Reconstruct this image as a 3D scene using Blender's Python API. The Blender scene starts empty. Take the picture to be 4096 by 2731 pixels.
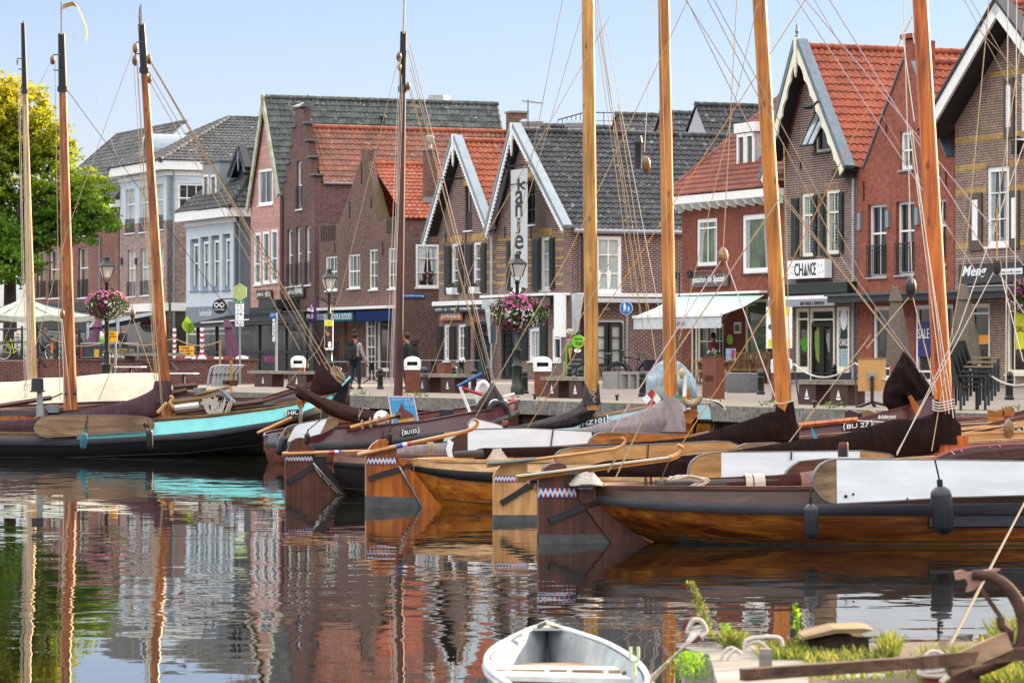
import bpy, bmesh, math, random
from mathutils import Vector as V
from mathutils.geometry import tessellate_polygon
R=random.Random(7)
PI=math.pi; rad=math.radians
F=14000.; CX=2048.; HY=1426.; CZ=1.0; WZ=-1.2     # focal length / principal point / horizon in photo pixels; eye and water heights
UP=V((0,0,1))
SC=bpy.context.scene; COL=SC.collection
def crop(ox,oy,s): return lambda x,y:(ox+x/s,oy+y/s)
cA=crop(0,0,1.742);cB=crop(1000,300,1.742);cC=crop(1700,400,1.742);cD=crop(2600,300,1.742);cE=crop(3072,0,1.742)
cF=crop(0,900,2.24);cG=crop(800,1000,2.24);cH=crop(1600,1000,2.24);cI=crop(2400,1000,2.24);cJ=crop(3196,1000,2.24)
cK=crop(0,1450,2.138);cL=crop(1000,1500,2.138);cM=crop(2000,1450,1.96);cN=crop(2996,1450,1.96)
cQ=crop(1900,2200,2.352);cR=crop(2700,2200,1.685);cS=crop(0,0,1/1.7415);cP=crop(0,0,1)
def W(p,d): return V(((p[0]-CX)/F*d,d,CZ+(HY-p[1])/F*d))
def Wz(p,z):
    return W(p,F*(CZ-z)/(p[1]-HY))
def pd(px,d): return V(((px-CX)/F*d,d,0))
class Pl:
    """upright plane: A a point, t the horizontal direction that runs rightwards in the photo, n its normal towards the viewer"""
    def __init__(s,A,t):
        s.A=V((A[0],A[1],0)); s.t=V((t[0],t[1],0)).normalized(); s.n=V((s.t.y,-s.t.x,0))
    def s_of(s,px):
        k=(px-CX)/F; a,t=s.A,s.t
        return (k*a.y-a.x)/(t.x-k*t.y)
    def d_of(s,px): return s.A.y+s.t.y*s.s_of(px)
    def z_of(s,p): return CZ+(HY-p[1])/F*s.d_of(p[0])
    def pt(s,u,z,off=0): 
        q=s.A+s.t*u+s.n*off; q.z=z; return q
    def at(s,p,off=0): return s.pt(s.s_of(p[0]),s.z_of(p),off)
    def sz(s,p): return (s.s_of(p[0]),s.z_of(p))
    def rect(s,c,x0,y0,x1,y1):
        a,b=c(x0,y0),c(x1,y1); m=(a[0]+b[0])/2
        return (s.s_of(a[0]),s.z_of((m,b[1])),s.s_of(b[0]),s.z_of((m,a[1])))
    def back(s,u,off=0): return Pl(s.pt(u,0,off),-s.n)
    def shift(s,off): return Pl(s.A+s.n*off,s.t)
def line(x0,d0,x1,d1): 
    a,b=pd(x0,d0),pd(x1,d1); return Pl(a,b-a)

class MB:
    def __init__(s): s.v=[];s.f=[]
    def poly(s,pts):
        i=len(s.v); s.v+=[V(p) for p in pts]; s.f.append(tuple(range(i,i+len(pts)))); return s
    def prism(s,pts,ext):
        i=len(s.v);n=len(pts);ext=V(ext)
        s.v+=[V(p) for p in pts]+[V(p)+ext for p in pts]
        if n<=4: s.f+=[tuple(range(i,i+n)),tuple(range(i+2*n-1,i+n-1,-1))]
        else:
            for t in tessellate_polygon([[V(p) for p in pts]]): s.f+=[tuple(i+k for k in t),tuple(i+n+k for k in reversed(t))]
        s.f+=[(i+k,i+(k+1)%n,i+n+(k+1)%n,i+n+k) for k in range(n)]; return s
    def box(s,o,ax,ay,az):
        o,ax,ay,az=V(o),V(ax),V(ay),V(az); return s.prism([o,o+ax,o+ax+ay,o+ay],az)
    def bar(s,a,b,w,h,up=UP):
        a,b=V(a),V(b); d=(b-a).normalized(); sd=d.cross(V(up))
        if sd.length<1e-4: sd=d.cross(V((1,0,0)))
        sd.normalize(); u=sd.cross(d)
        return s.prism([a-sd*w/2-u*h/2,a+sd*w/2-u*h/2,a+sd*w/2+u*h/2,a-sd*w/2+u*h/2],b-a)
    def rings(s,rs,cap=True,closed=True):
        i=len(s.v);n=len(rs[0])
        for r in rs: s.v+=[V(p) for p in r]
        for a in range(len(rs)-1):
            for k in range(n if closed else n-1):
                s.f.append((i+a*n+k,i+a*n+(k+1)%n,i+(a+1)*n+(k+1)%n,i+(a+1)*n+k))
        if cap and closed: s.f+=[tuple(range(i+n-1,i-1,-1)),tuple(range(i+(len(rs)-1)*n,i+len(rs)*n))]
        return s
    def tube(s,path,r,n=6,cap=True,sq=1.0):
        path=[V(p) for p in path]; m=len(path); rr=r if isinstance(r,(list,tuple)) else [r]*m
        rs=[];pu=None
        for k,p in enumerate(path):
            d=(path[min(k+1,m-1)]-path[max(k-1,0)]).normalized()
            ref=UP if abs(d.z)<.9 else V((0,1,0))
            if pu is not None: ref=pu
            sd=d.cross(ref).normalized(); u=sd.cross(d).normalized(); pu=u
            rs.append([p+(sd*math.cos(2*PI*q/n)+u*math.sin(2*PI*q/n)*sq)*rr[k] for q in range(n)])
        return s.rings(rs,cap)
    def lathe(s,o,prof,n=12,rot=0,sx=1,sy=1):
        o=V(o); return s.rings([[o+V((r*sx*math.cos(2*PI*q/n+rot),r*sy*math.sin(2*PI*q/n+rot),z)) for q in range(n)] for r,z in prof])
    def ball(s,o,r,n=8,m=5,sx=1,sy=1,sz=1):
        return s.lathe(o,[(max(1e-3,r*math.sin(PI*k/m)),-r*math.cos(PI*k/m)*sz) for k in range(m+1)],n,0,sx,sy)
    def add(s,o):
        i=len(s.v); s.v+=o.v; s.f+=[tuple(i+k for k in f) for f in o.f]; return s

def woff(o):
    q=V((0,0,0))
    while o is not None: q+=o.location; o=o.parent
    return q
def obj(name,mb,m,parent=None,smooth=False,label=None,cat=None,group=None,kind=None,fix=True):
    me=bpy.data.meshes.new(name); off=woff(parent) if parent else V((0,0,0))
    loc=V((0,0,0))
    if parent is None and kind is None and mb.v:
        n=len(mb.v); lo=[min(p[k] for p in mb.v) for k in range(3)]; hi=[max(p[k] for p in mb.v) for k in range(3)]
        loc=V(((lo[0]+hi[0])/2,(lo[1]+hi[1])/2,lo[2])); off=loc
    me.from_pydata([p-off for p in mb.v],[],mb.f)
    if fix:
        b=bmesh.new(); b.from_mesh(me); bmesh.ops.recalc_face_normals(b,faces=b.faces); b.to_mesh(me); b.free()
    if smooth:
        me.polygons.foreach_set('use_smooth',[True]*len(me.polygons)); me.set_sharp_from_angle(angle=rad(smooth if smooth>1 else 40))
    if m is not None:
        for q in (m if isinstance(m,(list,tuple)) else [m]): me.materials.append(q)
    o=bpy.data.objects.new(name,me); COL.objects.link(o); o.location=loc
    if parent: o.parent=parent
    if label: o['label']=label
    if cat: o['category']=cat
    if group: o['group']=group
    if kind: o['kind']=kind
    return o
def thing(name,label,cat,loc,group=None):
    o=bpy.data.objects.new(name,None); COL.objects.link(o); o.location=loc; o.empty_display_size=.2
    o['label']=label; o['category']=cat
    if group: o['group']=group
    return o
def dup(root,loc,label=None,rz=None,scale=None):
    def cp(o,par):
        c=o.copy(); COL.objects.link(c)
        if par: c.parent=par
        for k in list(o.children): cp(k,c)
        return c
    c=cp(root,None); c.location=loc
    if label: c['label']=label
    if rz is not None: c.rotation_euler=(0,0,rz)
    if scale: c.scale=(scale,)*3
    return c
def lerp(a,b,t): return a+(b-a)*t
def interp(tab,x):
    if x<=tab[0][0]: 
        (x0,y0),(x1,y1)=tab[0],tab[1]; return y0+(x-x0)*(y1-y0)/(x1-x0)
    for (x0,y0),(x1,y1) in zip(tab,tab[1:]):
        if x<=x1: return y0+(x-x0)*(y1-y0)/(x1-x0)
    (x0,y0),(x1,y1)=tab[-2],tab[-1]; return y0+(x-x0)*(y1-y0)/(x1-x0)
def smoothpath(pts,n=6):
    pts=[V(p) for p in pts]; out=[]
    for i in range(len(pts)-1):
        p0,p1,p2,p3=pts[max(i-1,0)],pts[i],pts[i+1],pts[min(i+2,len(pts)-1)]
        for k in range(n):
            t=k/n; out.append(.5*((2*p1)+(p2-p0)*t+(2*p0-5*p1+4*p2-p3)*t*t+(3*p1-p0-3*p2+p3)*t**3))
    out.append(pts[-1]); return out
def sag(a,b,h,n=8):
    a,b=V(a),V(b); return [a.lerp(b,k/n)-UP*(4*h*(k/n)*(1-k/n)) for k in range(n+1)]

MATS={}
def nodes(name):
    m=bpy.data.materials.new(name); m.use_nodes=True; nt=m.node_tree; nt.nodes.clear()
    out=nt.nodes.new('ShaderNodeOutputMaterial'); p=nt.nodes.new('ShaderNodeBsdfPrincipled'); nt.links.new(p.outputs[0],out.inputs[0])
    MATS[name]=m
    return m,nt,p,out
def N(nt,t,**kw):
    n=nt.nodes.new('ShaderNode'+t)
    for k,v in kw.items():
        if k in n.inputs.keys(): n.inputs[k].default_value=v
        else: setattr(n,k,v)
    return n
def c4(c): return (c[0],c[1],c[2],1)
def hexc(h):
    f=lambda v:(v/12.92 if v<=.04045 else ((v+.055)/1.055)**2.4)
    return tuple(f(int(h[i:i+2],16)/255) for i in (0,2,4))
def mixc(nt,fac,a,b,blend='MIX'):
    n=nt.nodes.new('ShaderNodeMix'); n.data_type='RGBA'; n.blend_type=blend
    for sk,v in ((n.inputs[0],fac),(n.inputs[6],a),(n.inputs[7],b)):
        if isinstance(v,bpy.types.NodeSocket): nt.links.new(v,sk)
        elif isinstance(v,(int,float)): sk.default_value=v
        else: sk.default_value=c4(v)
    return n.outputs[2]
def ramp(nt,src,stops):
    n=nt.nodes.new('ShaderNodeValToRGB'); e=n.color_ramp.elements
    while len(e)>len(stops): e.remove(e[-1])
    while len(e)<len(stops): e.new(1)
    for k,(p,c) in enumerate(stops): e[k].position=p; e[k].color=c4(c) if not isinstance(c,(int,float)) else (c,c,c,1)
    nt.links.new(src,n.inputs[0]); return n.outputs[0]
def noise(nt,co,scale,det=4,rough=.55,dist=0):
    n=N(nt,'TexNoise'); n.inputs['Scale'].default_value=scale; n.inputs['Detail'].default_value=det; n.inputs['Roughness'].default_value=rough
    n.inputs['Distortion'].default_value=dist
    nt.links.new(co,n.inputs['Vector']); return n
def coords(nt,rz=0,sc=(1,1,1),kind='Object'):
    t=N(nt,'TexCoord'); m=N(nt,'Mapping'); nt.links.new(t.outputs[kind],m.inputs[0])
    m.inputs['Scale'].default_value=sc; m.inputs['Rotation'].default_value=(0,0,rz); return m.outputs[0]
def bumpn(nt,p,h,strength=.3,dist=.01):
    b=N(nt,'Bump'); b.inputs['Strength'].default_value=strength; b.inputs['Distance'].default_value=dist
    nt.links.new(h,b.inputs['Height']); nt.links.new(b.outputs[0],p.inputs['Normal'])
def mat(name,col,rough=.6,metal=0,var=.2,scale=4,bump=0,coat=0,sc=(1,1,1),rz=0,spec=.5,dark=None):
    if name in MATS: return MATS[name]
    if isinstance(col,str): col=hexc(col)
    m,nt,p,o=nodes(name); co=coords(nt,rz,sc)
    n=noise(nt,co,scale,6,.6); lo=dark or tuple(v*(1-var) for v in col); hi=tuple(min(1,v*(1+var*.6)) for v in col)
    c=ramp(nt,n.outputs[0],[(.3,lo),(.7,hi)]); nt.links.new(c,p.inputs['Base Color'])
    p.inputs['Roughness'].default_value=rough; p.inputs['Metallic'].default_value=metal; p.inputs['Specular IOR Level'].default_value=spec
    if coat: p.inputs['Coat Weight'].default_value=coat; p.inputs['Coat Roughness'].default_value=.15
    if bump: bumpn(nt,p,n.outputs[0],.6,bump)
    return m
def wallco(nt):
    g=N(nt,'NewGeometry'); x=N(nt,'VectorMath',operation='CROSS_PRODUCT'); nt.links.new(g.outputs['True Normal'],x.inputs[0]); x.inputs[1].default_value=(0,0,1)
    nm=N(nt,'VectorMath',operation='NORMALIZE'); nt.links.new(x.outputs[0],nm.inputs[0])
    d=N(nt,'VectorMath',operation='DOT_PRODUCT'); nt.links.new(g.outputs['Position'],d.inputs[0]); nt.links.new(nm.outputs[0],d.inputs[1])
    sp=N(nt,'SeparateXYZ'); nt.links.new(g.outputs['Position'],sp.inputs[0])
    cb=N(nt,'CombineXYZ'); nt.links.new(d.outputs['Value'],cb.inputs[0]); nt.links.new(sp.outputs[2],cb.inputs[1]); return cb.outputs[0],sp
def brick(name,c1,c2,mortar,bw=.22,bh=.075,ms=.009,bands=None,var=.5):
    if name in MATS: return MATS[name]
    c1,c2,mortar=[tuple(v*.95 for v in hexc(c)) for c in (c1,c2,mortar)]
    m,nt,p,o=nodes(name); co,sp=wallco(nt)
    b=N(nt,'TexBrick'); nt.links.new(co,b.inputs['Vector']); b.inputs['Scale'].default_value=1; b.inputs['Brick Width'].default_value=bw; b.inputs['Row Height'].default_value=bh
    b.inputs['Mortar Size'].default_value=ms; b.inputs['Mortar Smooth'].default_value=.2; b.inputs['Bias'].default_value=0
    b.inputs['Color1'].default_value=c4(c1); b.inputs['Color2'].default_value=c4(c2); b.inputs['Mortar'].default_value=c4(mortar)
    col=b.outputs[0]
    n=noise(nt,co,.5,8,.65); w=ramp(nt,n.outputs[0],[(.3,(1-var*.45,)*3),(.72,(1+var*.3,)*3)]); col=mixc(nt,1,col,w,'MULTIPLY')
    n2=noise(nt,co,5,4,.6); w2=ramp(nt,n2.outputs[0],[(.3,(.72,.7,.7)),(.7,(1.2,1.16,1.12))]); col=mixc(nt,1,col,w2,'MULTIPLY')
    mpz=N(nt,'Mapping'); mpz.inputs['Scale'].default_value=(3,.25,1); nt.links.new(co,mpz.inputs[0]); n3=noise(nt,mpz.outputs[0],1,5,.6)
    st=ramp(nt,n3.outputs[0],[(.58,(1,1,1)),(.8,(.66,.66,.68))]); col=mixc(nt,1,col,st,'MULTIPLY')
    nt.links.new(col,p.inputs['Base Color']); p.inputs['Roughness'].default_value=.85; p.inputs['Specular IOR Level'].default_value=.25
    bumpn(nt,p,b.outputs['Fac'],-.5,.006)
    return m
def boards(name,col,gap,h=.19):
    if name in MATS: return MATS[name]
    col=hexc(col); m,nt,p,o=nodes(name); co,sp=wallco(nt)
    mm=N(nt,'Math',operation='FRACT'); dv=N(nt,'Math',operation='DIVIDE'); dv.inputs[1].default_value=h; nt.links.new(sp.outputs[2],dv.inputs[0]); nt.links.new(dv.outputs[0],mm.inputs[0])
    fl=N(nt,'Math',operation='FLOOR'); nt.links.new(dv.outputs[0],fl.inputs[0]); wn=N(nt,'TexWhiteNoise',noise_dimensions='1D'); nt.links.new(fl.outputs[0],wn.inputs['W'])
    tone=ramp(nt,wn.outputs[0],[(0,(.86,.86,.86)),(1,(1.1,1.1,1.1))])
    n=noise(nt,co,3,6,.65); c=ramp(nt,n.outputs[0],[(.3,tuple(v*.75 for v in col)),(.7,tuple(v*1.12 for v in col))]); c=mixc(nt,1,c,tone,'MULTIPLY')
    g=ramp(nt,mm.outputs[0],[(0,(gap,)*3),(.09,(1,)*3),(1,(1,)*3)]); c=mixc(nt,1,c,g,'MULTIPLY')
    nt.links.new(c,p.inputs['Base Color']); p.inputs['Roughness'].default_value=.7; bumpn(nt,p,mm.outputs[0],.5,.02); return m
def tilemat(name,cols,moss=None,mossamt=.5,lich=None):
    if name in MATS: return MATS[name]
    cols=[hexc(c) for c in cols]; m,nt,p,o=nodes(name); co=coords(nt)
    v=N(nt,'TexVoronoi'); v.inputs['Scale'].default_value=3.6; nt.links.new(co,v.inputs['Vector'])
    sx=N(nt,'SeparateColor'); nt.links.new(v.outputs['Color'],sx.inputs[0])
    c=ramp(nt,sx.outputs[0],[(0,cols[0]),(.5,cols[1]),(1,cols[2])])
    n=noise(nt,co,.6,8,.7); w=ramp(nt,n.outputs[0],[(.3,(.62,)*3),(.7,(1.18,)*3)]); c=mixc(nt,1,c,w,'MULTIPLY')
    n2=noise(nt,co,7,5,.7); w2=ramp(nt,n2.outputs[0],[(.3,(.7,)*3),(.7,(1.2,)*3)]); c=mixc(nt,1,c,w2,'MULTIPLY')
    if moss:
        n4=noise(nt,co,1.7,7,.7); f=ramp(nt,n4.outputs[0],[(.72-mossamt*.25,0.),(.85-mossamt*.1,.9)]); c=mixc(nt,f,c,hexc(moss))
    if lich:
        n5=noise(nt,co,4.5,3,.5); f=ramp(nt,n5.outputs[0],[(.62,0.),(.68,.75)]); c=mixc(nt,f,c,hexc(lich))
    nt.links.new(c,p.inputs['Base Color']); p.inputs['Roughness'].default_value=.75; bumpn(nt,p,n2.outputs[0],.4,.01); return m
def wood(name,cols,rz=0,sc=(1,1,1),scale=2.2,rough=.5,coat=0,knots=0,bump=.004,stain=None,crough=.15):
    """grain runs along the axis whose entry in sc is small"""
    if name in MATS: return MATS[name]
    cols=[hexc(c) if isinstance(c,str) else c for c in cols]; m,nt,p,o=nodes(name); co=coords(nt,rz,sc)
    n=noise(nt,co,scale,7,.65,.6); c=ramp(nt,n.outputs[0],[(.35,cols[0]),(.5,cols[1]),(.65,cols[2])])
    co2=coords(nt); n2=noise(nt,co2,.9,5,.6); w=ramp(nt,n2.outputs[0],[(.3,(.72,)*3),(.7,(1.15,)*3)]); c=mixc(nt,1,c,w,'MULTIPLY')
    if knots:
        v=N(nt,'TexVoronoi'); v.inputs['Scale'].default_value=knots; mp=N(nt,'Mapping'); mp.inputs['Scale'].default_value=(1,1,.45); nt.links.new(co2,mp.inputs[0]); nt.links.new(mp.outputs[0],v.inputs['Vector'])
        f=ramp(nt,v.outputs['Distance'],[(.06,.85),(.2,0.)]); c=mixc(nt,f,c,tuple(v*.4 for v in cols[0]))
    if stain:
        n6=noise(nt,co,.8,6,.7); f=ramp(nt,n6.outputs[0],[(.5,0.),(.66,.85)]); c=mixc(nt,f,c,hexc(stain))
    nt.links.new(c,p.inputs['Base Color']); p.inputs['Roughness'].default_value=rough
    if coat: p.inputs['Coat Weight'].default_value=coat; p.inputs['Coat Roughness'].default_value=crough
    if bump: bumpn(nt,p,n.outputs[0],.5,bump)
    return m
def cloth(name,col,fold=.02,rough=.85,rz=0,sc=(1,1,1),scale=2.5,var=.25,spec=.08):
    if name in MATS: return MATS[name]
    if isinstance(col,str): col=hexc(col)
    m,nt,p,o=nodes(name); co=coords(nt,rz,sc); n=noise(nt,co,scale*1.7,6,.68,1.6); n2=noise(nt,co,scale*9,4,.6)
    c=ramp(nt,n.outputs[0],[(.3,tuple(v*(1-var) for v in col)),(.7,tuple(min(1,v*(1+var*.5)) for v in col))]); w=ramp(nt,n2.outputs[0],[(.3,(.88,)*3),(.7,(1.08,)*3)]); c=mixc(nt,1,c,w,'MULTIPLY')
    nt.links.new(c,p.inputs['Base Color']); p.inputs['Roughness'].default_value=rough; p.inputs['Specular IOR Level'].default_value=spec; 
    bumpn(nt,p,n.outputs[0],.9,fold); return m
def glass(name,col='0c1215',tint=None):
    if name in MATS: return MATS[name]
    m,nt,p,o=nodes(name); co=coords(nt); n=noise(nt,co,.9,5,.6)
    c=hexc(col); c2=hexc(tint) if tint else tuple(v*2.2+.01 for v in c)
    nt.links.new(ramp(nt,n.outputs[0],[(.38,c),(.66,c2)]),p.inputs['Base Color']); p.inputs['Roughness'].default_value=.04; p.inputs['Specular IOR Level'].default_value=.6
    n2=noise(nt,co,1.3,2); bumpn(nt,p,n2.outputs[0],.12,.01); return m
WHITE=mat('white_paint',(.8,.81,.8),.45,var=.1,scale=6); CREAM=mat('cream_paint',(.78,.75,.6),.45,var=.1,scale=6)
BLACK=mat('black_paint',(.014,.014,.016),.45,var=.3); IRON=mat('black_iron',(.012,.013,.014),.5,var=.3)
GREYP=mat('grey_paint','79838c',.5,var=.12); ZINC=mat('zinc_sheet','8d979f',.45,metal=.3,var=.15,scale=3); LEAD=mat('lead_sheet','7d868c',.6,var=.3,scale=5)
DARKG=mat('anthracite_paint','23272b',.45,var=.2); SHUT=mat('dark_shutter_paint','1c1917',.5,var=.25); GREENP=mat('dark_green_paint','0f1d16',.4,var=.25)
G0=glass('window_glass'); G1=glass('window_glass_pale','1d272a','465457'); G2=glass('window_glass_green','1d2b22','566a48'); G3=glass('window_glass_blind','8f9794','b6bdba')  # the green pane tint stands in for mirrored foliage
G4=glass('shop_glass','151615','3b3a34'); G5=glass('window_glass_warm','23201a','6b5526')

CURT=cloth('pale_curtain_cloth','9aa0a0',.01)
def win(root,pl,r,nx=1,ys=(.5,),fm=None,gm=None,fw=.075,bw=.035,rec=.1,sill=True,name='window',rail=None,sm=None):
    """a window let into its wall; mesh = frame and glazing bars, pane and sill below it"""
    s0,z0,s1,z1=r; fm=fm or WHITE; gm=gm or G0; b=MB(); a=-rec+.045; dp=.07
    P=lambda s,z,o:pl.pt(s,z,o); t=pl.t; n=pl.n
    def bx(sa,za,sb,zb,o,d): b.box(P(sa,za,o),t*(sb-sa),UP*(zb-za),-n*d)
    bx(s0,z0,s1,z0+fw,a,dp); bx(s0,z1-fw,s1,z1,a,dp); bx(s0,z0+fw,s0+fw,z1-fw,a,dp); bx(s1-fw,z0+fw,s1,z1-fw,a,dp)
    for k in range(1,nx):
        c=lerp(s0,s1,k/nx); bx(c-bw/2,z0+fw,c+bw/2,z1-fw,a-.012,.03)
    for y in ys:
        c=lerp(z0,z1,1-y); w=bw*(1.7 if y in(.5,) or len(ys)==1 else 1); bx(s0+fw,c-w/2,s1-fw,c+w/2,a-.009,.036)
    o=obj(name,b,fm,root)
    g=MB().poly([P(s0+.01,z0+.01,-rec-.015),P(s1-.01,z0+.01,-rec-.015),P(s1-.01,z1-.01,-rec-.015),P(s0+.01,z1-.01,-rec-.015)]); obj('pane',g,gm,o)
    if name=='window' and not rail and gm in(G0,G1,G2) and R.random()<.6:
        w=s1-s0
        for sg,c in((1,s0+fw),(-1,s1-fw)):
            k=w*R.uniform(.12,.24); obj('curtain',MB().prism([P(c,z1-fw,-rec-.004),P(c+sg*k,z1-fw,-rec-.004),P(c+sg*k*R.uniform(.5,1),z0+fw,-rec-.004),P(c,z0+fw,-rec-.004)],-n*.004),CURT,o)
    if sill: obj('sill',MB().box(P(s0-.06,z0-.06,.06),t*(s1-s0+.12),UP*.057,-n*(.06+rec)),sm or fm,o)
    if rail:
        q=MB(); zt=lerp(z0,z1,rail); m=max(4,int((s1-s0)/.11))
        q.box(P(s0-.03,zt,.03),t*(s1-s0+.06),UP*.035,n*.03); q.box(P(s0-.03,zt-.13,.032),t*(s1-s0+.06),UP*.02,n*.02); q.box(P(s0-.03,z0+.03,.03),t*(s1-s0+.06),UP*.03,n*.03)
        for k in range(m+1): q.box(P(lerp(s0,s1,k/m)-.008,z0+.06,.036),t*.016,UP*(zt-z0-.06),n*.016)
        obj('balcony_rail',q,IRON,o)
    return o
def wall(root,pl,out,holes,m,rec=.1,off=0,name='wall',thick=.24,kind=None,label=None):
    o=MB(); polys=[[V((s,z,0)) for s,z in out]]+[[V((a,b,0)),V((c,b,0)),V((c,d,0)),V((a,d,0))] for a,b,c,d in holes]
    fl=[p for q in polys for p in q]; o.v=[pl.pt(p.x,p.y,off) for p in fl]
    o.f=[tuple(t) for t in tessellate_polygon(polys)]
    n=-pl.n
    for a,b,c,d in holes:
        q=[pl.pt(a,b,off),pl.pt(c,b,off),pl.pt(c,d,off),pl.pt(a,d,off)]
        for k in range(4): o.poly([q[k],q[(k+1)%4],q[(k+1)%4]+n*(rec+.06),q[k]+n*(rec+.06)])
    q=[pl.pt(s,z,off) for s,z in out]
    for k in range(len(q)): o.poly([q[k],q[(k+1)%len(q)],q[(k+1)%len(q)]+n*thick,q[k]+n*thick])
    i=len(o.v); o.v+=[pl.pt(s,z,off-thick) for s,z in out]; o.f+=[tuple(i+k for k in t) for t in tessellate_polygon([polys[0]])]
    return obj(name,o,m,root,fix=False,kind=kind,label=label)
def tiles(root,A,B,C,D,m,cw=.23,rh=.32,name='roof',amp=.055,lift=.04):
    """pantile slope: A-B the eaves (seen left to right), D-C the ridge"""
    A,B,C,D=[V(p) for p in (A,B,C,D)]; e=(B-A).normalized(); g0=D-A; g=g0-e*g0.dot(e)
    H=g.length; g.normalize(); nn=e.cross(g)
    if nn.z<0: nn=-nn
    uL=(0,(D-A).dot(e)); uR=((B-A).dot(e),(C-A).dot(e)); rows=max(2,round(H/rh)); rh=H/rows; o=MB(); K=6
    prof=[0,.25,.75,1,.8,.3]
    def line(v,h,a,b):
        u0,u1=lerp(*uL,v/H),lerp(*uR,v/H); return u0,u1
    for j in range(rows):
        v0,v1=j*rh,min(H,(j+1)*rh+.02)
        jt=R.uniform(-.006,.006)
        k0=math.ceil(min(lerp(*uL,v0/H),lerp(*uL,v1/H))/cw*K); k1=math.floor(max(lerp(*uR,v0/H),lerp(*uR,v1/H))/cw*K)
        us=[None]+list(range(k0,k1+1))+[9e9]; i=len(o.v); m_=len(us)
        dip=[R.uniform(-.007,.007) for _ in range(m_//K+3)]
        for v,h in ((v0,0.),(v0,lift),(v1,0.)):
            a,b=lerp(*uL,v/H),lerp(*uR,v/H)
            for q,k in enumerate(us):
                u=a if k is None else min(b,max(a,k*cw/K)); pr=prof[k%K] if k is not None and k<9e8 else 0
                dz=dip[q//K]
                o.v.append(A+e*u+g*(v+(jt+dz if h else 0))+nn*(h+pr*amp*(1 if h or v==v1 else .6)))
        for r in (0,1):
            for q in range(m_-1): 
                x=i+r*m_+q; o.f.append((x,x+1,x+m_+1,x+m_))
    return obj(name,o,m,root,smooth=50,fix=False)
def ridge(root,a,b,m,r=.12,name='ridge'):
    a,b=V(a),V(b); n=max(2,round((b-a).length/.4)); o=MB()
    for k in range(n):
        p,q=a.lerp(b,k/n),a.lerp(b,(k+1)/n); o.tube([p,q],[r*1.06,r*.92],8)
    return obj(name,o,m,root,smooth=50)
def gable_roof(root,pl,L,A,Rr,o0,o1,m,rm=None,left=True,ov=.15):
    """L, A, Rr: (s,z) of left eaves, ridge, right eaves; o0..o1 from the front to the back"""
    P=lambda q,o,dz=0:pl.pt(q[0],q[1]+dz,o)
    def ext(E): 
        d=V((E[0]-A[0],E[1]-A[1])).normalized()*ov; return (E[0]+d.x,E[1]+d.y)
    E=ext(Rr); tiles(root,P(E,o0,.05),P(E,o1,.05),P(A,o1,.05),P(A,o0,.05),m)
    if left: E=ext(L); tiles(root,P(E,o1,.05),P(E,o0,.05),P(A,o0,.05),P(A,o1,.05),m)
    ridge(root,P(A,o0,.1),P(A,o1,.1),rm or m)
    if o0>.25:
        for E in (L,Rr): E=ext(E); obj('soffit',MB().prism([P(E,o0-.02,-.03),P(A,o0-.02,-.03),P(A,0.01,-.03),P(E,.01,-.03)],-UP*.03),BLACK,root)
def text(root,s,pl,r,m,off=.02,name='lettering',shear=0,ext=.006,bold=0,fit=True,axis=None,align=False):
    """the words s filling rectangle r=(s0,z0,s1,z1) of plane pl"""
    cu=bpy.data.curves.new('t','FONT'); cu.body=s; cu.size=1; cu.extrude=.01; cu.shear=shear; cu.offset=bold; cu.resolution_u=3
    if align: cu.align_x='CENTER'
    o=bpy.data.objects.new('t',cu); COL.objects.link(o); me=bpy.data.meshes.new_from_object(o)
    bpy.data.objects.remove(o); bpy.data.curves.remove(cu)
    vs=[v.co.copy() for v in me.vertices]
    if not vs: return None
    x0=min(v.x for v in vs);x1=max(v.x for v in vs);y0=min(v.y for v in vs);y1=max(v.y for v in vs)
    s0,z0,s1,z1=r; mb=MB()
    for v in vs: mb.v.append(pl.pt(lerp(s0,s1,(v.x-x0)/(x1-x0)),lerp(z0,z1,(v.y-y0)/(y1-y0)),off+(ext if v.z>0 else 0)))
    mb.f=[tuple(p.vertices) for p in me.polygons]; bpy.data.meshes.remove(me)
    return obj(name,mb,m,root)
def slab(root,name,pl,pts,m,th=.04,off=0,smooth=False,**kw):
    """an outline in photo pixels laid on plane pl and given thickness th away from the viewer"""
    mb=MB().prism([pl.at(p,off) for p in pts],-pl.n*th); return obj(name,mb,m,root,smooth=smooth,**kw)
cT=crop(440,560,2.903);cU=crop(960,1000,2.903);cX=crop(3560,900,1.4925)
CF=815000.; fd=lambda x:CF/(x+4000)
L0=line(0,fd(0),4096,fd(4096)); T_=L0.t; N_=L0.n; B_=-N_
Q0=line(1447,89.2,4000,60.9)
ZG=.13
def px_off(x,off):
    return L0.shift(off).s_of(x)
BR_RED=brick('brick_red','70403a','834d43','968a84'); BR_MIX=brick('brick_grey_pink','7d6663','a08d89','a59d98',var=.35); BR_BROWN=brick('brick_brown','54372f','6b473d','938a84')
BR_STEP=brick('brick_purple_brown','563838','6a4644','847b78'); BR_DARK=brick('brick_dark_brown','4a2b27','5c3530','b1a7a0',ms=.011); BR_IJS=brick('brick_bordeaux','7d4438','8d5042','6b423a')
BR_ORANGE=brick('brick_orange_red','8f5243','9e5e4e','7f5248'); BR_GREY=brick('brick_weathered_brown','6d544a','806658','b0a79c'); BR_CH=brick('brick_chestnut','553a35','6b4a43','aca39d',ms=.012)
BR_YEL=brick('brick_yellow','a8884a','bb9a58','8a7c62'); BR_RETAIN=brick('brick_retaining','5d302c','70403a','857a76')
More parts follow.
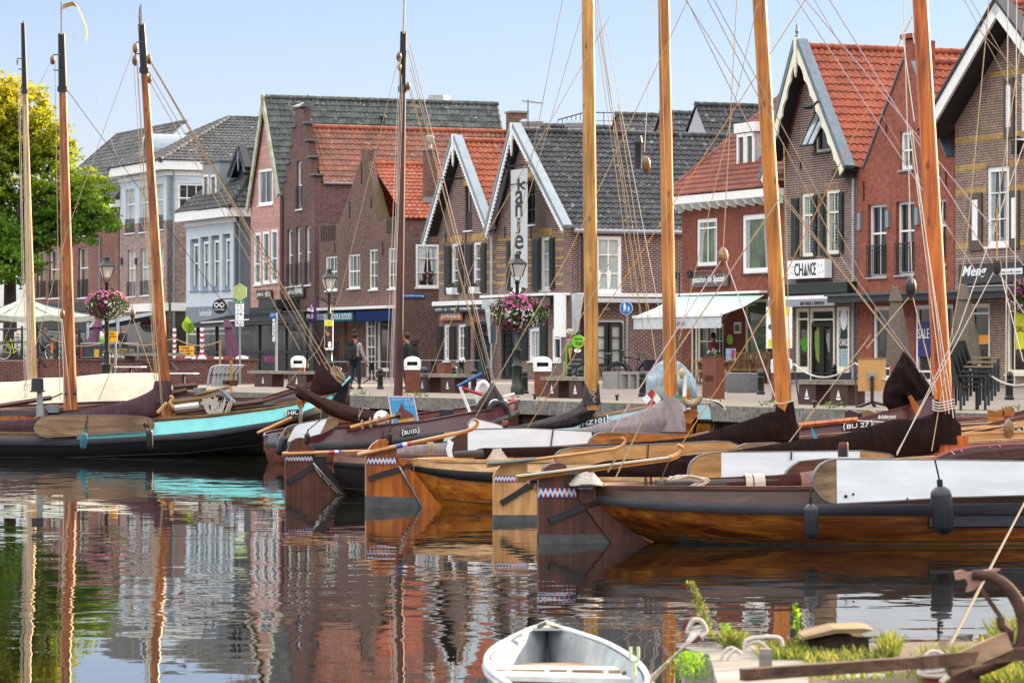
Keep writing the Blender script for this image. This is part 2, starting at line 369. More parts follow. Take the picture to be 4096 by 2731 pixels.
TL_DARK=tilemat('tiles_dark',['3c3d40','4b4c4e','5a5a5b'],'6b6a4e',.1,'8a8d8d'); TL_BLACK=tilemat('tiles_black',['2a2b2e','35363a','44454a'],'4c4f3c',.15,'777a7b')
TL_GREEN=tilemat('tiles_mossy',['3f4644','4d5552','5c6461'],'6d7058',.35,'8b9190'); TL_RED=tilemat('tiles_red_worn',['7d4c3a','8c5744','6d4c40'],'8a6a3a',.25,'8d857c')
TL_ORANGE=tilemat('tiles_orange',['96482c','a35436','87402a'],None,0,'8f8a86'); TL_OR2=tilemat('tiles_orange_new',['92472f','9c5037','854028']); TL_BORD=tilemat('tiles_bordeaux',['70382b','824535','633128'],'3f3a2e',.3)
TL_MIX=tilemat('tiles_mixed',['33343a','8a4a30','6d3a2a'],'8a6a2a',.25)
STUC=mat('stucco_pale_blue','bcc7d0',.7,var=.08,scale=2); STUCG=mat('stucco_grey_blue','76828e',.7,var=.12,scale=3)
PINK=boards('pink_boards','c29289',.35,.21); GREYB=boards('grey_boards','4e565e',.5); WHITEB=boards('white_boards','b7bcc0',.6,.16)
TEXTW=mat('white_lettering',(.85,.86,.86),.5,var=.03); TEXTB=mat('black_lettering',(.012,.012,.014),.5,var=.1)
ZB=-.05
def house(name,label,px,zb=ZG,cat='house'): 
    q=L0.at((px,HY)); return thing(name,label,cat,(q.x,q.y,zb))
def wins(root,pl,L):
    """L: list of (crop,x0,y0,x1,y1,nx,ys,kw) -> holes for the wall; builds the windows"""
    H=[]
    for c,x0,y0,x1,y1,nx,ys,kw in L:
        r=pl.rect(c,x0,y0,x1,y1); H.append(r); win(root,pl,r,nx,ys,**kw)
    return H
def bx(root,name,pl,r,m,o0,o1,**k):
    """a box on a wall: r in s,z; from offset o0 (front) back to o1"""
    return obj(name,MB().box(pl.pt(r[0],r[1],o0),pl.t*(r[2]-r[0]),UP*(r[3]-r[1]),-pl.n*(o0-o1)),m,root,**k)
def sign(label,pl,r,bm,o0=.12,words=(),name='shop_sign',cat='sign',group=None,deep=.06):
    """words: (text, (fx0,fy0,fx1,fy1) fractions of the board from its lower left, material, shear, bold)"""
    q=pl.pt((r[0]+r[2])/2,r[1],o0); t=thing(name,label,cat,q,group); bx(t,'board',pl,r,bm,o0,o0-deep)
    for w in words:
        s,f=w[0],w[1]; rr=(lerp(r[0],r[2],f[0]),lerp(r[1],r[3],f[1]),lerp(r[0],r[2],f[2]),lerp(r[1],r[3],f[3]))
        text(t,s,pl,rr,w[2],o0+.004,shear=w[3] if len(w)>3 else 0,bold=w[4] if len(w)>4 else 0)
    return t
def shutter(root,pl,c,x0,y0,x1,y1,m=None,off=.05):
    r=pl.rect(c,x0,y0,x1,y1); b=MB(); t=pl.t
    b.box(pl.pt(r[0],r[1],off),t*(r[2]-r[0]),UP*(r[3]-r[1]),-pl.n*.035)
    h=(r[3]-r[1]); w=r[2]-r[0]
    for a,d in((.06,.47),(.53,.94)): b.box(pl.pt(r[0]+w*.18,r[1]+h*a,off+.014),t*w*.64,UP*h*(d-a),-pl.n*.012)
    return obj('shutter',b,m or SHUT,root)
def barge(root,pl,L,A,Rr,off,m,w=.2,th=.05,scal=.17,top=None):
    """scalloped bargeboards under a gable roof edge with a zinc strip on top and a pendant at the point"""
    for E in (L,Rr):
        a=V((A[0],A[1],0));e=V((E[0],E[1],0)); d=(e-a).normalized(); nn=V((-d.y,d.x,0)); 
        if nn.y>0: nn=-nn
        Ln=(e-a).length; k=max(4,int(Ln/scal)); up=[];lo=[]
        for i in range(k*4+1):
            u=Ln*i/(k*4); up.append(a+d*u); ph=(i%4)/4; lo.append(a+d*u+nn*(w-.05*abs(math.sin(PI*ph))**.7*1.6))
        mb=MB()
        for i in range(len(up)-1):
            q=[up[i],up[i+1],lo[i+1],lo[i]]; mb.prism([pl.pt(p.x,p.y,off) for p in q],-pl.n*th)
        obj('bargeboard',mb,m,root)
        q=[a-nn*.2,e-nn*.2,e-nn*.03,a-nn*.03]; obj('roof_edge',MB().prism([pl.pt(p.x,p.y,off+.02) for p in q],-pl.n*.36),top or ZINC,root)
    o=pl.pt(A[0],A[1],off+.03); mb=MB(); mb.box(o-pl.t*.09-UP*.5,pl.t*.18,UP*.66,-pl.n*.14); mb.prism([o-pl.t*.05-UP*.95+pl.n*.0,o-UP*1.12,o+pl.t*.05-UP*.95,o+pl.t*.07-UP*.5,o-pl.t*.07-UP*.5],-pl.n*.06)
    obj('finial',mb,m,root)
def gutter(root,a,b,m=None,r=.075): obj('gutter',MB().tube([a,b],r,8),m or ZINC,root,smooth=True)
def pipe(root,a,b,m=None,r=.045): obj('downpipe',MB().tube([a,b],r,8),m or ZINC,root,smooth=True)
def anchor(root,pl,c,x,y0,y1): 
    a,b=pl.at(c(x,y0),.03),pl.at(c(x,y1),.03); obj('wall_anchor',MB().bar(a,b,.035,.02,pl.t),IRON,root)
def chimney(root,o,w,d,h,m,cap=True,name='chimney'):
    mb=MB().box(o,T_*w,B_*d,UP*h); ch=obj(name,mb,m,root)
    if cap: obj('cap',MB().box(V(o)+UP*h-T_*.06-B_*.06,T_*(w+.12),B_*(d+.12),UP*.09),mat('stone_cap','8b847c',.8),ch)
    return ch

def paving_mat():
    m,nt,p,o=nodes('clinker_paving'); co=coords(nt,rad(-23.4),kind='Object')
    b=N(nt,'TexBrick'); nt.links.new(co,b.inputs['Vector']); b.inputs['Scale'].default_value=1; b.inputs['Brick Width'].default_value=.21; b.inputs['Row Height'].default_value=.1; b.inputs['Mortar Size'].default_value=.006
    b.inputs['Color1'].default_value=c4(hexc('6e625d')); b.inputs['Color2'].default_value=c4(hexc('857770')); b.inputs['Mortar'].default_value=c4(hexc('5d5748'))
    n=noise(nt,co,.35,8,.65); w=ramp(nt,n.outputs[0],[(.3,(.72,)*3),(.7,(1.2,)*3)]); c=mixc(nt,1,b.outputs[0],w,'MULTIPLY')
    g=N(nt,'NewGeometry'); d=N(nt,'VectorMath',operation='DOT_PRODUCT'); nt.links.new(g.outputs['Position'],d.inputs[0]); d.inputs[1].default_value=tuple(B_)
    mr=N(nt,'MapRange'); nt.links.new(d.outputs['Value'],mr.inputs[0]); q=Q0.A.dot(B_); mr.inputs[1].default_value=q+.5; mr.inputs[2].default_value=q+5; mr.inputs[3].default_value=.75; mr.inputs[4].default_value=0
    n2=noise(nt,co,1.1,8,.75); n3=noise(nt,co,9,3); mu=N(nt,'Math',operation='MULTIPLY'); f=ramp(nt,n2.outputs[0],[(.4,0.1),(.62,1.)]); nt.links.new(f,mu.inputs[0]); nt.links.new(mr.outputs[0],mu.inputs[1])
    c=mixc(nt,mu.outputs[0],c,ramp(nt,n3.outputs[0],[(.35,hexc('7d7556')),(.65,hexc('9c9268'))]))
    nt.links.new(c,p.inputs['Base Color']); p.inputs['Roughness'].default_value=.9; bumpn(nt,p,b.outputs['Fac'],-.4,.005); return m
PAVE=paving_mat()
q=Q0
def g4(pl,s0,s1,o0,z0,o1,z1): return [pl.pt(s0,z0,o0),pl.pt(s1,z0,o0),pl.pt(s1,z1,o1),pl.pt(s0,z1,o1)]
fo=(L0.A-Q0.A).dot(-Q0.n)   # distance from the quay edge back to the house fronts
mb=MB(); mb.poly(g4(Q0,-400,300,0,0,-fo,ZG)); mb.poly(g4(Q0,-400,300,-fo,ZG,-900,ZG)); obj('quay_paving',mb,PAVE,kind='structure',label='clinker brick quay between water and houses',fix=False)
def water_mat():
    m,nt,p,o=nodes('harbour_water')
    p.inputs['Base Color'].default_value=(.008,.0075,.0045,1); p.inputs['Roughness'].default_value=.012; p.inputs['IOR'].default_value=1.5
    g=N(nt,'NewGeometry')
    def sl(scale,sc,det):
        mp=N(nt,'Mapping'); mp.inputs['Scale'].default_value=sc; nt.links.new(g.outputs['Position'],mp.inputs[0]); n=noise(nt,mp.outputs[0],scale,det,.55,.3)
        s=N(nt,'VectorMath',operation='SUBTRACT'); nt.links.new(n.outputs['Color'],s.inputs[0]); s.inputs[1].default_value=(.5,.5,.5); return s.outputs[0]
    a=sl(3.2,(.55,1,1),3); b=sl(.5,(.6,1,1),2)
    mp=N(nt,'Mapping'); mp.inputs['Scale'].default_value=(.5,1.,1); nt.links.new(g.outputs['Position'],mp.inputs[0]); pn=noise(nt,mp.outputs[0],.22,4,.6)
    patch=ramp(nt,pn.outputs[0],[(.36,.3),(.66,1.5)])
    s1=N(nt,'VectorMath',operation='SCALE'); nt.links.new(a,s1.inputs[0])
    k=N(nt,'Math',operation='MULTIPLY'); nt.links.new(patch,k.inputs[0]); k.inputs[1].default_value=.038; nt.links.new(k.outputs[0],s1.inputs['Scale'])
    s2=N(nt,'VectorMath',operation='SCALE'); nt.links.new(b,s2.inputs[0]); s2.inputs['Scale'].default_value=.01
    ad=N(nt,'VectorMath',operation='ADD'); nt.links.new(s1.outputs[0],ad.inputs[0]); nt.links.new(s2.outputs[0],ad.inputs[1])
    ml=N(nt,'VectorMath',operation='MULTIPLY'); nt.links.new(ad.outputs[0],ml.inputs[0]); ml.inputs[1].default_value=(1,1,0)
    a2=N(nt,'VectorMath',operation='ADD'); nt.links.new(ml.outputs[0],a2.inputs[0]); a2.inputs[1].default_value=(0,0,1)
    nz=N(nt,'VectorMath',operation='NORMALIZE'); nt.links.new(a2.outputs[0],nz.inputs[0]); nt.links.new(nz.outputs[0],p.inputs['Normal'])
    return m
mb=MB(); mb.poly(g4(Q0,-500,300,-.2,WZ,250,WZ)); obj('harbour_water',mb,water_mat(),kind='structure',label='dark still harbour water mirroring boats and houses',fix=False)
CAPW=wood('weathered_beam',['55534e','75716a','8f8a82'],rz=rad(66.6),sc=(.35,5,5),rough=.9); PILE=wood('dark_pile',['241f1b','382f29','4c4239'],sc=(4,4,.4),rough=.9)
t=thing('quay_wall','dark timber quay wall with a long grey capping beam behind the moored boats','quay wall',Q0.pt(0,WZ))
bm_=MB()
for k in range(-30,22): bm_.box(Q0.pt(k*4+.01,-.30,.18),Q0.t*3.98,UP*.31,-Q0.n*.5)
obj('capping_beam',bm_,CAPW,t)
pl_=MB(); pi_=MB()
for k in range(-240,180): pl_.box(Q0.pt(k*.5+.006,WZ-.4,-.03+R.uniform(-.012,.012)),Q0.t*.488,UP*1.34,-Q0.n*.08)
for k in range(-60,45): pi_.box(Q0.pt(k*2-.12,WZ-.4,.13),Q0.t*.24,UP*1.3,-Q0.n*.16)
obj('planking',pl_,PILE,t); obj('pile',pi_,PILE,t,kind='stuff')
RW=Pl(pd(1032,122),B_); zt=.86
t=thing('retaining_wall','low red brick retaining wall of the raised terrace left of the bins','wall',RW.at((700,1440)))
sl,sr,s9=RW.s_of(300),RW.s_of(160),RW.s_of(-900)
wall(t,RW,[(sl,-.1),(0,-.1),(0,zt),(sl,zt)],[],BR_RETAIN)
obj('end_wall',MB().box(RW.pt(-.3,-.1,-.25),-T_*60,UP*(zt+.1),B_*.3),BR_RETAIN,t)
bx(t,'coping',RW,(sl,zt,.04,zt+.06),mat('brick_coping','6d4640',.85,var=.3,scale=8),.05,-.3)
wall(t,RW,[(s9,-1.3),(sr,-1.3),(sr,zt),(s9,zt)],[],BR_RETAIN)
for k in range(6): obj('step',MB().box(RW.pt(sr,-.1,1.5-k*.3),B_*(sl-sr-.02),UP*(.1+.155*(k+1)),-RW.n*.3),BR_RETAIN,t)
for a,e in((330,470),): obj('stair_parapet',MB().prism([RW.at(cF(x,y),.4) for x,y in((330,1188),(365,1185),(580,1370),(470,1372))],-RW.n*.35),BR_RETAIN,t)
mb=MB(); mb.poly(g4(RW,s9,0,-.22,zt-.01,-400,zt-.01)); obj('terrace_paving',mb,PAVE,kind='structure',label='raised clinker terrace in front of the left houses',fix=False)

GAP=.012
h=house('red_brick_house','red brick town house half hidden behind the tree, dark hipped roof',300)
sa,sb=L0.s_of(136),L0.s_of(479)-GAP; zt1=L0.z_of((430,808))
fm=dict(fm=WHITE,gm=G5,rail=.36,rec=.16,fw=.06)
H=wins(h,L0,[(cF,330,240,410,655,1,(.4,),fm),(cF,440,225,535,655,1,(.4,),fm),(cF,590,215,660,650,1,(.4,),fm),(cF,700,205,790,652,1,(.4,),fm),
  (cF,322,-200,398,150,1,(.4,),fm),(cF,582,-250,660,105,1,(.4,),fm),(cF,440,-230,520,125,1,(.4,),fm),(cF,700,-255,785,95,1,(.4,),fm)])
zf=L0.z_of((400,1205))
wall(h,L0,[(sa,ZB),(sb,ZB),(sb,zt1),(sa,zt1)],H,BR_RED)
wall(h,L0.back(sb),[(0,ZB),(9,ZB),(9,zt1),(0,zt1)],[],BR_RED,name='side_wall')
bx(h,'cornice',L0,(sa-.3,zt1-.35,sb+.1,zt1+.02),WHITE,.35,.0)
pp=L0.at(cF(905,100),.06); pipe(h,pp,V((pp.x,pp.y,.2)))
zr=L0.z_of((480,541)); e0=L0.pt(sa-.3,zt1,.4);e1=L0.pt(sb+.2,zt1,.4); r0=L0.pt(sa+6.2,zr+.4,-5); r1=L0.pt(sb-.2,zr+.4,-5)
e0=L0.pt(L0.s_of(143),zt1,.4); r0=L0.pt(L0.s_of(143)+3.65,0,-3.65); r0.z=W((490,541),r0.y).z; r1=L0.pt(sb-.2,r0.z,-3.65)
tiles(h,e0,e1,r1,r0,TL_DARK); tiles(h,L0.pt(L0.s_of(143),zt1,-8),e0,r0,r0+B_*.01,TL_DARK); ridge(h,r0,r1,TL_DARK); ridge(h,e0,r0,TL_DARK)
ledge=bx(h,'fascia',L0,(sa,zf-.5,sb,zf),mat('fascia_dark','2d2b2c',.6),.12,0)
r=L0.rect(cF,330,760,1080,1170); bx(h,'shop_front',L0,(r[0],.9,r[2],zf-.55),G4,.03,0)
h=house('corner_house','grey pink brick corner house with a pale blue top storey and curved balcony rails',580)
sa,sb=L0.s_of(479)+GAP,L0.s_of(672); zc=L0.z_of(cT(640,345)); zm=L0.z_of((665,880))
fm=dict(fm=WHITE,gm=G3,rec=.14,fw=.06); fr=dict(fm,rail=.3)
up=[(cT,185,570,288,1080,1,(.35,),fr),(cT,345,540,448,1068,1,(.35,),fr),(cT,530,512,620,1040,1,(.35,),fr)]
lo=[(cF,1143,222,1215,640,1,(.4,),fr),(cF,1262,210,1338,630,1,(.4,),fr),(cF,1400,200,1468,620,1,(.4,),fr)]
wall(h,L0,[(sa,zm),(sb,zm),(sb,zc),(sa,zc)],[ (a,max(b,zm+.01),c,d) for a,b,c,d in wins(h,L0,up)],STUC,name='upper_wall')
wall(h,L0,[(sa,ZB),(sb,ZB),(sb,zm-.003),(sa,zm-.003)],wins(h,L0,lo),BR_MIX)
sd=L0.back(sb); k=4.5
wall(h,sd,[(0,zm),(14,zm),(14,zc),(0,zc)],wins(h,sd,[(cT,795,505,1110,845,3,(.5,),dict(fm=WHITE,gm=G0,fw=.1))]),STUC,name='upper_wall')
wall(h,sd,[(0,ZB),(14,ZB),(14,zm-.003),(0,zm-.003)],[],BR_MIX,name='side_wall')
for i in range(1,5): bx(h,'stucco_joint',sd,(0,lerp(zm,zc,i/5),1.1,lerp(zm,zc,i/5)+.02),STUCG,.004,0)
for o_ in (L0,): bx(h,'cornice',o_,(sa-.25,zc-.02,sb+.35,zc+.42),WHITE,.5,-.1)
bx(h,'cornice',sd,(.0,zc-.02,14,zc+.42),WHITE,.34,.0)
bx(h,'cornice_band',L0,(sa,zc-.3,sb+.06,zc-.08),WHITE,.08,-.05); bx(h,'cornice_band',sd,(.0,zc-.3,14,zc-.08),WHITE,.06,0)
pp=sd.at(cT(735,370),.07); pipe(h,pp,V((pp.x,pp.y,.2)))
zr=L0.z_of(cA(1275,830)); 
e0=L0.pt(sa-.3,zc+.43,.55); e1=L0.pt(sb+.4,zc+.43,.55); e2=sd.pt(14,zc+.43,.4); sm_=(sa+sb)/2; r0=L0.pt(sm_,zr+.6,-4.6); r1=L0.pt(sm_,zr+.6,-14); e3=L0.pt(sa-.3,zc+.43,-14)
tiles(h,e0,e1,r0+T_*.01,r0,TL_DARK); tiles(h,e1,e2,r1,r0,TL_DARK); tiles(h,e3,e0,r0,r1,TL_DARK); ridge(h,r0,r1,TL_DARK); ridge(h,e1,r0,TL_DARK,.14); ridge(h,e0,r0,TL_DARK,.14)
c=L0.at((575,600),-.9); c=L0.pt(lerp(sa,sb,.36),L0.z_of(cT(400,260)),-.55); mb=MB(); w=1.15; prof=[c+T_*(w*math.cos(a))+UP*(.5+1.05*math.sin(a)) for a in [PI*k/12 for k in range(13)]]; prof=[c+T_*w-UP*.3]+prof+[c-T_*w-UP*.3]
d=obj('dormer',MB().prism(prof,B_*4.2),ZINC,h)
ov=MB(); ov.rings([[c+N_*o_+UP*.62+T_*(rr*.62*math.cos(2*PI*k/20))+UP*(rr*.95*math.sin(2*PI*k/20)) for k in range(20)] for rr,o_ in((.95,.02),(.95,.1),(.78,.1),(.78,.03))],False); obj('dormer_window',ov,WHITE,d,smooth=True); obj('pane',MB().poly([c+N_*.04+UP*.62+T_*(.5*math.cos(2*PI*k/20))+UP*(.76*math.sin(2*PI*k/20)) for k in range(20)]),G1,d)
zf=L0.z_of((600,1222)); bx(h,'fascia',L0,(sa,zf-.3,sb+.1,zf+.1),WHITE,.25,0); bx(h,'fascia',sd,(.15,zf-.3,6,zf+.1),WHITE,.12,0)
bx(h,'shop_front',L0,(sa+.3,.9,sb-.3,zf-.35),G4,.03,0); bx(h,'shop_front',sd,(.4,.9,3,zf-.35),G4,.03,0)
for x in (1095,1222,1345): q=L0.at(cF(x,325),.08); obj('wall_lamp',MB().box(q-T_*.11-UP*.17,T_*.22,UP*.34,B_*.08),DARKG,h)
h=house('stucco_house','pale blue stucco house with four slim windows and a zinc dormer',850)
sa,sb=L0.s_of(745),L0.s_of(940); zc=L0.z_of(cT(1360,900))
W4=[(930,1150,1025,1750),(1048,1125,1143,1750),(1168,1108,1268,1745),(1303,1090,1395,1740)]
fmw=dict(fm=STUCG,gm=glass('window_glass_mint','5d776c','9fb3ab'),rec=.2,fw=.2,sm=STUCG); H=[]  # pale green put into the panes for their reflections
for x0,y0,x1,y1 in W4:
    r=L0.rect(cT,x0,y0,x1,y1); H.append(r); w_=win(h,L0,r,1,(),**dict(fmw,sill=True)); rr=(r[0]+.2,r[1]+.22,r[2]-.2,r[3]-.22)
    b=MB()
    for a,c_ in ((rr[0],rr[0]+.1),(rr[2]-.06,rr[2])): b.box(L0.pt(a,rr[1],-.13),T_*(c_-a),UP*(rr[3]-rr[1]),-N_*.05)
    b.box(L0.pt(rr[0]+.1,lerp(rr[1],rr[3],.52),-.135),T_*(rr[2]-rr[0]-.16),UP*.06,-N_*.04); b.box(L0.pt(rr[0]+.1,rr[3]-.12,-.13),T_*(rr[2]-rr[0]-.16),UP*.12,-N_*.05); obj('sash',b,WHITE,w_)
wall(h,L0,[(sa,ZB),(sb,ZB),(sb,zc),(sa,zc)],H,STUC)
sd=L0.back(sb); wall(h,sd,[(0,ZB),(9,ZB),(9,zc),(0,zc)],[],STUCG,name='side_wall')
bx(h,'cornice',L0,(sa-.3,zc,sb+.38,zc+.42),WHITE,.5,-.1); bx(h,'cornice',sd,(0,zc,9,zc+.42),WHITE,.37,0); bx(h,'cornice_band',L0,(sa,zc-.25,sb+.06,zc-.04),WHITE,.07,-.05)
pp=sd.at(cT(1503,900),.07); pipe(h,pp,V((pp.x,pp.y,.2)))
e0=L0.pt(sa-.3,zc+.43,.5);e1=L0.pt(sb+.4,zc+.43,.5);e2=sd.pt(9,zc+.43,.4); r0=L0.pt(sb-2.6,zc+4.3,-3.4); r1=L0.pt(sb-2.6,zc+4.3,-9); r00=L0.pt(sa+2.6,zc+4.3,-3.4)
tiles(h,e0,e1,r0,r00,TL_BLACK); tiles(h,e1,e2,r1,r0,TL_BLACK); ridge(h,e1,r0,TL_BLACK,.14); ridge(h,r0,r1,TL_BLACK)
dl=L0.shift(-.35); s0=dl.s_of(cT(1075,0)[0]); s1=dl.s_of(cT(1268,0)[0]); z1=dl.z_of(cT(1200,262)); z0=zc+.45
dm=obj('dormer',MB().box(dl.pt(s0,z0,0),T_*(s1-s0),UP*(z1-z0),B_*5),ZINC,h)
obj('dormer_roof',MB().box(dl.pt(s0-.08,z1+.002,.08),T_*(s1-s0+.16),UP*.09,B_*5.1),mat('zinc_dark','5c6770',.5,metal=.2),dm)
for x0,x1 in((1098,1162),(1185,1250)):
    r=dl.rect(cT,x0,405,x1,860); win(dm,dl,r,1,(.72,),fm=WHITE,gm=G1,rec=-.05,fw=.1,name='dormer_window',sill=False)
sdd=dl.back(s1)
for k in range(1,4): obj('seam',MB().box(sdd.pt(k*1.05,z0+.1,.02),sdd.t*.03,UP*(z1-z0-.15),-sdd.n*.02),ZINC,dm)
r=L0.rect(cF,1700,730,1960,1180); bx(h,'fascia',L0,(sa+.2,r[3]-.9,sb-.1,r[3]),STUCG,.1,0)
zf=r[3]-1.0
for k in range(3):
    a,b=lerp(sa+.3,sb-.2,k/3),lerp(sa+.3,sb-.2,(k+1)/3); win(h,L0,(a+.05,1.0,b-.05,zf-.05),1,(.2,),fm=WHITE,gm=G4,rec=-.06,name='shop_window',sill=False)
text(h,'hunkemöller',L0,L0.rect(cF,1810,755,1922,815),WHITE,.115)
h=house('narrow_house','narrow dark grey house squeezed between the stucco house and the pink house',990)
P1=L0.shift(-1.); sa,sb=P1.s_of(955),P1.s_of(1012); zr_=P1.z_of(cT(1660,110)); ze=P1.z_of(cT(1580,385))
wall(h,P1,[(sa,ZB),(sb,ZB),(sb,ze),((sa+sb)/2+.2,zr_),(sa,ze)],wins(h,P1,[(cT,1583,1112,1642,1545,1,(.5,),dict(gm=G1)),]),GREYB)
gable_roof(h,P1,(sa,ze),((sa+sb)/2+.2,zr_),(sb,ze),.5,-8,TL_DARK)
A=((sa+sb)/2+.2,zr_+.1); barge(h,P1,(sa-.3,ze-.2),A,(sb+.1,ze+.1),.45,GREYP,w=.22,top=DARKG)
h=house('pink_house','tall pink boarded house with white window frames and a mossy roof',1064)
sa,sb=L0.s_of(1003),L0.s_of(1126); L_=L0.sz(cB(5,870)); A_=L0.sz(cB(112,168)); R_=L0.sz(cB(222,810))
H=wins(h,L0,[(cB,60,655,160,905,2,(),dict(gm=G1,fw=.13,rec=.05)),(cB,28,1098,75,1462,1,(.6,),dict(gm=G1,fw=.14,rec=.05)),(cB,88,1088,135,1452,1,(.58,),dict(gm=G1,fw=.14,rec=.05)),(cB,146,1075,193,1445,1,(.55,),dict(gm=G1,fw=.14,rec=.05))])
zlow=L0.z_of(cG(600,510))
wall(h,L0,[(sa,ZB),(sb,ZB),(sb,R_[1]),A_,(sa,L_[1])],H,PINK)
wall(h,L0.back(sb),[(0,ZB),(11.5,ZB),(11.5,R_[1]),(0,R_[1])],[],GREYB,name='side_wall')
gable_roof(h,L0,(sa,L_[1]),A_,(sb,R_[1]),.12,-11.6,TL_GREEN,ov=.3)
for E in ((sa-.25,L_[1]-.5),(sb+.14,R_[1]-.12)):
    a=V((A_[0],A_[1]+.25,0));e=V((E[0],E[1],0));d=(e-a).normalized();nn=V((-d.y,d.x,0)); nn=nn if nn.y<0 else -nn
    obj('bargeboard',MB().prism([L0.pt(p.x,p.y,.2) for p in (a,e,e+nn*.3,a+nn*.3)],B_*.08),mat('bargeboard_mossy','b2b6b2',.6,var=.2,dark=hexc('8e8a4a'),scale=2),h)
bx(h,'corner_board',L0,(sb-.02,ZB,sb+.28,R_[1]-.3),mat('dark_red_paint','3a1014',.5),.06,-.2)
bx(h,'ground_floor',L0,(sa,ZB,sb-.03,zlow),DARKG,.05,0)
r=L0.rect(cB,60,1498,165,1562); sign('olive shop sign on the pink boarded wall',L0,r,mat('olive_board','3a3618',.6),.12,[('gallerck',(.04,.2,.48,.8),TEXTW,.1),('FIRSTA',(.6,.25,.95,.78),TEXTW)])
h=house('step_gable_house','tall purple brown brick house with a stepped gable and red tiled roof',1200)
sa,sb=L0.s_of(1133),L0.s_of(1257)
pts=[(232,1600),(232,745),(250,745),(250,625),(275,625),(275,500),(290,500),(290,370),(315,370),(315,235),(370,235),(370,345),(388,345),(388,465),(405,465),(405,580),(425,580),(425,705),(447,705),(447,1600)]
out=[L0.sz(cB(*p)) for p in pts]; out[0]=(sa,ZB); out[-1]=(sb,ZB); out[1]=(sa,out[1][1]); out[-2]=(sb,out[-2][1])
ra=dict(gm=G1,rec=.15,fw=.1,rail=.38)
H=wins(h,L0,[(cB,325,600,362,935,1,(.5,),dict(ra,rail=.46)),(cB,258,1075,297,1475,1,(.45,),ra),(cB,320,1062,357,1468,1,(.45,),ra),(cB,385,1052,423,1462,1,(.45,),ra)])
wall(h,L0,out,H,BR_STEP,thick=.34)
cp=mat('slate_coping','5b5d60',.7,var=.2)
for k,(a,b,c,y) in enumerate([(305,380,0,235),(286,322,0,370),(270,296,0,500),(246,282,0,625),(226,256,0,745),(364,396,0,345),(382,414,0,465),(400,434,0,580),(419,456,0,705)]):
    s,z=L0.sz(cB(a,y)); s2=L0.s_of(cB(b,y)[0]); obj('step_coping',MB().box(L0.pt(s,z+.003,.06),T_*(s2-s),UP*.1,B_*.48),cp,h)
sd=L0.back(sb); ze=sd.z_of(cB(560,748)); zr=L0.z_of(cB(345,350))-.1
wall(h,sd,[(.345,ZB),(13,ZB),(13,ze),(.345,ze)],[],BR_STEP,name='side_wall')
sm_=L0.s_of(cB(340,0)[0]); eL=2*sm_-sb
tiles(h,sd.pt(.36,ze,.12),sd.pt(13.2,ze,.12),L0.pt(sm_,zr,-13.2),L0.pt(sm_,zr,-.36),TL_RED); ridge(h,L0.pt(sm_,zr+.05,-.36),L0.pt(sm_,zr+.05,-13.2),TL_OR2)
tiles(h,L0.pt(eL,ze,-13.2),L0.pt(eL,ze,-.36),L0.pt(sm_,zr,-.36),L0.pt(sm_,zr,-13.2),TL_RED)
gutter(h,sd.pt(.4,ze-.03,.1),sd.pt(13,ze-.03,.1))
q=L0.pt(sm_+.1,zr-.6,-9.9); q.x=W((2024,470),q.y).x; chimney(h,q,.7,.75,W((2024,455),q.y).z-q.z,BR_BROWN)
for c_,a,b in((cB,770,330),): pass
r=L0.rect(cU,577,430,765,545); sign('olive shop sign on the step gabled brick house',L0,r,MATS['olive_board'],.12,[('gallerck',(.04,.2,.42,.75),TEXTW,.1),('SPIERWINKEL',(.48,.3,.96,.85),TEXTW)])
q=L0.rect(cU,312,580,835,680); bx(h,'canopy_box',L0,(L0.s_of(cU(480,0)[0]),q[1],L0.s_of(cU(690,0)[0]),q[3]),DARKG,1.1,0)
bx(h,'shop_front',L0,(sa+.1,.2,sb-.2,q[1]-.1),G4,.04,0)
h=house('alley_corner_house','brown brick gabled house at the alley, orange roof, blue awning',1430)
sa,sb=L0.s_of(1277),L0.s_of(1590)
pts=[(480,0),(480,1040),(622,1030),(772,590),(772,527),(822,527),(822,600),(905,1005),(1028,985),(1028,0)]
out=[L0.sz(cB(*p)) for p in pts]; out[0]=(sa,ZB); out[-1]=(sb,ZB); out[1]=(sa,out[1][1]); out[-2]=(sb,out[-2][1])
f2=dict(gm=G2,fw=.07,rec=.07)
H=wins(h,L0,[(cB,528,1265,608,1500,3,(.45,),f2),(cB,685,1250,768,1485,3,(.5,),f2),(cB,833,1215,890,1493,2,(.33,.66),dict(f2,fm=WHITE)),(cB,965,1205,1018,1488,2,(.33,.66),f2)])
dr=L0.rect(cG,1292,620,1360,1120); dr2=L0.rect(cG,1488,600,1572,1132); sw=L0.rect(cG,1585,600,1690,1075); dk=L0.rect(cG,1180,620,1285,1000)
H+=[(dr[0],.14,dr[2],dr[3]),(dr2[0],.14,dr2[2],dr2[3]),sw]
wall(h,L0,out,H,BR_BROWN,thick=.3)
o=obj('door',MB().box(L0.pt(dr[0],.14,-.08),T_*(dr[2]-dr[0]),UP*(dr[3]-.14),B_*.07),wood('red_brown_door',['5b2e1c','6f3c26','7f4a30'],sc=(3,3,.4)),h)
win(h,L0,(dr2[0],.14,dr2[2],dr2[3]),2,(.16,.32,.5,.66,.8),fm=WHITE,gm=G0,rec=.06,fw=.13,name='door',sill=False)
win(h,L0,sw,1,(.04,),fm=WHITE,gm=G4,fw=.09,name='shop_window')
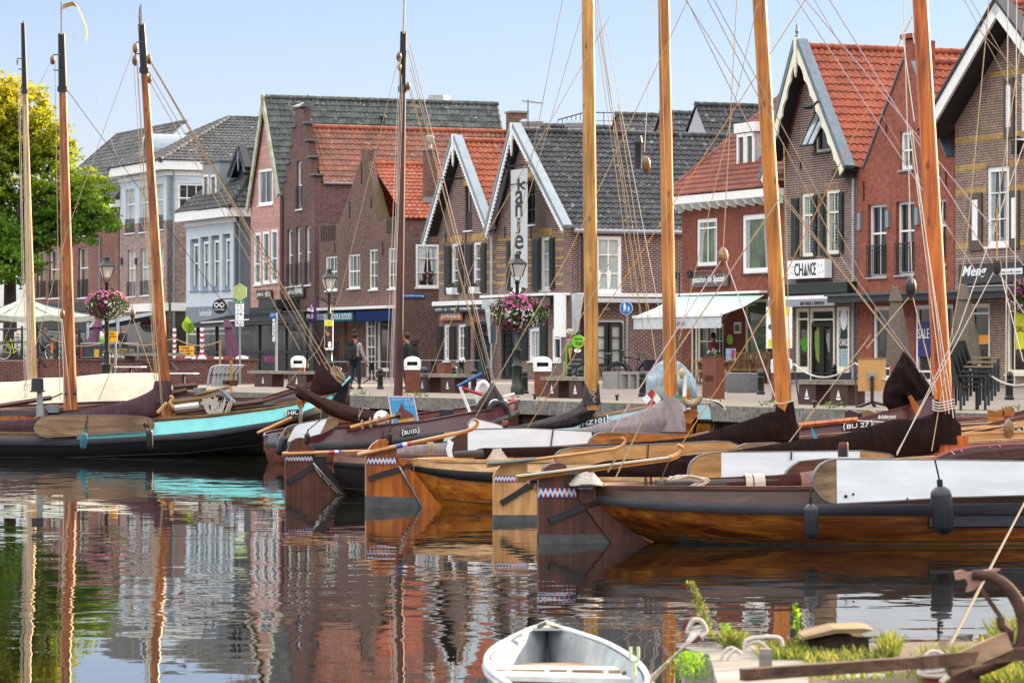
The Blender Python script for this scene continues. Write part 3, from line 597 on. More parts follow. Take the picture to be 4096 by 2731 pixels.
for x0,y0,x1,y1 in((492,1048,598,1165),(950,1005,1014,1110)):
    r=L0.rect(cB,x0,y0,x1,y1); nx=9 if x1-x0>80 else 5
    for i in range(nx):
        for j in range(6):
            s=lerp(r[0],r[2],(i+.25)/nx); z=lerp(r[1],r[3],(j+(.2 if i%2 else .5))/6.5); obj('air_brick',MB().box(L0.pt(s,z,.004),T_*.12,UP*.13,B_*.05),mat('brick_hole','120c0b',.9),h)
for x,y0,y1 in((780,610,760),(697,880,1000),(848,850,930),(594,1170,1235),(928,1160,1260)): anchor(h,L0,cB,x,y0,y1)
zw=L0.z_of(cG(1400,530)); aw=L0.rect(cG,1040,500,1745,545)
bx(h,'awning_case',L0,(sa,aw[1]+.05,sb+.05,aw[3]-.05),WHITE,.55,0)
def valance(root,x0,x1,ytop,h_,off,m,name='awning'):
    s0=L0.shift(off).s_of(cG(x0,0)[0]); s1=L0.shift(off).s_of(cG(x1,0)[0]); zt_=L0.shift(off).z_of(cG((x0+x1)/2,ytop)); b=MB(); n=int((s1-s0)/.16)
    for k in range(n):
        a,c=lerp(s0,s1,k/n),lerp(s0,s1,(k+1)/n); m_=(a+c)/2
        b.prism([L0.pt(a,zt_,off),L0.pt(c,zt_,off),L0.pt(c,zt_-h_,off),L0.pt(m_,zt_-h_-.06,off),L0.pt(a,zt_-h_,off)],B_*.02)
    return obj(name,b,m,root),(s0,zt_-h_*.9,s1,zt_-h_*.15)
aB=cloth('awning_blue','286f8a',.01); aN=cloth('awning_navy','1c2f5c',.01)
o,r=valance(h,1040,1368,562,.33,.62,aB); P_=L0.shift(.62); text(h,'DUIST SPORT  INDOOR & OUTDOOR',P_,(r[0]+.25,r[1],r[2]-.1,r[3]),TEXTW,.02)
o,r=valance(h,1395,1742,545,.4,.62,aN)
sd=L0.back(sb); ze=sd.z_of(cB(1180,1003)); A_=L0.sz(cB(797,600)); zr=A_[1]-.15
H=wins(h,sd,[(cB,1155,1180,1320,1480,2,(.33,.66),dict(fm=WHITE,gm=G0,fw=.1,rec=.05))])
wall(h,sd,[(.3,ZB),(10,ZB),(10,ze),(.3,ze)],H,BR_BROWN,name='side_wall')
r=sd.rect(cB,1178,1200,1305,1455); b=MB()
for s in(0,1):
    for k in range(6):
        a=r[0] if s==0 else r[2]; w0=(r[2]-r[0])*.47*(1-k/6) ; x=a+(1 if s==0 else -1)*w0
        b.prism([sd.pt(a+(1 if s==0 else -1)*w0*.0,r[3],-.06+k*.002),sd.pt(x,r[3],-.06+k*.002),sd.pt(a+(x-a)*.45,r[1]+.1,-.06+k*.002)],-sd.n*.001)
obj('curtain',b,cloth('white_curtain','c5cace',.01),h)
b=MB(); c=sd.pt((r[0]+r[2])/2,r[1]+.28,-.05)
for k in range(30): b.ball(c+sd.t*R.uniform(-.22,.22)+UP*R.uniform(-.25,.25)+sd.n*.01,.06,5,3)
obj('pot_plant',b,mat('plant_red_green','5d3134',.8,var=.6,scale=14,dark=(.01,.05,.02)),h)
tiles(h,sd.pt(.31,ze,.12),sd.pt(10.2,ze,.12),L0.pt(A_[0],zr,-10.2),L0.pt(A_[0],zr,-.31),TL_ORANGE); ridge(h,L0.pt(A_[0],zr+.05,-.31),L0.pt(A_[0],zr+.05,-10.2),TL_OR2)
eL=L0.s_of(cB(610,0)[0]); tiles(h,L0.pt(eL,L0.z_of(cB(610,1040)),-10.2),L0.pt(eL,L0.z_of(cB(610,1040)),-.31),L0.pt(A_[0],zr,-.31),L0.pt(A_[0],zr,-10.2),TL_ORANGE)
obj('gable_coping',MB().prism([L0.pt(A_[0]-.2,A_[1]+.1,.03),L0.pt(A_[0]+.1,A_[1]+.1,.03),L0.pt(*[(lambda q:(q[0]+.18,q[1]))(L0.sz(cB(905,1005)))][0],.03),L0.pt(*L0.sz(cB(900,1010)),.03)],B_*.42),mat('mossy_brick','5e4b3c',.9,var=.4,scale=9,dark=hexc('4c4a2a')),h)
k=sd.s_of(cB(1205,0)[0]); zc=sd.z_of(cB(1240,530)); kk=5.4; q=L0.pt(sb-1.5,ze+1.0,-kk)
s_=(W(cB(1205,700),q.y)); 
q=L0.pt(lerp(A_[0],sb,.55),lerp(zr,ze,.7),-sd.s_of(cB(1190,0)[0])-.0); dq=q.y; x_=W(cB(1205,700),dq).x; q+=V((x_-q.x,0,0)); zt2=W(cB(1240,528),dq).z
ch=chimney(h,q-UP*.9,.4,.48,zt2-q.z+.9,BR_BROWN); obj('flashing',MB().box(q+UP*.0-T_*.1-B_*.12,T_*.6,B_*.75,UP*.22),LEAD,ch)
obj('flue',MB().lathe(q+UP*(zt2-q.z)+B_*.24+T_*.2,[(.09,0),(.08,.28),(.15,.32),(.17,.36),(.17,.6),(.13,.64)],12),mat('flue_metal','a9a9a4',.4,metal=.4),ch,smooth=True)
r=sd.rect(cG,1822,392,2012,430); r=(r[0]-.1,*r[1:]); sign('blue street name sign reading Taanderssteeg on the alley wall',sd,r,mat('sign_blue','1f5fa8',.4),.05,[('Taanderssteeg',(.05,.2,.95,.85),TEXTW)],name='street_sign',deep=.03)
def bandrow(root,pl,s0,s1,zs,h_=.15,name='brick_band',off=.004):
    b=MB()
    for z in zs: b.box(pl.pt(s0,z,off),pl.t*(s1-s0),UP*h_,-pl.n*(off-.001))
    obj(name,b,BR_YEL,root)
def lintel(root,pl,c,x0,y0,x1,y1,m=None): 
    bx(root,'lintel',pl,pl.rect(c,x0,y0,x1,y1),m or BR_YEL,.006,0.001)
def checker(root,pl,s0,s1,z,skip):
    b=MB(); n=int((s1-s0)/.17)
    for k in range(n):
        s=lerp(s0,s1,k/n)
        if any(a-.1<s<c for a,c in skip): continue
        b.box(pl.pt(s,z+(k%2)*.11,.005),pl.t*.15,UP*.1,-pl.n*.004)
    obj('brick_frieze',b,BR_YEL,root)
h=house('small_gable_house','small dark brick gabled house with white scalloped bargeboards and an orange roof',1870)
sa,sb=L0.s_of(1755),L0.s_of(1984); A_=L0.sz(cC(262,300)); L_=L0.sz(cC(40,985)); R_=L0.sz(cC(440,890))
wl=(sa,lerp(L_[1],A_[1],.12)); wr=(sb,lerp(R_[1],A_[1],.02))
fm=dict(fm=WHITE,gm=G1,rec=.08,fw=.12,bw=.04)
u=[(cC,278,602,328,908,1,(),dict(fm=BLACK,gm=G1,rec=.12,fw=.08,sm=WHITE)),(cC,186,998,236,1345,1,(.33,.55,.75),fm),(cC,338,988,391,1338,1,(.33,.55,.75),fm),
   (cH,395,665,450,992,2,(.33,.66),fm),(cH,520,662,588,988,2,(.33,.66),fm)]
H=wins(h,L0,u); dr=L0.rect(cH,662,640,812,1155); H.append((dr[0],.14,dr[2],dr[3]))
wall(h,L0,[(sa,ZB),(sb,ZB),(sb,R_[1]),(A_[0],A_[1]-.25),(sa,wl[1])],H,BR_DARK)
win(h,L0,(dr[0],.14,dr[2],dr[3]),2,(.12,.24,.36,.48,.6),fm=BLACK,gm=G1,rec=.08,fw=.13,name='door',sill=False)
lw=L0.rect(cC,285,615,322,735); hd=L0.rect(cC,288,780,325,900); bx(h,'hatch_panel',L0,hd,BLACK,-.04,-.1)
for a in((140,1015,184,1350),(238,1008,270,1345),(288,1005,332,1345),(393,998,430,1340)): shutter(h,L0,cC,*a)
for a in((340,680,390,995),(448,680,508,985),(590,680,630,980)): shutter(h,L0,cH,*a)
zt_=L0.z_of(cC(260,955)); sk=[]
checker(h,L0,sa+.1,sb-.1,L0.z_of(cC(280,992)),sk)
for a in((188,940,256,990),(328,930,412,982)): lintel(h,L0,cC,*a)
for y in(1068,1140,1210,1280): bandrow(h,L0,L0.s_of(cC(430,0)[0]),sb-.02,[L0.z_of(cC(455,y))],.1)
for y in(1075,1140,1210,1285): bandrow(h,L0,sa+.02,L0.s_of(cC(138,0)[0]),[L0.z_of(cC(120,y))],.1)
lintel(h,L0,cC,268,560,326,598)
arch=MB(); c=((dr[0]+dr[2])/2,dr[3]-.15); rr=(dr[2]-dr[0])/2
for k in range(11):
    a0,a1=PI*(k+.05)/11,PI*(k+.95)/11
    arch.prism([L0.pt(c[0]+math.cos(a)*q*1.0,c[1]+math.sin(a)*q*.62,.012) for a,q in((a0,rr+.02),(a0,rr+.42),(a1,rr+.42),(a1,rr+.02))],B_*.012)
obj('arch_brick',arch,BR_YEL,h)
gable_roof(h,L0,(sa-.1,L_[1]+.35),A_,(sb-.05,R_[1]),.38,-11,TL_ORANGE,TL_OR2)
barge(h,L0,(sa-.75,L_[1]-.15),(A_[0],A_[1]+.18),(sb+.02,R_[1]-.15),.42,WHITE)
for x,y0,y1 in((148,930,990),(287,935,1010)): anchor(h,L0,cC,x,y0,y1)
obj('hoist_beam',MB().bar(L0.at(cC(262,545),0),L0.pt(L0.s_of(cC(262,0)[0])-.05,L0.z_of(cC(262,560)),1.0),.05,.05),IRON,h)
pp=L0.at(cC(480,950),.1); pipe(h,pp,V((pp.x,pp.y,.2)),mat('downpipe_white','b5bcc0',.5))
f=L0.rect(cC,85,1400,415,1430); bx(h,'fascia',L0,(sa,f[1],sb-.1,f[3]),WHITE,.3,0)
f=L0.rect(cC,85,1430,410,1472); sign('black sign strip over the small gabled house front',L0,(sa+.05,f[1]-.05,sb-.25,f[3]-.03),BLACK,.25,[('KOFFIE  •  IJS  •  TAART',(.04,.25,.44,.72),TEXTW),('BITTERKOEKJE',(.5,.25,.7,.75),TEXTW),('WIJN  •  THEE',(.76,.25,.97,.72),TEXTW)])
f=L0.rect(cH,388,552,582,630); sign('orange wooden sign with white capitals on the small gabled house',L0,f,mat('orange_wood','a8642a',.6,var=.3,scale=3),.14,[('JOUWE BULLETJE',(.05,.15,.93,.85),TEXTW,0,.01)])
for x,y in((208,1330),(362,1325)):
    q=L0.at(cC(x,y),.25); t=thing('flower_box','white flower box with green plants under the %s shuttered window of the small gabled house'%('first' if x<300 else 'second'),'flower box',q,'flower boxes on the small gabled house')
    b=MB(); b.prism([q-T_*.34+UP*.13,q+T_*.34+UP*.13,q+T_*.26-UP*.13,q-T_*.26-UP*.13],B_*.22); obj('box',b,WHITE,t)
    b=MB()
    for k in range(26): b.ball(q+T_*R.uniform(-.32,.32)+UP*R.uniform(.12,.3)+B_*R.uniform(0,.2),.05,5,3)
    obj('foliage',b,mat('box_leaves','2f4a22',.8,var=.7,scale=15,dark=(.05,.012,.012)),t)
h=house('banner_house','dark brick gabled house with white bargeboards, black side roof and hanging banner',2200)
sa,sb=L0.s_of(1985)+GAP,L0.s_of(2285); A_=L0.sz(cC(677,225)); L_=L0.sz(cC(470,925)); R_=L0.sz(cC(930,905))
sd=L0.back(sb); ze=sd.z_of(cC(1100,905))
u=[(cC,706,560,766,868,2,(.33,.66),dict(fm=BLACK,gm=G0,rec=.1,fw=.07,sm=WHITE)),(cC,808,950,872,1325,1,(.33,.62,),dict(fm=WHITE,gm=G3,rec=.07,fw=.15)),(cC,608,960,668,1335,1,(.33,.62),dict(fm=WHITE,gm=G1,rec=.07,fw=.15)),
   (cH,1155,690,1252,995,2,(),dict(fm=WHITE,gm=G3,rec=.08,fw=.16)),(cH,1360,700,1442,1000,1,(.3,),dict(fm=WHITE,gm=G1,rec=.08,fw=.16))]
H=wins(h,L0,u); dr=L0.rect(cH,908,640,1042,1165); H.append((dr[0],.14,dr[2],dr[3]))
wall(h,L0,[(sa,ZB),(sb,ZB),(sb,ze),(sb-.02,R_[1]),(A_[0],A_[1]-.25),(sa,L_[1]+.15)],H,BR_DARK)
win(h,L0,(dr[0],.14,dr[2],dr[3]),2,(.2,.3,.4,.5),fm=BLACK,gm=G1,rec=.08,fw=.14,name='door',sill=False)
for a in((573,980,601,1322),(752,968,806,1322),(872,960,906,1318)): shutter(h,L0,cC,*a)
for a in((1080,640,1148,985),(1258,610,1325,970)): shutter(h,L0,cH,*a,m=BLACK)
checker(h,L0,sa+.2,sb-.05,L0.z_of(cC(720,965)),[])
lintel(h,L0,cC,795,888,886,945); lintel(h,L0,cC,712,498,752,545)
for y in(985,1045,1105,1165,1225,1285): bandrow(h,L0,L0.s_of(cC(908,0)[0]),L0.s_of(cC(965,0)[0]),[L0.z_of(cC(935,y))],.09); bandrow(h,L0,L0.s_of(cC(715,0)[0]),L0.s_of(cC(750,0)[0]),[L0.z_of(cC(733,y))],.09); bandrow(h,L0,L0.s_of(cC(497,0)[0]),L0.s_of(cC(570,0)[0]),[L0.z_of(cC(525,y))],.09)
wall(h,sd,[(0.26,ZB),(9.5,ZB),(9.5,ze),(.26,ze)],wins(h,sd,[(cC,1188,950,1368,1342,2,(.33,.66),dict(fm=WHITE,gm=G3,fw=.13,bw=.05,rec=.05)),(cH,1760,625,2012,1060,1,(),dict(fm=WHITE,gm=BLACK,fw=.08,rec=.1,sill=False,name='door_frame'))]),BR_DARK,name='side_wall')
r=sd.rect(cH,1790,645,1855,1050); 
for a in((1700,650,1852,1045),(1866,655,1988,1045)):
    r=sd.rect(cH,*a); win(h,sd,r,1,(.33,.62),fm=BLACK,gm=G3,rec=-.04,fw=.12,name='door',sill=False)
r=sd.rect(cC,1205,1215,1350,1318); bx(h,'dark_pane',sd,(r[0]+.05,r[1],r[2]-.05,r[3]-.02),G0,-.102,-.12)
for x in(1212,1285):
    c=sd.at(cC(x,1305),-.08); obj('vase',MB().lathe(c+sd.n*.0,[(.05,0),(.07,.1),(.1,.45),(.09,.62)],10),WHITE,h,smooth=True)
eP=lambda o:(L0.pt(R_[0]+.15,ze+.02,o))
tiles(h,L0.pt(sb+.12,ze+.02,.3),sd.pt(9.6,ze+.02,.12),L0.pt(A_[0],A_[1],-9.6),L0.pt(A_[0],A_[1],.3),TL_BLACK); tiles(h,L0.pt(sa-.1,L_[1]+.1,-9.6),L0.pt(sa-.1,L_[1]+.1,.3),L0.pt(A_[0],A_[1],.3),L0.pt(A_[0],A_[1],-9.6),TL_BLACK); ridge(h,L0.pt(A_[0],A_[1]+.06,.3),L0.pt(A_[0],A_[1]+.06,-9.6),TL_BLACK)
gutter(h,sd.pt(.05,ze-.04,.16),sd.pt(9.5,ze-.04,.16),r=.09)
barge(h,L0,(sa-.12,L_[1]-.12),(A_[0],A_[1]+.2),(sb+.22,R_[1]-.02),.45,WHITE)
pp=L0.pt(sb+.02,ze-.1,.08); pipe(h,sd.pt(.45,ze-.1,.08),sd.pt(.45,.1,.08),mat('downpipe_dark','2e2320',.5),.055)
for x,y0,y1 in((561,880,960),(742,885,965)): anchor(h,L0,cC,x,y0,y1)
c=sd.pt(5.55,lerp(ze,A_[1],.72),0); c=W(cC(1487,400),sd.pt(4.6,0).y-1.2); obj('vent_pipe',MB().lathe(c-UP*.4,[(.13,0),(.13,.9),(.17,.95),(.12,1.2)],10),DARKG,h,smooth=True)
f=L0.rect(cC,420,1355,960,1382); bx(h,'awning_case',L0,(sa+.1,f[1]+.05,sb-.05,f[3]),WHITE,.75,0)
f2=L0.rect(cC,420,1385,890,1420); bx(h,'awning',L0,(sa+.2,f2[1]-.1,L0.s_of(cC(890,0)[0]),f2[3]),cloth('awning_white','c2c8cb',.01),.7,.1)
b=MB(); P=lambda x,y,o:L0.shift(o).at(cH(x,y))
b.prism([P(752,465,.8),P(862,470,.8),P(860,838,.6),P(800,832,.6)],B_*.05); obj('awning_drop',b,MATS['awning_white'],h); obj('awning_side',MB().prism([P(1378,385,.8),P(1462,380,.8),P(1462,778,.8),P(1380,775,.8)],B_*.12),WHITE,h)
b=MB()
for k in range(8): b.prism([P(805+k*7,500,.83),P(808+k*7,500,.83),P(814+k*5.6,836,.63),P(812+k*5.6,836,.63)],B_*.02)
obj('awning_stripe',b,mat('stripe_grey','5a5f63',.8),h)
f=sd.rect(cC,1045,1348,1650,1372); bx(h,'awning_case',sd,(f[0],f[1],9.,f[3]),WHITE,.45,0); f=sd.rect(cC,1080,1382,1650,1412); bx(h,'awning',sd,(f[0],f[1],9.,f[3]),MATS['awning_white'],.5,.1)
b=MB(); SP=lambda x,y,o:sd.shift(o).at(cH(x,y)); b.prism([SP(1568,388,.5),SP(1648,392,.5),SP(1600,720,.35),SP(1570,755,.35)],-sd.n*.3); obj('awning_drop',b,MATS['awning_white'],h)
f=sd.rect(cH,1798,515,1862,538); bx(h,'wall_lamp',sd,f,GREYP,.2,0)
ft=L0.shift(.9); q=ft.at(cC(655,1312)); t=thing('hanging_banner','long white banner with black hand drawn letters hanging before the large gabled house','banner',q)
r=ft.rect(cC,598,482,713,1312); obj('cloth',MB().box(ft.pt(r[0],r[1],0),T_*(r[2]-r[0]),UP*(r[3]-r[1]),B_*.012),mat('banner_white','b9bdc0',.8,var=.08),t)
yy=[(540,625,675),(630,730,658),(728,812,655),(822,935,648),(940,1040,655),(1050,1140,655)]
for ch_,(y0,y1,xc),w in zip('kanjer',yy,(30,28,24,18,32,18)):
    text(t,ch_,ft,ft.rect(cC,xc-w,y0,xc+w,y1),TEXTB,.004,bold=.012)
b=MB(); a=ft.pt(r[0]-.1,r[3]+.12,.0); 
for z in(.15,-.55): b.bar(ft.pt(r[0]-.1,r[3]+z,.0),ft.pt(r[2]+.1,r[3]+z,.0),.04,.04); b.bar(ft.pt(r[2],r[3]+z,0),L0.pt(L0.s_of(2110),r[3]+z+.3,0),.04,.04)
b.bar(ft.pt(r[0]-.1,r[3]+.15,0),ft.pt(r[0]-.1,r[3]-.55,0),.04,.04)
obj('bracket',b,IRON,t)
r=L0.shift(.5).rect(cH,1225,432,1308,472); t=sign('dark sign with white arrow hanging under the awning of the banner house',L0.shift(.5),r,GREENP,.3,[('→',(.62,.2,.92,.8),TEXTW),('▣',(.38,.15,.6,.85),TEXTW)])
h=house('rear_houses_group','',2500); bpy.data.objects.remove(h)
def back_roof(name,label,cat,x0,x1,yr,ye,d,m,wm,left=True,dep=9,verge=None):
    """a house behind the front row with its ridge seen broadside: ridge y yr, eaves y ye"""
    p=Pl(pd(x0,d),B_); s1=p.s_of(x1); zr=p.z_of((x0,yr)); ze=p.z_of((x0,ye)); q=p.pt(0,0)
    w=(zr-ze)*.85; t=thing(name,label,cat,(q.x,q.y,ZB))
    tiles(t,p.pt(0,ze,w),p.pt(s1,ze,w),p.pt(s1,zr,0),p.pt(0,zr,0),m); tiles(t,p.pt(s1,ze,-w),p.pt(0,ze,-w),p.pt(0,zr,0),p.pt(s1,zr,0),m); ridge(t,p.pt(0,zr+.05,0),p.pt(s1,zr+.05,0),m)
    g=[p.pt(.06,ZB,w-.15),p.pt(.06,ze-.05,w-.15),p.pt(.06,zr-.08,0),p.pt(.06,ze-.05,-w+.15),p.pt(.06,ZB,-w+.15)]
    obj('wall',MB().prism(g,p.t*(s1-.12)),wm,t); return t,p,zr,ze
t,p,zr,ze=back_roof('rear_house','dark tiled rear house with a pale gable end between the two masts','house',3170-390,3080,423,760,141,TL_BLACK,mat('render_pale','a9b0b6',.8,var=.06))
t,p,zr,ze=back_roof('rear_house','dark roofed rear house just left of the pale gabled one','house',2640,2830,455,700,143,TL_DARK,BR_BROWN)
t,p,zr,ze=back_roof('rear_house','grey roofed rear house whose ridge shows right of the tall light mast','house',2462,2640,462,700,146,TL_DARK,BR_BROWN)
t,p,zr,ze=back_roof('rear_house','low dark ridge behind the banner house with metal hoods on it','house',2085,2480,505,700,149,TL_DARK,BR_BROWN)
for x0,x1,y0,y1 in((2080,2172,478,520),(2262,2345,482,535)):
    c=W(((x0+x1)/2,y1),143); w=(x1-x0)/F*143; hh=(y1-y0)/F*143
    v=thing('roof_vent','metal ventilation hood on the flat roof %s the tall light mast'%('beside the chimney, left of' if x0<2200 else 'right beside'),'roof vent',c-UP*.9,'roof vents behind the banner house'); b=MB(); b.box(c-V((w*.38,0,.9)),V((w*.76,0,0)),V((0,1,0)),UP*(hh*.5+.9)); obj('box',b,mat('vent_white','a9b2b8',.5),v)
    b=MB(); b.rings([[c+V((sx*w*k,1.1*sy*k+.5,z)) for sx,sy in((-.5,-.5),(.5,-.5),(.5,.5),(-.5,.5))] for k,z in((1.,hh*.5),(1.04,hh*.8),(.8,hh*1.05))]); obj('hood',b,ZINC,v)
b=MB(); a,c,e=W((2232,480),150),W((2340,450),149),W((2568,453),147)
for p_,q_ in((a,c),(c,e)): 
    b.bar(p_,q_,.04,.04); b.bar(p_-UP*.35,q_-UP*.35,.02,.02)
    for k in range(7): r_=p_.lerp(q_,k/6); b.bar(r_,r_-UP*1.1,.03,.03,V((1,0,0)))
obj('roof_railing',b,IRON,None,label='black railing of a roof terrace above the dark ridge',cat='railing')
t=thing('roof_antenna','television antenna with two spiky arms on the banner house chimney side','antenna',W((2112,525),139))
o=W((2112,525),139); b=MB(); b.bar(o,o+UP*1.25,.04,.04,V((1,0,0))); obj('mast',b,IRON,t); b=MB()
z=o+UP*1.15; b.bar(z-V((.25,0,-.05)),z+V((.6,-.1,-.05)),.04,.04)
for k in range(9): c=z+V((-.2+k*.09,0,.05-.012*k)); b.bar(c-V((0,.15,.06)),c+V((0,.15,.06)),.02,.02)
z=o+UP*.2; b.bar(z-V((.4,0,0)),z+V((.75,-.1,0)),.035,.035)
for k in range(8): c=z+V((-.35+k*.13,0,0)); b.bar(c-V((.0,.25,0)),c+V((.0,.25,.0)),.02,.02); b.bar(c-V((.0,.0,.07)),c+V((.0,.0,.07)),.02,.02)
obj('aerial',b,mat('aerial_metal','8a7f70',.4,metal=.5),t)
c=W((1714,382),168.5); t=obj('roof_box',MB().box(c-V((.0,0,1.0)),V((.72,-.0,0))*1,V((.3,.8,0)),UP*1.02),mat('box_grey','a4adb0',.5),None,label='pale grey box on the ridge of the mossy roof',cat='roof box')
c=W(cB(925,345),162.); o=thing('roof_flue','black flue pipe on the mossy roof of the pink house','flue',c-UP*.5); obj('pipe',MB().lathe(c-UP*.25,[(.1,0),(.1,.5),(.17,.53),(.17,.64),(.12,.66)],10),DARKG,o,smooth=True)
h=house('ice_cream_house','bordeaux brick house with a hipped red roof, white dormer and mint awning',2930)
sa,sb=L0.s_of(2728),L0.s_of(3136)-GAP; zc=L0.z_of(cD(700,885)); 
f=dict(fm=WHITE,gm=G2,rec=.08,fw=.13,sm=mat('sill_stone','4c3533',.8))
dr=L0.rect(cI,815,660,1105,1110)
H=wins(h,L0,[(cD,325,1000,466,1330,2,(.2,),f),(cD,643,970,828,1380,1,(),dict(f,fw=.17))])
sw=L0.rect(cI,1300,440,1500,960); H+=[(dr[0],.14,dr[2],dr[3]),sw]
wall(h,L0,[(sa,ZB),(sb,ZB),(sb,zc),(sa,zc)],H,BR_IJS); wall(h,L0.back(sb),[(0.25,ZB),(8,ZB),(8,zc),(.25,zc)],[],BR_IJS,name='side_wall')
r=(dr[0],.14,dr[2],dr[3]); w3=(r[2]-r[0])
win(h,L0,(r[0],.14,r[0]+w3*.17,r[3]),1,(),fm=CREAM,gm=G4,rec=.06,fw=.1,name='side_light',sill=False)
win(h,L0,(r[0]+w3*.18,.14,r[0]+w3*.72,r[3]),2,(.3,.6),fm=CREAM,gm=G4,rec=.1,fw=.12,name='door',sill=False)
win(h,L0,(r[0]+w3*.73,.14,r[2],r[3]),2,(.3,.6),fm=CREAM,gm=G2,rec=.06,fw=.1,name='side_light',sill=False)
win(h,L0,sw,1,(),fm=CREAM,gm=G2,rec=.06,fw=.1,name='shop_window')
zc2=zc+.36; bx(h,'cornice',L0,(sa-.42,zc+.1,sb,zc2),WHITE,.5,0); b=MB()
for k in range(12): 
    s=lerp(sa+.05,sb-.2,k/11); obj('corbel',MB().prism([L0.pt(s,zc+.1,.42),L0.pt(s,zc-.06,.3),L0.pt(s,zc-.14,.01),L0.pt(s,zc+.1,.01)],T_*.16),WHITE,h)
e0=L0.pt(sa-.45,zc2+.02,.5); e1=L0.pt(sb+.0,zc2+.02,.5); dpt=4.6; zr=zc2+4.3
rl=W(cD(1040,58),L0.pt(sa,0,-dpt).y); r0=L0.pt(sa-.25,rl.z,-dpt); r1=L0.pt(sb,rl.z,-dpt)
tiles(h,e0,e1,r1,r0,TL_BORD,cw=.2,rh=.3); tiles(h,L0.pt(sb,zc2,-9.5),L0.pt(sa-.45,zc2,-9.5),r0,r1,TL_BORD); ridge(h,e0,r0,TL_BORD,.13)
obj('gable_end',MB().prism([L0.pt(sa-.2,zc,.2),r0-UP*.2+T_*.06,L0.pt(sa-.2,zc,-9.3)],T_*.2),BR_IJS,h)
dp=L0.shift(-.75); s0,s1=dp.s_of(cD(615,0)[0]),dp.s_of(cD(745,0)[0]); z0,z1=dp.z_of(cD(680,722)),dp.z_of(cD(680,400))
dm=obj('dormer',MB().box(dp.pt(s0,z0,0),T_*(s1-s0),UP*(z1-z0),B_*3.4),WHITEB,h)
obj('dormer_roof',MB().box(dp.pt(s0-.1,z1,.12),T_*(s1-s0+.2),UP*.32,B_*3.5),WHITE,dm)
b0=(s0+s1)/2; 
for a,c in((s0+.06,b0-.02),(b0+.02,s1-.06)): win(dm,dp,(a,z0+.08,c,z1-.04),1,(),fm=WHITE,gm=G5 if a<b0-.3 else G2,rec=-.05,fw=.11,name='dormer_window',sill=False)
obj('dormer_flashing',MB().box(dp.pt(s0-.15,z0-.1,.1),T_*(s1-s0+.3),UP*.12,B_*.5),LEAD,dm)
r=L0.rect(cD,302,1385,560,1475); t=sign('grey brown shop sign with white lettering lit by two black spotlights',L0,r,mat('sign_taupe','5a5250',.6),.12,[('IJssalon de Spatel',(.06,.2,.93,.85),TEXTW,.15,.008)])
b=MB(); a=L0.at(cD(258,1378),.3); e=L0.at(cD(500,1365),.3); b.tube([a,e],.02,6); b.tube([a,a-UP*.9],.025,6)
for x in(262,380): 
    q=L0.at(cD(x,1390),.45); b.box(q-T_*.16-UP*.14,T_*.3,UP*.26+N_*.08,N_*.1); b.bar(q,L0.at(cD(x+15,1372),.3),.03,.03)
obj('spotlight',b,BLACK,t)
def awning(root,x0,x1,yt,xf0,xf1,yf,val,m,out,name='awning'):
    fp=L0.shift(out); a=L0.at((x0,yt),.1); b_=L0.at((x1,yt),.1); c=fp.at((xf1,yf)); d=fp.at((xf0,yf)); c.z=d.z=(c.z+d.z)/2
    mb=MB(); n=22
    for k in range(n):
        p0,p1,q0,q1=a.lerp(b_,k/n),a.lerp(b_,(k+1)/n),d.lerp(c,k/n),d.lerp(c,(k+1)/n)
        mb.rings([[p0,p1-T_*.0,p1-UP*.015,p0-UP*.015],[p0.lerp(q0,.5)-UP*.07,p1.lerp(q1,.5)-UP*.07,p1.lerp(q1,.5)-UP*.085,p0.lerp(q0,.5)-UP*.085],[q0,q1,q1-UP*.015,q0-UP*.015]])
    o=obj(name,mb,m,root); v=MB()
    for k in range(n): q0,q1=d.lerp(c,k/n),d.lerp(c,(k+1)/n); dz=.02*(k%2); v.prism([q0+N_*dz,q1+N_*(.02-dz),q1+N_*(.02-dz)-UP*val,q0+N_*dz-UP*val],B_*.015)
    obj('valance',v,MATS['awning_white'],o); obj('front_bar',MB().bar(d,c,.1,.09),WHITE,o); obj('awning_arm',MB().bar(a.lerp(b_,.9)-UP*.3,d.lerp(c,.85)-UP*.02,.06,.05).bar(a.lerp(b_,.1)-UP*.3,d.lerp(c,.15)-UP*.02,.06,.05),WHITE,o)
    return o,d,c
def stripes(name,c1,c2,p=.22):
    m,nt,pb,o=nodes(name); g=N(nt,'NewGeometry'); d=N(nt,'VectorMath',operation='DOT_PRODUCT'); nt.links.new(g.outputs['Position'],d.inputs[0]); d.inputs[1].default_value=tuple(T_/p)
    fr=N(nt,'Math',operation='FRACT'); nt.links.new(d.outputs['Value'],fr.inputs[0]); nt.links.new(ramp(nt,fr.outputs[0],[(.45,hexc(c1)),(.5,hexc(c2)),(.95,hexc(c2)),(1,hexc(c1))]),pb.inputs['Base Color']); pb.inputs['Roughness'].default_value=.85; return m
o,d,c=awning(h,cI(720,0)[0],cI(1500,0)[0],cI(0,402)[1],cI(300,0)[0],cI(1085,0)[0],cI(0,590)[1],.42,stripes('awning_mint','b0cfbf','c6dccf'),2.7)
fp=L0.shift(2.75); text(o,'De Spatel',fp,(lerp(fp.s_of(cI(300,0)[0]),fp.s_of(cI(1085,0)[0]),.46),d.z-.36,lerp(fp.s_of(cI(300,0)[0]),fp.s_of(cI(1085,0)[0]),.6),d.z-.14),TEXTB,.02,shear=.2)
bx(h,'awning_case',L0,(L0.s_of(cI(720,0)[0]),L0.z_of(cI(1100,398)),L0.s_of(cI(1500,0)[0]),L0.z_of(cI(1100,378))),WHITE,.3,0)
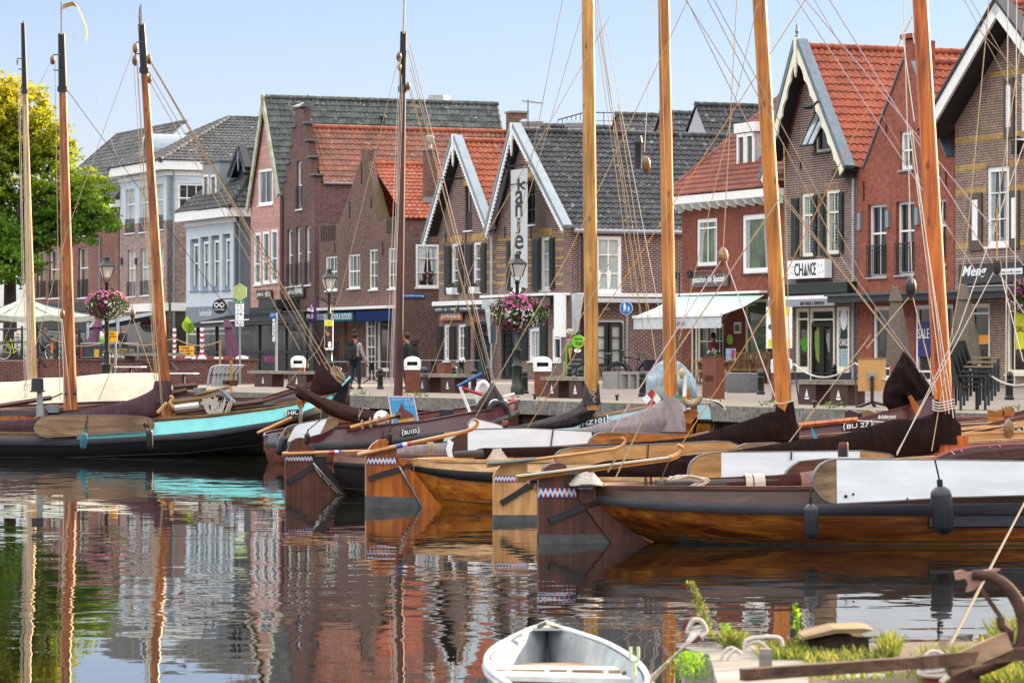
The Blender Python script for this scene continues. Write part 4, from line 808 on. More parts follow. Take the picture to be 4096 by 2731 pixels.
r=L0.rect(cI,1370,680,1490,845); cc=L0.pt((r[0]+r[2])/2,(r[1]+r[3])/2,-.04); obj('window_sticker',MB().prism([cc+T_*((r[2]-r[0])/2*math.cos(a))+UP*((r[3]-r[1])/2*math.sin(a)) for a in [2*PI*k/24 for k in range(24)]],B_*.005),mat('sticker_green','4d6b52',.5),h)
text(h,'De\nSpatel',L0,(r[0]+.1,r[1]+.25,r[2]-.05,r[3]-.2),mat('sticker_pale','a9c4a4',.5),-.03,shear=.2)
r=L0.rect(cI,1215,645,1270,748); t=thing('menu_frame','black menu in a white frame beside the ice cream shop window','menu board',L0.pt(r[0],r[1],.05)); bx(t,'frame',L0,r,CREAM,.06,0); bx(t,'board',L0,(r[0]+.06,r[1]+.08,r[2]-.06,r[3]-.08),BLACK,.065,.03)
r=L0.rect(cI,1140,755,1195,845); cc=L0.pt((r[0]+r[2])/2,(r[1]+r[3])/2,.02); obj('round_notice',MB().prism([cc+T_*((r[2]-r[0])/2*math.cos(a))+UP*((r[3]-r[1])/2*math.sin(a)) for a in [2*PI*k/24 for k in range(24)]],B_*.03),mat('lime_green','93c52a',.5),None,label='lime green oval notice on the ice cream shop side light',cat='notice')
h=house('clothes_shop_house','chestnut brick gabled shop with cream bargeboards, green shutters and orange roof',3280)
sa,sb=L0.s_of(3136),L0.s_of(3428)-GAP; A_=L0.sz(cE(298,345)); L_=L0.sz(cE(75,1215)); R_=L0.sz(cE(545,1165))
ys=(.2,.4,.6,.8)
H=wins(h,L0,[(cE,320,742,432,1060,1,(),dict(fm=CREAM,gm=G0,rec=.14,fw=.1,sm=GREENP)),(cD,1055,822,1142,1265,2,(.35,),dict(fm=CREAM,gm=G1,rec=.09,fw=.12,sm=GREENP)),(cD,1226,798,1322,1248,2,(.35,),dict(fm=CREAM,gm=G1,rec=.09,fw=.12,sm=GREENP))])
for r in H[1:]:
    b=MB()
    for k in range(18): z=lerp(r[1]+.2,r[3]-.15,k/17); b.box(L0.pt(r[0]+.16,z,-.1),T_*(r[2]-r[0]-.32),UP*.022,B_*.008)
    obj('blind',b,mat('blind_grey','878d90',.6),h)
shop=L0.rect(cI,1760,520,1885,1100); y0=.14; zs=L0.z_of(cJ(150,515))
for z in (0,): pass
S=lambda x:L0.s_of(cJ(x,0)[0])
g0=(L0.s_of(cI(1755,0)[0]),.55,S(90),zs); g1=(S(97),y0,S(318),zs); g2=(S(335),.55,S(450),zs)
H+=[g0,g1,g2]
wall(h,L0,[(sa,ZB),(sb,ZB),(sb,R_[1]+.1),(A_[0],A_[1]-.3),(sa,L_[1]+.35)],H,BR_CH)
for g in(g0,g2): win(h,L0,g,1,(.18,),fm=CREAM,gm=G4,rec=.06,fw=.13,name='shop_window')
win(h,L0,g1,1,(.16,),fm=CREAM,gm=G4,rec=.06,fw=.13,name='door_frame',sill=False)
zd=g1[3]-(g1[3]-g1[1])*.2
for a,c in((g1[0]+.14,(g1[0]+g1[2])/2-.01),((g1[0]+g1[2])/2+.01,g1[2]-.14)): win(h,L0,(a,y0,c,zd),1,(.83,),fm=GREENP,gm=G4,rec=.02,fw=.13,name='door',sill=False)
bx(h,'plinth',L0,(sa+.02,ZB,g1[0],.5),mat('plinth_granite','2c3032',.5,var=.3,scale=20),.03,0); bx(h,'plinth',L0,(g1[2],ZB,sb-.02,.5),MATS['plinth_granite'],.03,0)
for a in((990,858,1040,1268),(1143,838,1168,1258),(1190,826,1224,1256),(1322,815,1352,1246)): shutter(h,L0,cD,*a,m=GREENP)
for a in((1045,772,1145,820),(1218,750,1322,795)): lintel(h,L0,cD,*a,m=brick('brick_soldier','7c5a50','8d6a60','a79d96',bw=.075,bh=.5))
r=H[0]; hp=L0.pt(r[0]+.1,r[3]-.12,-.03); b=MB()   # the attic casement tilted out
fr=[L0.pt(r[0]+.1,r[3]-.1,-.05),L0.pt(r[2]-.1,r[3]-.1,-.05),L0.pt(r[2]-.1,r[1]+.2,.55),L0.pt(r[0]+.1,r[1]+.2,.55)]
for p_,q_ in zip(fr,fr[1:]+fr[:1]): b.bar(p_,q_,.07,.06)
b.bar(fr[0].lerp(fr[1],.5),fr[3].lerp(fr[2],.5),.04,.04); s_=obj('casement',b,GREENP,h); obj('pane',MB().poly([p_.lerp((fr[0]+fr[2])/2,.05) for p_ in fr]),glass('skylight_glass','4a565e','9aa7b0'),s_)
gable_roof(h,L0,(sa-.05,L_[1]+.6),A_,(sb+.05,R_[1]),.45,-7.6,TL_OR2,TL_OR2)
barge(h,L0,(sa-.6,L_[1]-.2),(A_[0],A_[1]+.2),(sb+.12,R_[1]-.12),.55,CREAM,w=.3,th=.06,scal=.6,top=mat('zinc_blue','66747f',.5,metal=.2))
o=L0.pt(A_[0],A_[1]+.3,.5); obj('finial_spike',MB().lathe(o,[(.07,0),(.07,.12),(.03,.16),(.075,.26),(.03,.36),(.05,.42),(.015,.5),(.01,.7)],8),LEAD,h,smooth=True)
bx(h,'gutter_box',L0,(sb-.75,R_[1]-.35,sb+.0,R_[1]-.1),DARKG,.5,.0); pp=L0.pt(sb-.1,R_[1]-.4,.08); pipe(h,pp,V((pp.x,pp.y,.3)),mat('downpipe_pale','a4adb5',.5),.04)
for c_,x,y0_,y1 in((cE,232,1105,1180),(cE,493,1120,1240)): anchor(h,L0,c_,x,y0_,y1)
f=L0.rect(cD,942,1445,1435,1510); bx(h,'fascia',L0,(sa,f[1]-.05,sb,f[3]-.02),GREENP,.35,0)
f=L0.rect(cJ,0,395,480,450); bx(h,'awning_case',L0,(sa+.05,f[1],sb-.25,f[3]-.05),WHITE,.6,0); f2=L0.rect(cJ,0,440,450,505); q=L0.shift(.62); bx(h,'valance',L0,(sa+.05,f2[1],sb-.3,f2[3]),mat('valance_grey','8d9299',.8,var=.1),.62,.58)
text(h,'BABY- KINDER- & TIENERMODE',L0,L0.shift(.62).rect(cJ,12,460,228,492),TEXTB,.625)
r=L0.rect(cD,1012,1290,1275,1418); t=sign('white light box sign reading CHANCE with small triangles',L0,r,WHITE,.3,[('CH',(.2,.15,.43,.85),TEXTB,0,.015),('NCE',(.56,.15,.77,.85),TEXTB,0,.015)],deep=.26)
def tri(c,w,hh,m,o=.306,nm='triangle'): return obj(nm,MB().prism([L0.pt(c[0]-w/2,c[1],o),L0.pt(c[0]+w/2,c[1],o),L0.pt(c[0],c[1]+hh,o)],B_*.005),m,t)
w_,hh=r[2]-r[0],r[3]-r[1]; tri((r[0]+w_*.495,r[1]+hh*.15),w_*.11,hh*.7,TEXTB); tri((r[0]+w_*.495,r[1]+hh*.33),w_*.035,hh*.45,mat('green_triangle','2fae4d',.5),.31)
for fx,fy in((.05,.6),(.14,.62),(.05,.2),(.11,.32),(.16,.25),(.83,.62),(.92,.64),(.86,.25),(.95,.3)): tri((r[0]+w_*fx,r[1]+hh*fy),w_*.022,hh*.09,TEXTB if fx!=.16 else MATS['green_triangle'])
r=L0.rect(cJ,342,618,452,1070); t=thing('window_poster','pale blue poster with tiny triangles and a black mountain logo in the clothes shop window','poster',L0.pt(r[0],r[1],.0)); bx(t,'sheet',L0,(r[0],r[1],r[2],r[3]),mat('poster_pale','a9c3cb',.6),-.03,-.04)
b=MB()
for i in range(7):
    for j in range(16):
        s,z=lerp(r[0],r[2],(i+.5+.3*(j%2))/7.6),lerp(r[1],r[3],(j+.4)/16); b.prism([L0.pt(s-.02,z,-.026),L0.pt(s+.02,z,-.026),L0.pt(s,z+.1,-.026)],B_*.003)
obj('pattern',b,TEXTB,t); s=(r[0]+r[2])/2; z=lerp(r[1],r[3],.42); obj('mountain',MB().prism([L0.pt(r[0]+.05,z,-.02),L0.pt(r[2]-.05,z,-.02),L0.pt(s+.15,z+.8,-.02),L0.pt(s,z+1.0,-.02),L0.pt(s-.15,z+.8,-.02)],B_*.004),TEXTB,t); text(t,'CHANCE',L0,(r[0]+.14,z+.08,r[2]-.12,z+.3),TEXTW,-.015)
b=MB(); b.prism([L0.pt(s+.22*math.cos(a),z+.95+.38*math.sin(a),-.014) for a in [2*PI*k/18 for k in range(18)]],B_*.003); obj('moon',b,WHITE,t)
for c_,a,col in((cI,(1790,780,1860,910),'5a8f3a'),(cJ,(130,690,190,1000),'7c8f4a'),(cJ,(240,720,300,930),'8f8d88'),(cJ,(150,680,195,730),'a8572a'),(cI,(1985,680,2016,800),'7a4a2a')):
    r=L0.rect(c_,*a); w_=(r[2]-r[0])/2; cc=L0.pt((r[0]+r[2])/2,(r[1]+r[3])/2,-.03); mb=MB().prism([cc+T_*(w_*math.cos(a_)*(1+.25*math.sin(3*a_)))+UP*((r[3]-r[1])/2*math.sin(a_)*(1+.15*math.cos(5*a_))) for a_ in [2*PI*k/20 for k in range(20)]],B_*.02); obj('displayed_garment',mb,cloth('garment_'+col,col,.01),h)
h=house('orange_brick_house','orange red brick gabled house with french windows, black rails and wall lights',3620)
sa,sb=L0.s_of(3430),L0.s_of(3818)-GAP
pts=[(625,1600),(625,1180),(665,1180),(948,418),(948,275),(1002,275),(1002,430),(1247,1095),(1300,1095),(1300,1600)]
out=[L0.sz(cE(*p)) for p in pts]; out[0]=(sa,ZB); out[1]=(sa,out[1][1]); out[-1]=(sb,ZB); out[-2]=(sb,out[-2][1])
fr=dict(fm=WHITE,gm=G0,rec=.16,fw=.09,rail=.42,sm=mat('sill_grey','8d949a',.6))
H=wins(h,L0,[(cE,920,912,1008,1182,2,(.5,),dict(fm=WHITE,gm=G2,rec=.12,fw=.12,sm=MATS['sill_grey'])),(cD,1518,900,1648,1408,2,(.4,),fr),(cD,1714,880,1842,1392,2,(.4,),fr),(cE,1140,1385,1240,1850,2,(.4,),fr)])
zb2=L0.z_of(cJ(900,470)); 
gs=[(S(660),.3,S(815),zb2-.1),(S(1035),.2,S(1180),zb2-.1),(S(1290),.3,S(1380),zb2-.1)]; H+=gs
wall(h,L0,out,H,BR_ORANGE,thick=.32)
for g in gs: win(h,L0,g,1,(.85,),fm=WHITE,gm=G4,rec=.1,fw=.12,name='shop_window')
r=gs[1]; z=r[1]+.8; bx(h,'sale_poster',L0,(r[0]+.15,z,r[2]-.05,r[3]-.5),mat('poster_navy','23246a',.5),-.03,-.05); text(h,'SALE',L0,(r[0]+.2,z+.55,r[2]-.12,z+.85),TEXTW,-.02)
A_=(L0.s_of(cE(962,0)[0]),L0.z_of(cE(962,400)))
sdr=L0.sz(cE(1247,1095)); sdl=L0.sz(cE(665,1180))
gable_roof(h,L0,(sdl[0]+.1,sdl[1]+.1),(A_[0],A_[1]-.2),(sdr[0]-.05,sdr[1]+.1),-.33,-9,TL_OR2,TL_OR2)
for a,b_ in((out[2],L0.sz(cE(948,418))),(L0.sz(cE(1002,430)),out[7])): 
    d=V((b_[0]-a[0],b_[1]-a[1],0)).normalized(); nn=V((-d.y,d.x,0))*.05; obj('verge_trim',MB().prism([L0.pt(a[0],a[1],.05),L0.pt(b_[0],b_[1],.05),L0.pt(b_[0]+nn.x,b_[1]+nn.y,.05),L0.pt(a[0]+nn.x,a[1]+nn.y,.05)],B_*.4),mat('zinc_blue','66747f',.5,metal=.2),h)
bx(h,'chimney_cap',L0,(L0.s_of(cE(938,0)[0]),out[4][1],L0.s_of(cE(1012,0)[0]),out[4][1]+.14),BR_ORANGE,.1,-.5); obj('chimney',MB().box(L0.pt(out[3][0]+.02,A_[1]-.6,-.33),T_*(out[6][0]-out[3][0]-.04),UP*(out[4][1]-A_[1]+.55),B_*.5),BR_ORANGE,h)
for c_,x,y0_,y1 in((cE,672,1265,1400),(cE,828,840,960),(cE,1245,1195,1300)): anchor(h,L0,c_,x,y0_,y1)
for x,y in((1468,1022),(1664,1004),(1868,985)): q=L0.at(cD(x,y),.08); obj('wall_lamp',MB().box(q-T_*.09-UP*.26,T_*.18,UP*.52,B_*.08),ZINC,h)
h=house('wide_gable_house','wide weathered brick gabled house with yellow bands and brown shutters',3960)
sa,sb=L0.s_of(3820),L0.s_of(4330); A_=L0.sz(cE(1742,45)); L_=L0.sz(cE(1222,905)); R_=(2*A_[0]-L_[0],L_[1])
sh=mat('shutter_brown','4f453b',.5,var=.2)
fw_=dict(fm=WHITE,gm=G1,rec=.09,fw=.15)
w1=L0.rect(cE,1525,1160,1680,1800)
w1=(w1[0],L0.z_of(cX(620,128)),w1[2],w1[3]); H=[w1]; win(h,L0,w1,2,(.33,.66),**fw_)
w2=L0.rect(cE,1757,495,1860,962); H.append(w2); win(h,L0,w2,2,(.45,),**fw_)
zs=L0.z_of(cJ(1620,480)); gs=[(S(1530),.2,S(1708),zs),(S(1860),.5,S(2150),zs)]; H+=gs
wall(h,L0,[(sa,ZB),(sb,ZB),(sb,L_[1]+.5),(A_[0],A_[1]-.3),(sa,L_[1]+.5)],H,BR_GREY)
for g in gs: win(h,L0,g,1,(.12,),fm=CREAM,gm=G4,rec=.08,fw=.12,name='shop_window')
gable_roof(h,L0,(sa-.9,L_[1]),A_,(R_[0],R_[1]),.7,-12,TL_MIX,TL_OR2)
for E in(L_,R_):
    a=V((A_[0],A_[1]+.12,0));e=V((E[0],E[1],0)); d=(e-a).normalized(); e=e+d*.0; nn=V((-d.y,d.x,0)); nn=nn if nn.y<0 else -nn
    obj('bargeboard',MB().prism([L0.pt(p.x,p.y,.75) for p in(a,e,e+nn*.36,a+nn*.36)],B_*.08),WHITE,h); obj('soffit',MB().prism([L0.pt(p.x,p.y,.66) for p in(a+nn*.3,e+nn*.3,e+nn*.36,a+nn*.36)],B_*.64),BLACK,h); obj('roof_edge',MB().prism([L0.pt(p.x,p.y,.8) for p in(a-nn*.1,e-nn*.1,e-nn*.01,a-nn*.01)],B_*.5),DARKG,h)
zz=[L0.z_of(cE(1450,990)),L0.z_of(cE(1400,1190)),L0.z_of(cE(1350,1358)),L0.z_of(cX(420,140)),L0.z_of(cX(415,310))]
b=MB(); e_=L0.s_of(cE(1520,0)[0])
for z in zz[:1]: b.box(L0.pt(sa+.01,z,.005),T_*(sb-sa),UP*.17,B_*.004)
for z in zz[1:4]: b.box(L0.pt(sa+.01,z,.005),T_*((w1[0] if z>zz[3]-.01 and z<zz[1] +1 else e_)-sa-.02),UP*.17,B_*.004); b.box(L0.pt(w1[2]+.02,z,.005),T_*(sb-w1[2]-.03),UP*.17,B_*.004)
z=L0.z_of(cE(1650,525)); b.box(L0.pt(L0.s_of(cE(1545,0)[0]),z,.005),T_*3,UP*.15,B_*.004)
obj('brick_band',b,BR_YEL,h)
for c_,a in((cE,(1410,1345,1497,1800)),(cE,(1690,1330,1756,1790)),(cE,(1652,545,1722,962))):
    r=L0.rect(c_,*a); z0=w1[1]-.1 if a[1]>1000 else r[1]; q=MB().box(L0.pt(r[0],z0,.06),T_*(r[2]-r[0]),UP*(r[3]-z0),B_*.05); s_=obj('shutter',q,sh,h); w_=r[2]-r[0]; obj('shutter_panel',MB().box(L0.pt(r[0]+w_*.28,z0+(r[3]-z0)*.18,.066),T_*w_*.44,UP*(r[3]-z0)*.7,B_*.02),WHITE,s_)
r=L0.rect(cJ,1482,118,2060,290); t=sign('dark grey shop sign with white script lettering on a wide gabled house',L0,r,mat('sign_anthracite','34363a',.6),.2,[('Meng',(.06,.2,.45,.92),TEXTW,.3,.02)],deep=.05)
r2=(lerp(r[0],r[2],.57),lerp(r[1],r[3],.38),r[2]-.02,lerp(r[1],r[3],.68)); bx(t,'white_bar',L0,r2,WHITE,.206,.2); text(t,'interieurs & meer',L0,(r2[0]+.05,r2[1]+.04,r2[2]-.05,r2[3]-.06),TEXTB,.208)
for y in(70,322): f=L0.rect(cJ,1480,y-6,2060,y+6); bx(t,'light_tube',L0,(r[0],f[1],r[2],f[3]),mat('chrome','b7b9bb',.25,metal=.6),.32,.26)
q=L0.at(cE(1765,1040),.25); obj('lantern',MB().box(q-T_*.15-UP*.15,T_*.25,UP*.4,B_*.2).bar(q+UP*.35,q+UP*.35+B_*.2,.04,.04),BLACK,h)
r=L0.rect(cX,747,512,800,740); bx(h,'window_poster',L0,r,mat('poster_yellow','d9dc12',.5),-.02,-.05)
text(h,'SALE',L0,(r[0]+.05,lerp(r[1],r[3],.45),r[2]+.1,lerp(r[1],r[3],.6)),TEXTB,-.01)
r=L0.rect(cJ,1600,760,1708,842); bx(h,'window_poster',L0,r,mat('poster_orange','d98a1a',.5),-.04,-.06)
q=L0.pt(sa,0,1.2); t=thing('pergola_beam','dark grey pergola beam along the two right hand shop fronts','canopy',q); z0,z1=L0.z_of(cJ(900,462)),L0.z_of(cJ(900,405)); s0=L0.s_of(cJ(480,0)[0])
bx(t,'beam',L0,(s0,z0,sb,z1),DARKG,.9,.05); bx(t,'edge',L0,(s0-.05,z1,sb,z1+.07),mat('edge_grey','4b5157',.5),1.0,.05)
PROTO=[]
for k in range(5):  # unseen houses right of the view, added to shade boats and water
    s0=sb+.3+k*8.2; w=7.6; zw_=5.6+(k%3)*.7; hr=4.6+(k%2)*.8; a=L0.pt(s0+w/2,0); t=thing('row_house',['brown brick row house with a dark roof beyond the wide gabled house','red brick row house with an orange roof farther along the quay','dark brick row house with a black roof farther along the quay','grey brick row house with a dark roof farther along the quay','red brick row house at the far right end of the quay'][k],'house',(a.x,a.y,ZB))
    bm2=[BR_BROWN,BR_ORANGE,BR_DARK,BR_GREY,BR_RED][k]; tm=[TL_DARK,TL_OR2,TL_BLACK,TL_DARK,TL_RED][k]; Hh=[]
    for i in range(3):
        for z in(.9,4.0): 
            r=(s0+.8+i*2.3,z,s0+2.2+i*2.3,z+1.7); Hh.append(r); win(t,L0,r,2,(.33,),fm=WHITE,gm=G1)
    wall(t,L0,[(s0,ZB),(s0+w,ZB),(s0+w,zw_+.4),(s0+w/2,zw_+hr),(s0,zw_+.4)],Hh,bm2)
    for e in(s0,s0+w-.3): obj('side_wall',MB().box(L0.pt(e,ZB,-.25),T_*.3,UP*(zw_+.3),B_*9),bm2,t)
    gable_roof(t,L0,(s0,zw_+.4),(s0+w/2,zw_+hr),(s0+w,zw_+.4),.2,-9.2,tm)
def alongmat(name,cols,h,**k):
    return wood(name,cols,rz=-math.atan2(h.y,h.x),sc=(.3,4,4),**k)
def bw(pl,pts,f=smoothpath): return [pl.at(p) for p in pts]
class Boat:
    def __init__(s,label,S,Bw,beam,gun,wt,wb,L=None,rake=.055,brake=.03,tum=.05,group='flat bottomed wooden sailing boats moored side by side',name='sailing_boat',fine=(1.9,.62,2.6,.72)):
        s.S=V((S[0],S[1],0)); d=V((Bw[0]-S[0],Bw[1]-S[1],0)); s.L=d.length; s.h=d/s.L; s.r=V((s.h.y,-s.h.x,0)); s.beam=beam
        s.root=thing(name,label,'boat',(S[0],S[1],WZ),group); s.C=Pl(s.S,s.h)
        M=44; s.us=[k/M for k in range(M+1)]; a,b_,c,e=fine
        s.b=[max(.03,beam/2*((1-(1-u/.5)**a)**b_ if u<.5 else (1-((u-.5)/.5)**c)**e)) for u in s.us]
        s.rake,s.brake,s.tum=rake,brake,tum
        s.zg=[];s.zt=[];s.zb=[]
        for u,b in zip(s.us,s.b):
            p=s.S+s.h*(s.L*u)+s.r*b; px=CX+F*p.x/p.y
            z=[CZ+(HY-interp(t,px))/F*p.y for t in(gun,wt,wb)]; s.zg.append(z[0]); s.zt.append(min(z[1],z[0]-.04)); s.zb.append(min(z[2],z[1]-.05))
    def p(s,u,b,z,sd=1): 
        q=s.S+s.h*(s.L*u)+s.r*(b*sd); q.z=z; return q
    def near(s,off=0):
        """upright plane along the near side"""
        return Pl(s.S+s.r*(s.beam/2+off),s.h)
    def surf(s,name,rows,m,smooth=60):
        mb=MB(); mb.rings(rows,False,False); return obj(name,mb,m,s.root,smooth=smooth,fix=False)
    def hull(s,mh,mw,mb_,mg,md,deckdrop=.28,up=None):
        for sd in(1,-1):
            rows=[]
            for k,u in enumerate(s.us):
                b=s.b[k]; zb=s.zb[k]; ring=[]
                for i in range(9):
                    f=i/8; z=lerp(zb,WZ-.45,f); uu=u+(s.rake*(1-u)-s.brake*u*2.2)*f**1.5; bb=b*(1-.30*f**2.2)*(1-.15*f*(abs(2*u-1)**3)); ring.append(s.p(uu,bb,z,sd))
                rows.append(ring)
            if up: s.surf('hull',[r[3:] for r in rows],mh); s.surf('upper_strake',[r[:4] for r in rows],up)
            else: s.surf('hull',rows,mh)
            for i in (3,6): obj('plank_seam',MB().tube([r[i]+s.r*(sd*.003) for r in rows],.008,4),ROPED,s.root)
            s.surf('bulwark',[[s.p(u,b-s.tum*min(1,b*3),zg,sd),s.p(u,b-s.tum*.5*min(1,b*3),(zg+zt)/2,sd),s.p(u,b,zt,sd)] for u,b,zg,zt in zip(s.us,s.b,s.zg,s.zt)],mb_)
            s.surf('inner_bulwark',[[s.p(u,max(.0,b-s.tum-.05),zg,sd),s.p(u,max(0,b-.1),zg-deckdrop,sd)] for u,b,zg in zip(s.us,s.b,s.zg)],md)
            e=.055; s.surf('wale',[[s.p(u,b-.01,zt+.01,sd),s.p(u,b+e*.8,zt-.005,sd),s.p(u,b+e,zt-.03,sd),s.p(u,b+e,zb+.03,sd),s.p(u,b+e*.7,zb,sd),s.p(u,b-.03,zb-.005,sd)] for u,b,zt,zb in zip(s.us,s.b,s.zt,s.zb)],mw,40)
            s.surf('gunwale',[[s.p(u,b-s.tum-.07,zg+.0,sd),s.p(u,b-s.tum-.07,zg+.035,sd),s.p(u,b-s.tum+.03,zg+.035,sd),s.p(u,b-s.tum+.03,zg-.01,sd)] for u,b,zg in zip(s.us,s.b,s.zg)],mg,30)
        s.surf('deck',[[s.p(u,max(0,b-.08),zg-deckdrop,1),s.p(u,0,zg-deckdrop+.06,1),s.p(u,max(0,b-.08),zg-deckdrop,-1)] for u,b,zg in zip(s.us,s.b,s.zg)],md)
    def side(s,px,off=.05):
        k=min(range(2,len(s.us)-2),key=lambda k:abs(CX+F*s.p(s.us[k],s.b[k],0).x/s.p(s.us[k],s.b[k],0).y-px)); a,e=s.p(s.us[k-2],s.b[k-2],0),s.p(s.us[k+2],s.b[k+2],0); q=Pl(s.p(s.us[k],s.b[k],0),e-a); return q.shift(off)
    def zgun(s,u): return interp(list(zip(s.us,s.zg)),u)
    def slab(s,name,pts,m,pl=None,th=.06,off=0,parent=None): return slab(parent or s.root,name,pl or s.C,pts,m,th,off)
    def mast(s,top,base,w0,w1,m,pl=None,z0=None,topm=None,ty=None,name='mast'):
        """pixel axis from base up to top, pixel widths at base and top"""
        pl=pl or s.C; a,b=pl.at(base),pl.at(top); k=a.y/F; n=14; path=[a.lerp(b,i/n) for i in range(n+1)]; r=[lerp(w0,w1,i/n)*k/2 for i in range(n+1)]
        o=obj(name,MB().tube(path,r,16),m,s.root,smooth=True)
        if topm: 
            c=pl.at((lerp(base[0],top[0],(base[1]-ty)/(base[1]-top[1])),ty)); obj('masthead',MB().tube([c,b+UP*.01],[lerp(w0,w1,.8)*k/2*1.08,w1*k/2*1.04],12),topm,o,smooth=True); obj('band',MB().tube([c-UP*.06,c+UP*.06],lerp(w0,w1,.75)*k/2*1.3,12),IRON,o,smooth=True)
        return o
    def rope(s,a,b,da,db=None,w=2.4,m=None,sg=0,parent=None,name='rigging_line'):
        a=W(a,da) if not isinstance(a,V) else a; b=W(b,db or da) if not isinstance(b,V) else b
        return obj(name,MB().tube(sag(a,b,sg,8) if sg else [a,b],w*(db or da)/F/2,5),m or ROPE,parent or s.root,smooth=True)
    def block(s,p,d,m=None,sz=.13,parent=None):
        c=W(p,d); sz*=.8; o=obj('pulley_block',MB().ball(c,sz,10,7,.62,.7,1.15),m or BLOCKW,parent or s.root,smooth=True); return o
ROPE=mat('rope_tan','a08a6c',.9,var=.35,scale=30); ROPEG=mat('rope_grey','b9b2aa',.9,var=.25,scale=30); ROPEP=mat('rope_lilac','b29fa6',.9,var=.2,scale=30); ROPED=mat('rope_dark','35302d',.9,var=.2); ROPEO=mat('rope_golden','a9793c',.9,var=.3,scale=30)
BLOCKW=wood('block_wood',['4a2f18','6d4a26','8f6a3c'],scale=8,coat=.4); BLACKH=mat('tarred_black','101012',.5,var=.5,scale=3,sc=(1,1,3),spec=.25); WALEG=mat('wale_dark_grey','3a3b41',.6,spec=.3,var=.35,scale=5,sc=(.5,.5,3))
def mastwood(name,cols,knots=5): return wood(name,cols,sc=(7,7,.45),scale=1.6,rough=.4,coat=.6,knots=knots,bump=.002,crough=.27)
def bundle(root,pl,prof,m,name='sail_cover',wk=.8,seed=1,fold=.05,n=30,sub=6,offs=0,parent=None):
    """a rolled or draped sail: prof = [(x,ytop,ybottom)] in pixels along plane pl"""
    r=random.Random(seed); ph=[(r.uniform(0,6.3),r.randint(2,7),r.uniform(.5,2.2)) for _ in range(9)]
    P=[V((x,a,b)) for x,a,b in prof]; P=smoothpath(P,sub); rows=[]
    for k,q in enumerate(P):
        t=pl.at((q.x,q.y)); b=pl.at((q.x,q.z)); c=(t+b)/2; hh=(t-b).length/2; ring=[]
        for i in range(n):
            an=2*PI*i/n; f=1+fold*sum(math.sin(p_+an*w_+k*s_*.22) for p_,w_,s_ in ph)/3
            ring.append(c+UP*(math.sin(an)*hh*(f if math.sin(an)<.8 else 1))+pl.n*(math.cos(an)*hh*wk*f*(1-.35*max(0,math.sin(an)))+offs))
        rows.append(ring)
    return obj(name,MB().rings(rows),m,parent or root,smooth=70)
def band(root,pl,c,x0,y0,x1,y1,rows=2,off=.012,parent=None):
    """red, white and blue triangles along a strip"""
    cols=[mat('tri_red','a01f28',.5,var=.05),mat('tri_white','c9ccd0',.5,var=.05),mat('tri_blue','23408a',.5,var=.05)]
    a=pl.at(c(x0,y1)); e=pl.at(c(x1,y1)); top=pl.at(c(x0,y0)); w=(e-a).length; hh=(top-a).length; k=hh/rows; n=max(3,round(w/(k*1.05))); mbs=[MB(),MB(),MB()]; back=MB()
    du=(e-a)/n; dv=(top-a)/rows; o=pl.n*off
    for j in range(rows):
        for i in range(n):
            p=a+du*i+dv*j+o; q=p+du; tp=p+du*.5+dv; c1=(0 if (i+j)%2 else 2)
            mbs[1].poly([p,q,tp]) if j%2 else mbs[c1].poly([p,q,tp])
            t0=p+dv-(du*.5 if True else 0); 
            tri=[p,tp,p+dv-du*.5] if i>0 else [p,tp,p+dv]
            (mbs[c1] if j%2 else mbs[1]).poly(tri)
            if i==n-1: (mbs[c1] if j%2 else mbs[1]).poly([q,q+dv,tp])
    g=obj('pattern_band',MB().prism([a+o*.5,e+o*.5,e+(top-a)+o*.5,top+o*.5],-pl.n*(off*.4)),cols[1],parent or root)
    for m_,mm in zip(mbs,cols): obj('triangle_pattern',m_,mm,g,fix=False)
    return g
def rudder(bt,pl,c,out,m,bnd,strap,crown=None,th=.09,foot=None,pin=None):
    o=slab(bt.root,'rudder',pl,[c(*p) for p in out],m,th,th/2)
    if bnd: band(bt.root,pl,c,*bnd,off=th/2+.012,parent=o)
    if strap:
        mb=MB(); q=[pl.at(c(*p),th/2+.02) for p in strap]
        for a,b in zip(q,q[1:]): mb.bar(a,b,.03,.075)
        obj('rudder_strap',mb,IRON,o)
    if foot: obj('rudder_foot',MB().prism([pl.at(c(*p),th/2+.006) for p in foot],-pl.n*(th+.012)),mat('foot_grey','4b4c4e',.7,var=.4,scale=6),o)
    if pin: obj('pintle',MB().tube([pl.at(c(*p),th/2+.03) for p in pin],.015,6),mat('bright_metal','b5b5b0',.25,metal=.8),o)
    return o
def tiller(bt,pl,c,a,b,w0,w1,m,hook=True,rings=(),off=0):
    p,q=pl.at(c(*a),off),pl.at(c(*b),off); k=p.y/F; d=(q-p).normalized(); path=[p.lerp(q,i/6) for i in range(7)]; w0*=.8; w1*=.8; rr=[lerp(w0,w1,i/6)*k/2 for i in range(7)]
    mb=MB().tube(path,rr,8,True,.85)
    if hook: mb.tube(smoothpath([q-d*.02,q+d*.1+UP*.03,q+d*.15+UP*.1,q+d*.09+UP*.15],4),[w1*k/2*f for f in(1,1,1,1,1,.95,.9,.85,.8,.75,.7,.6,.5)],8)
    o=obj('tiller',mb,m,bt.root,smooth=True)
    for f,col in rings: 
        c_=p.lerp(q,f); obj('painted_stripe',MB().tube([c_,c_+d*.09],lerp(w0,w1,f)*k/2*1.08,8,True,.85),col,o,smooth=True)
    return o
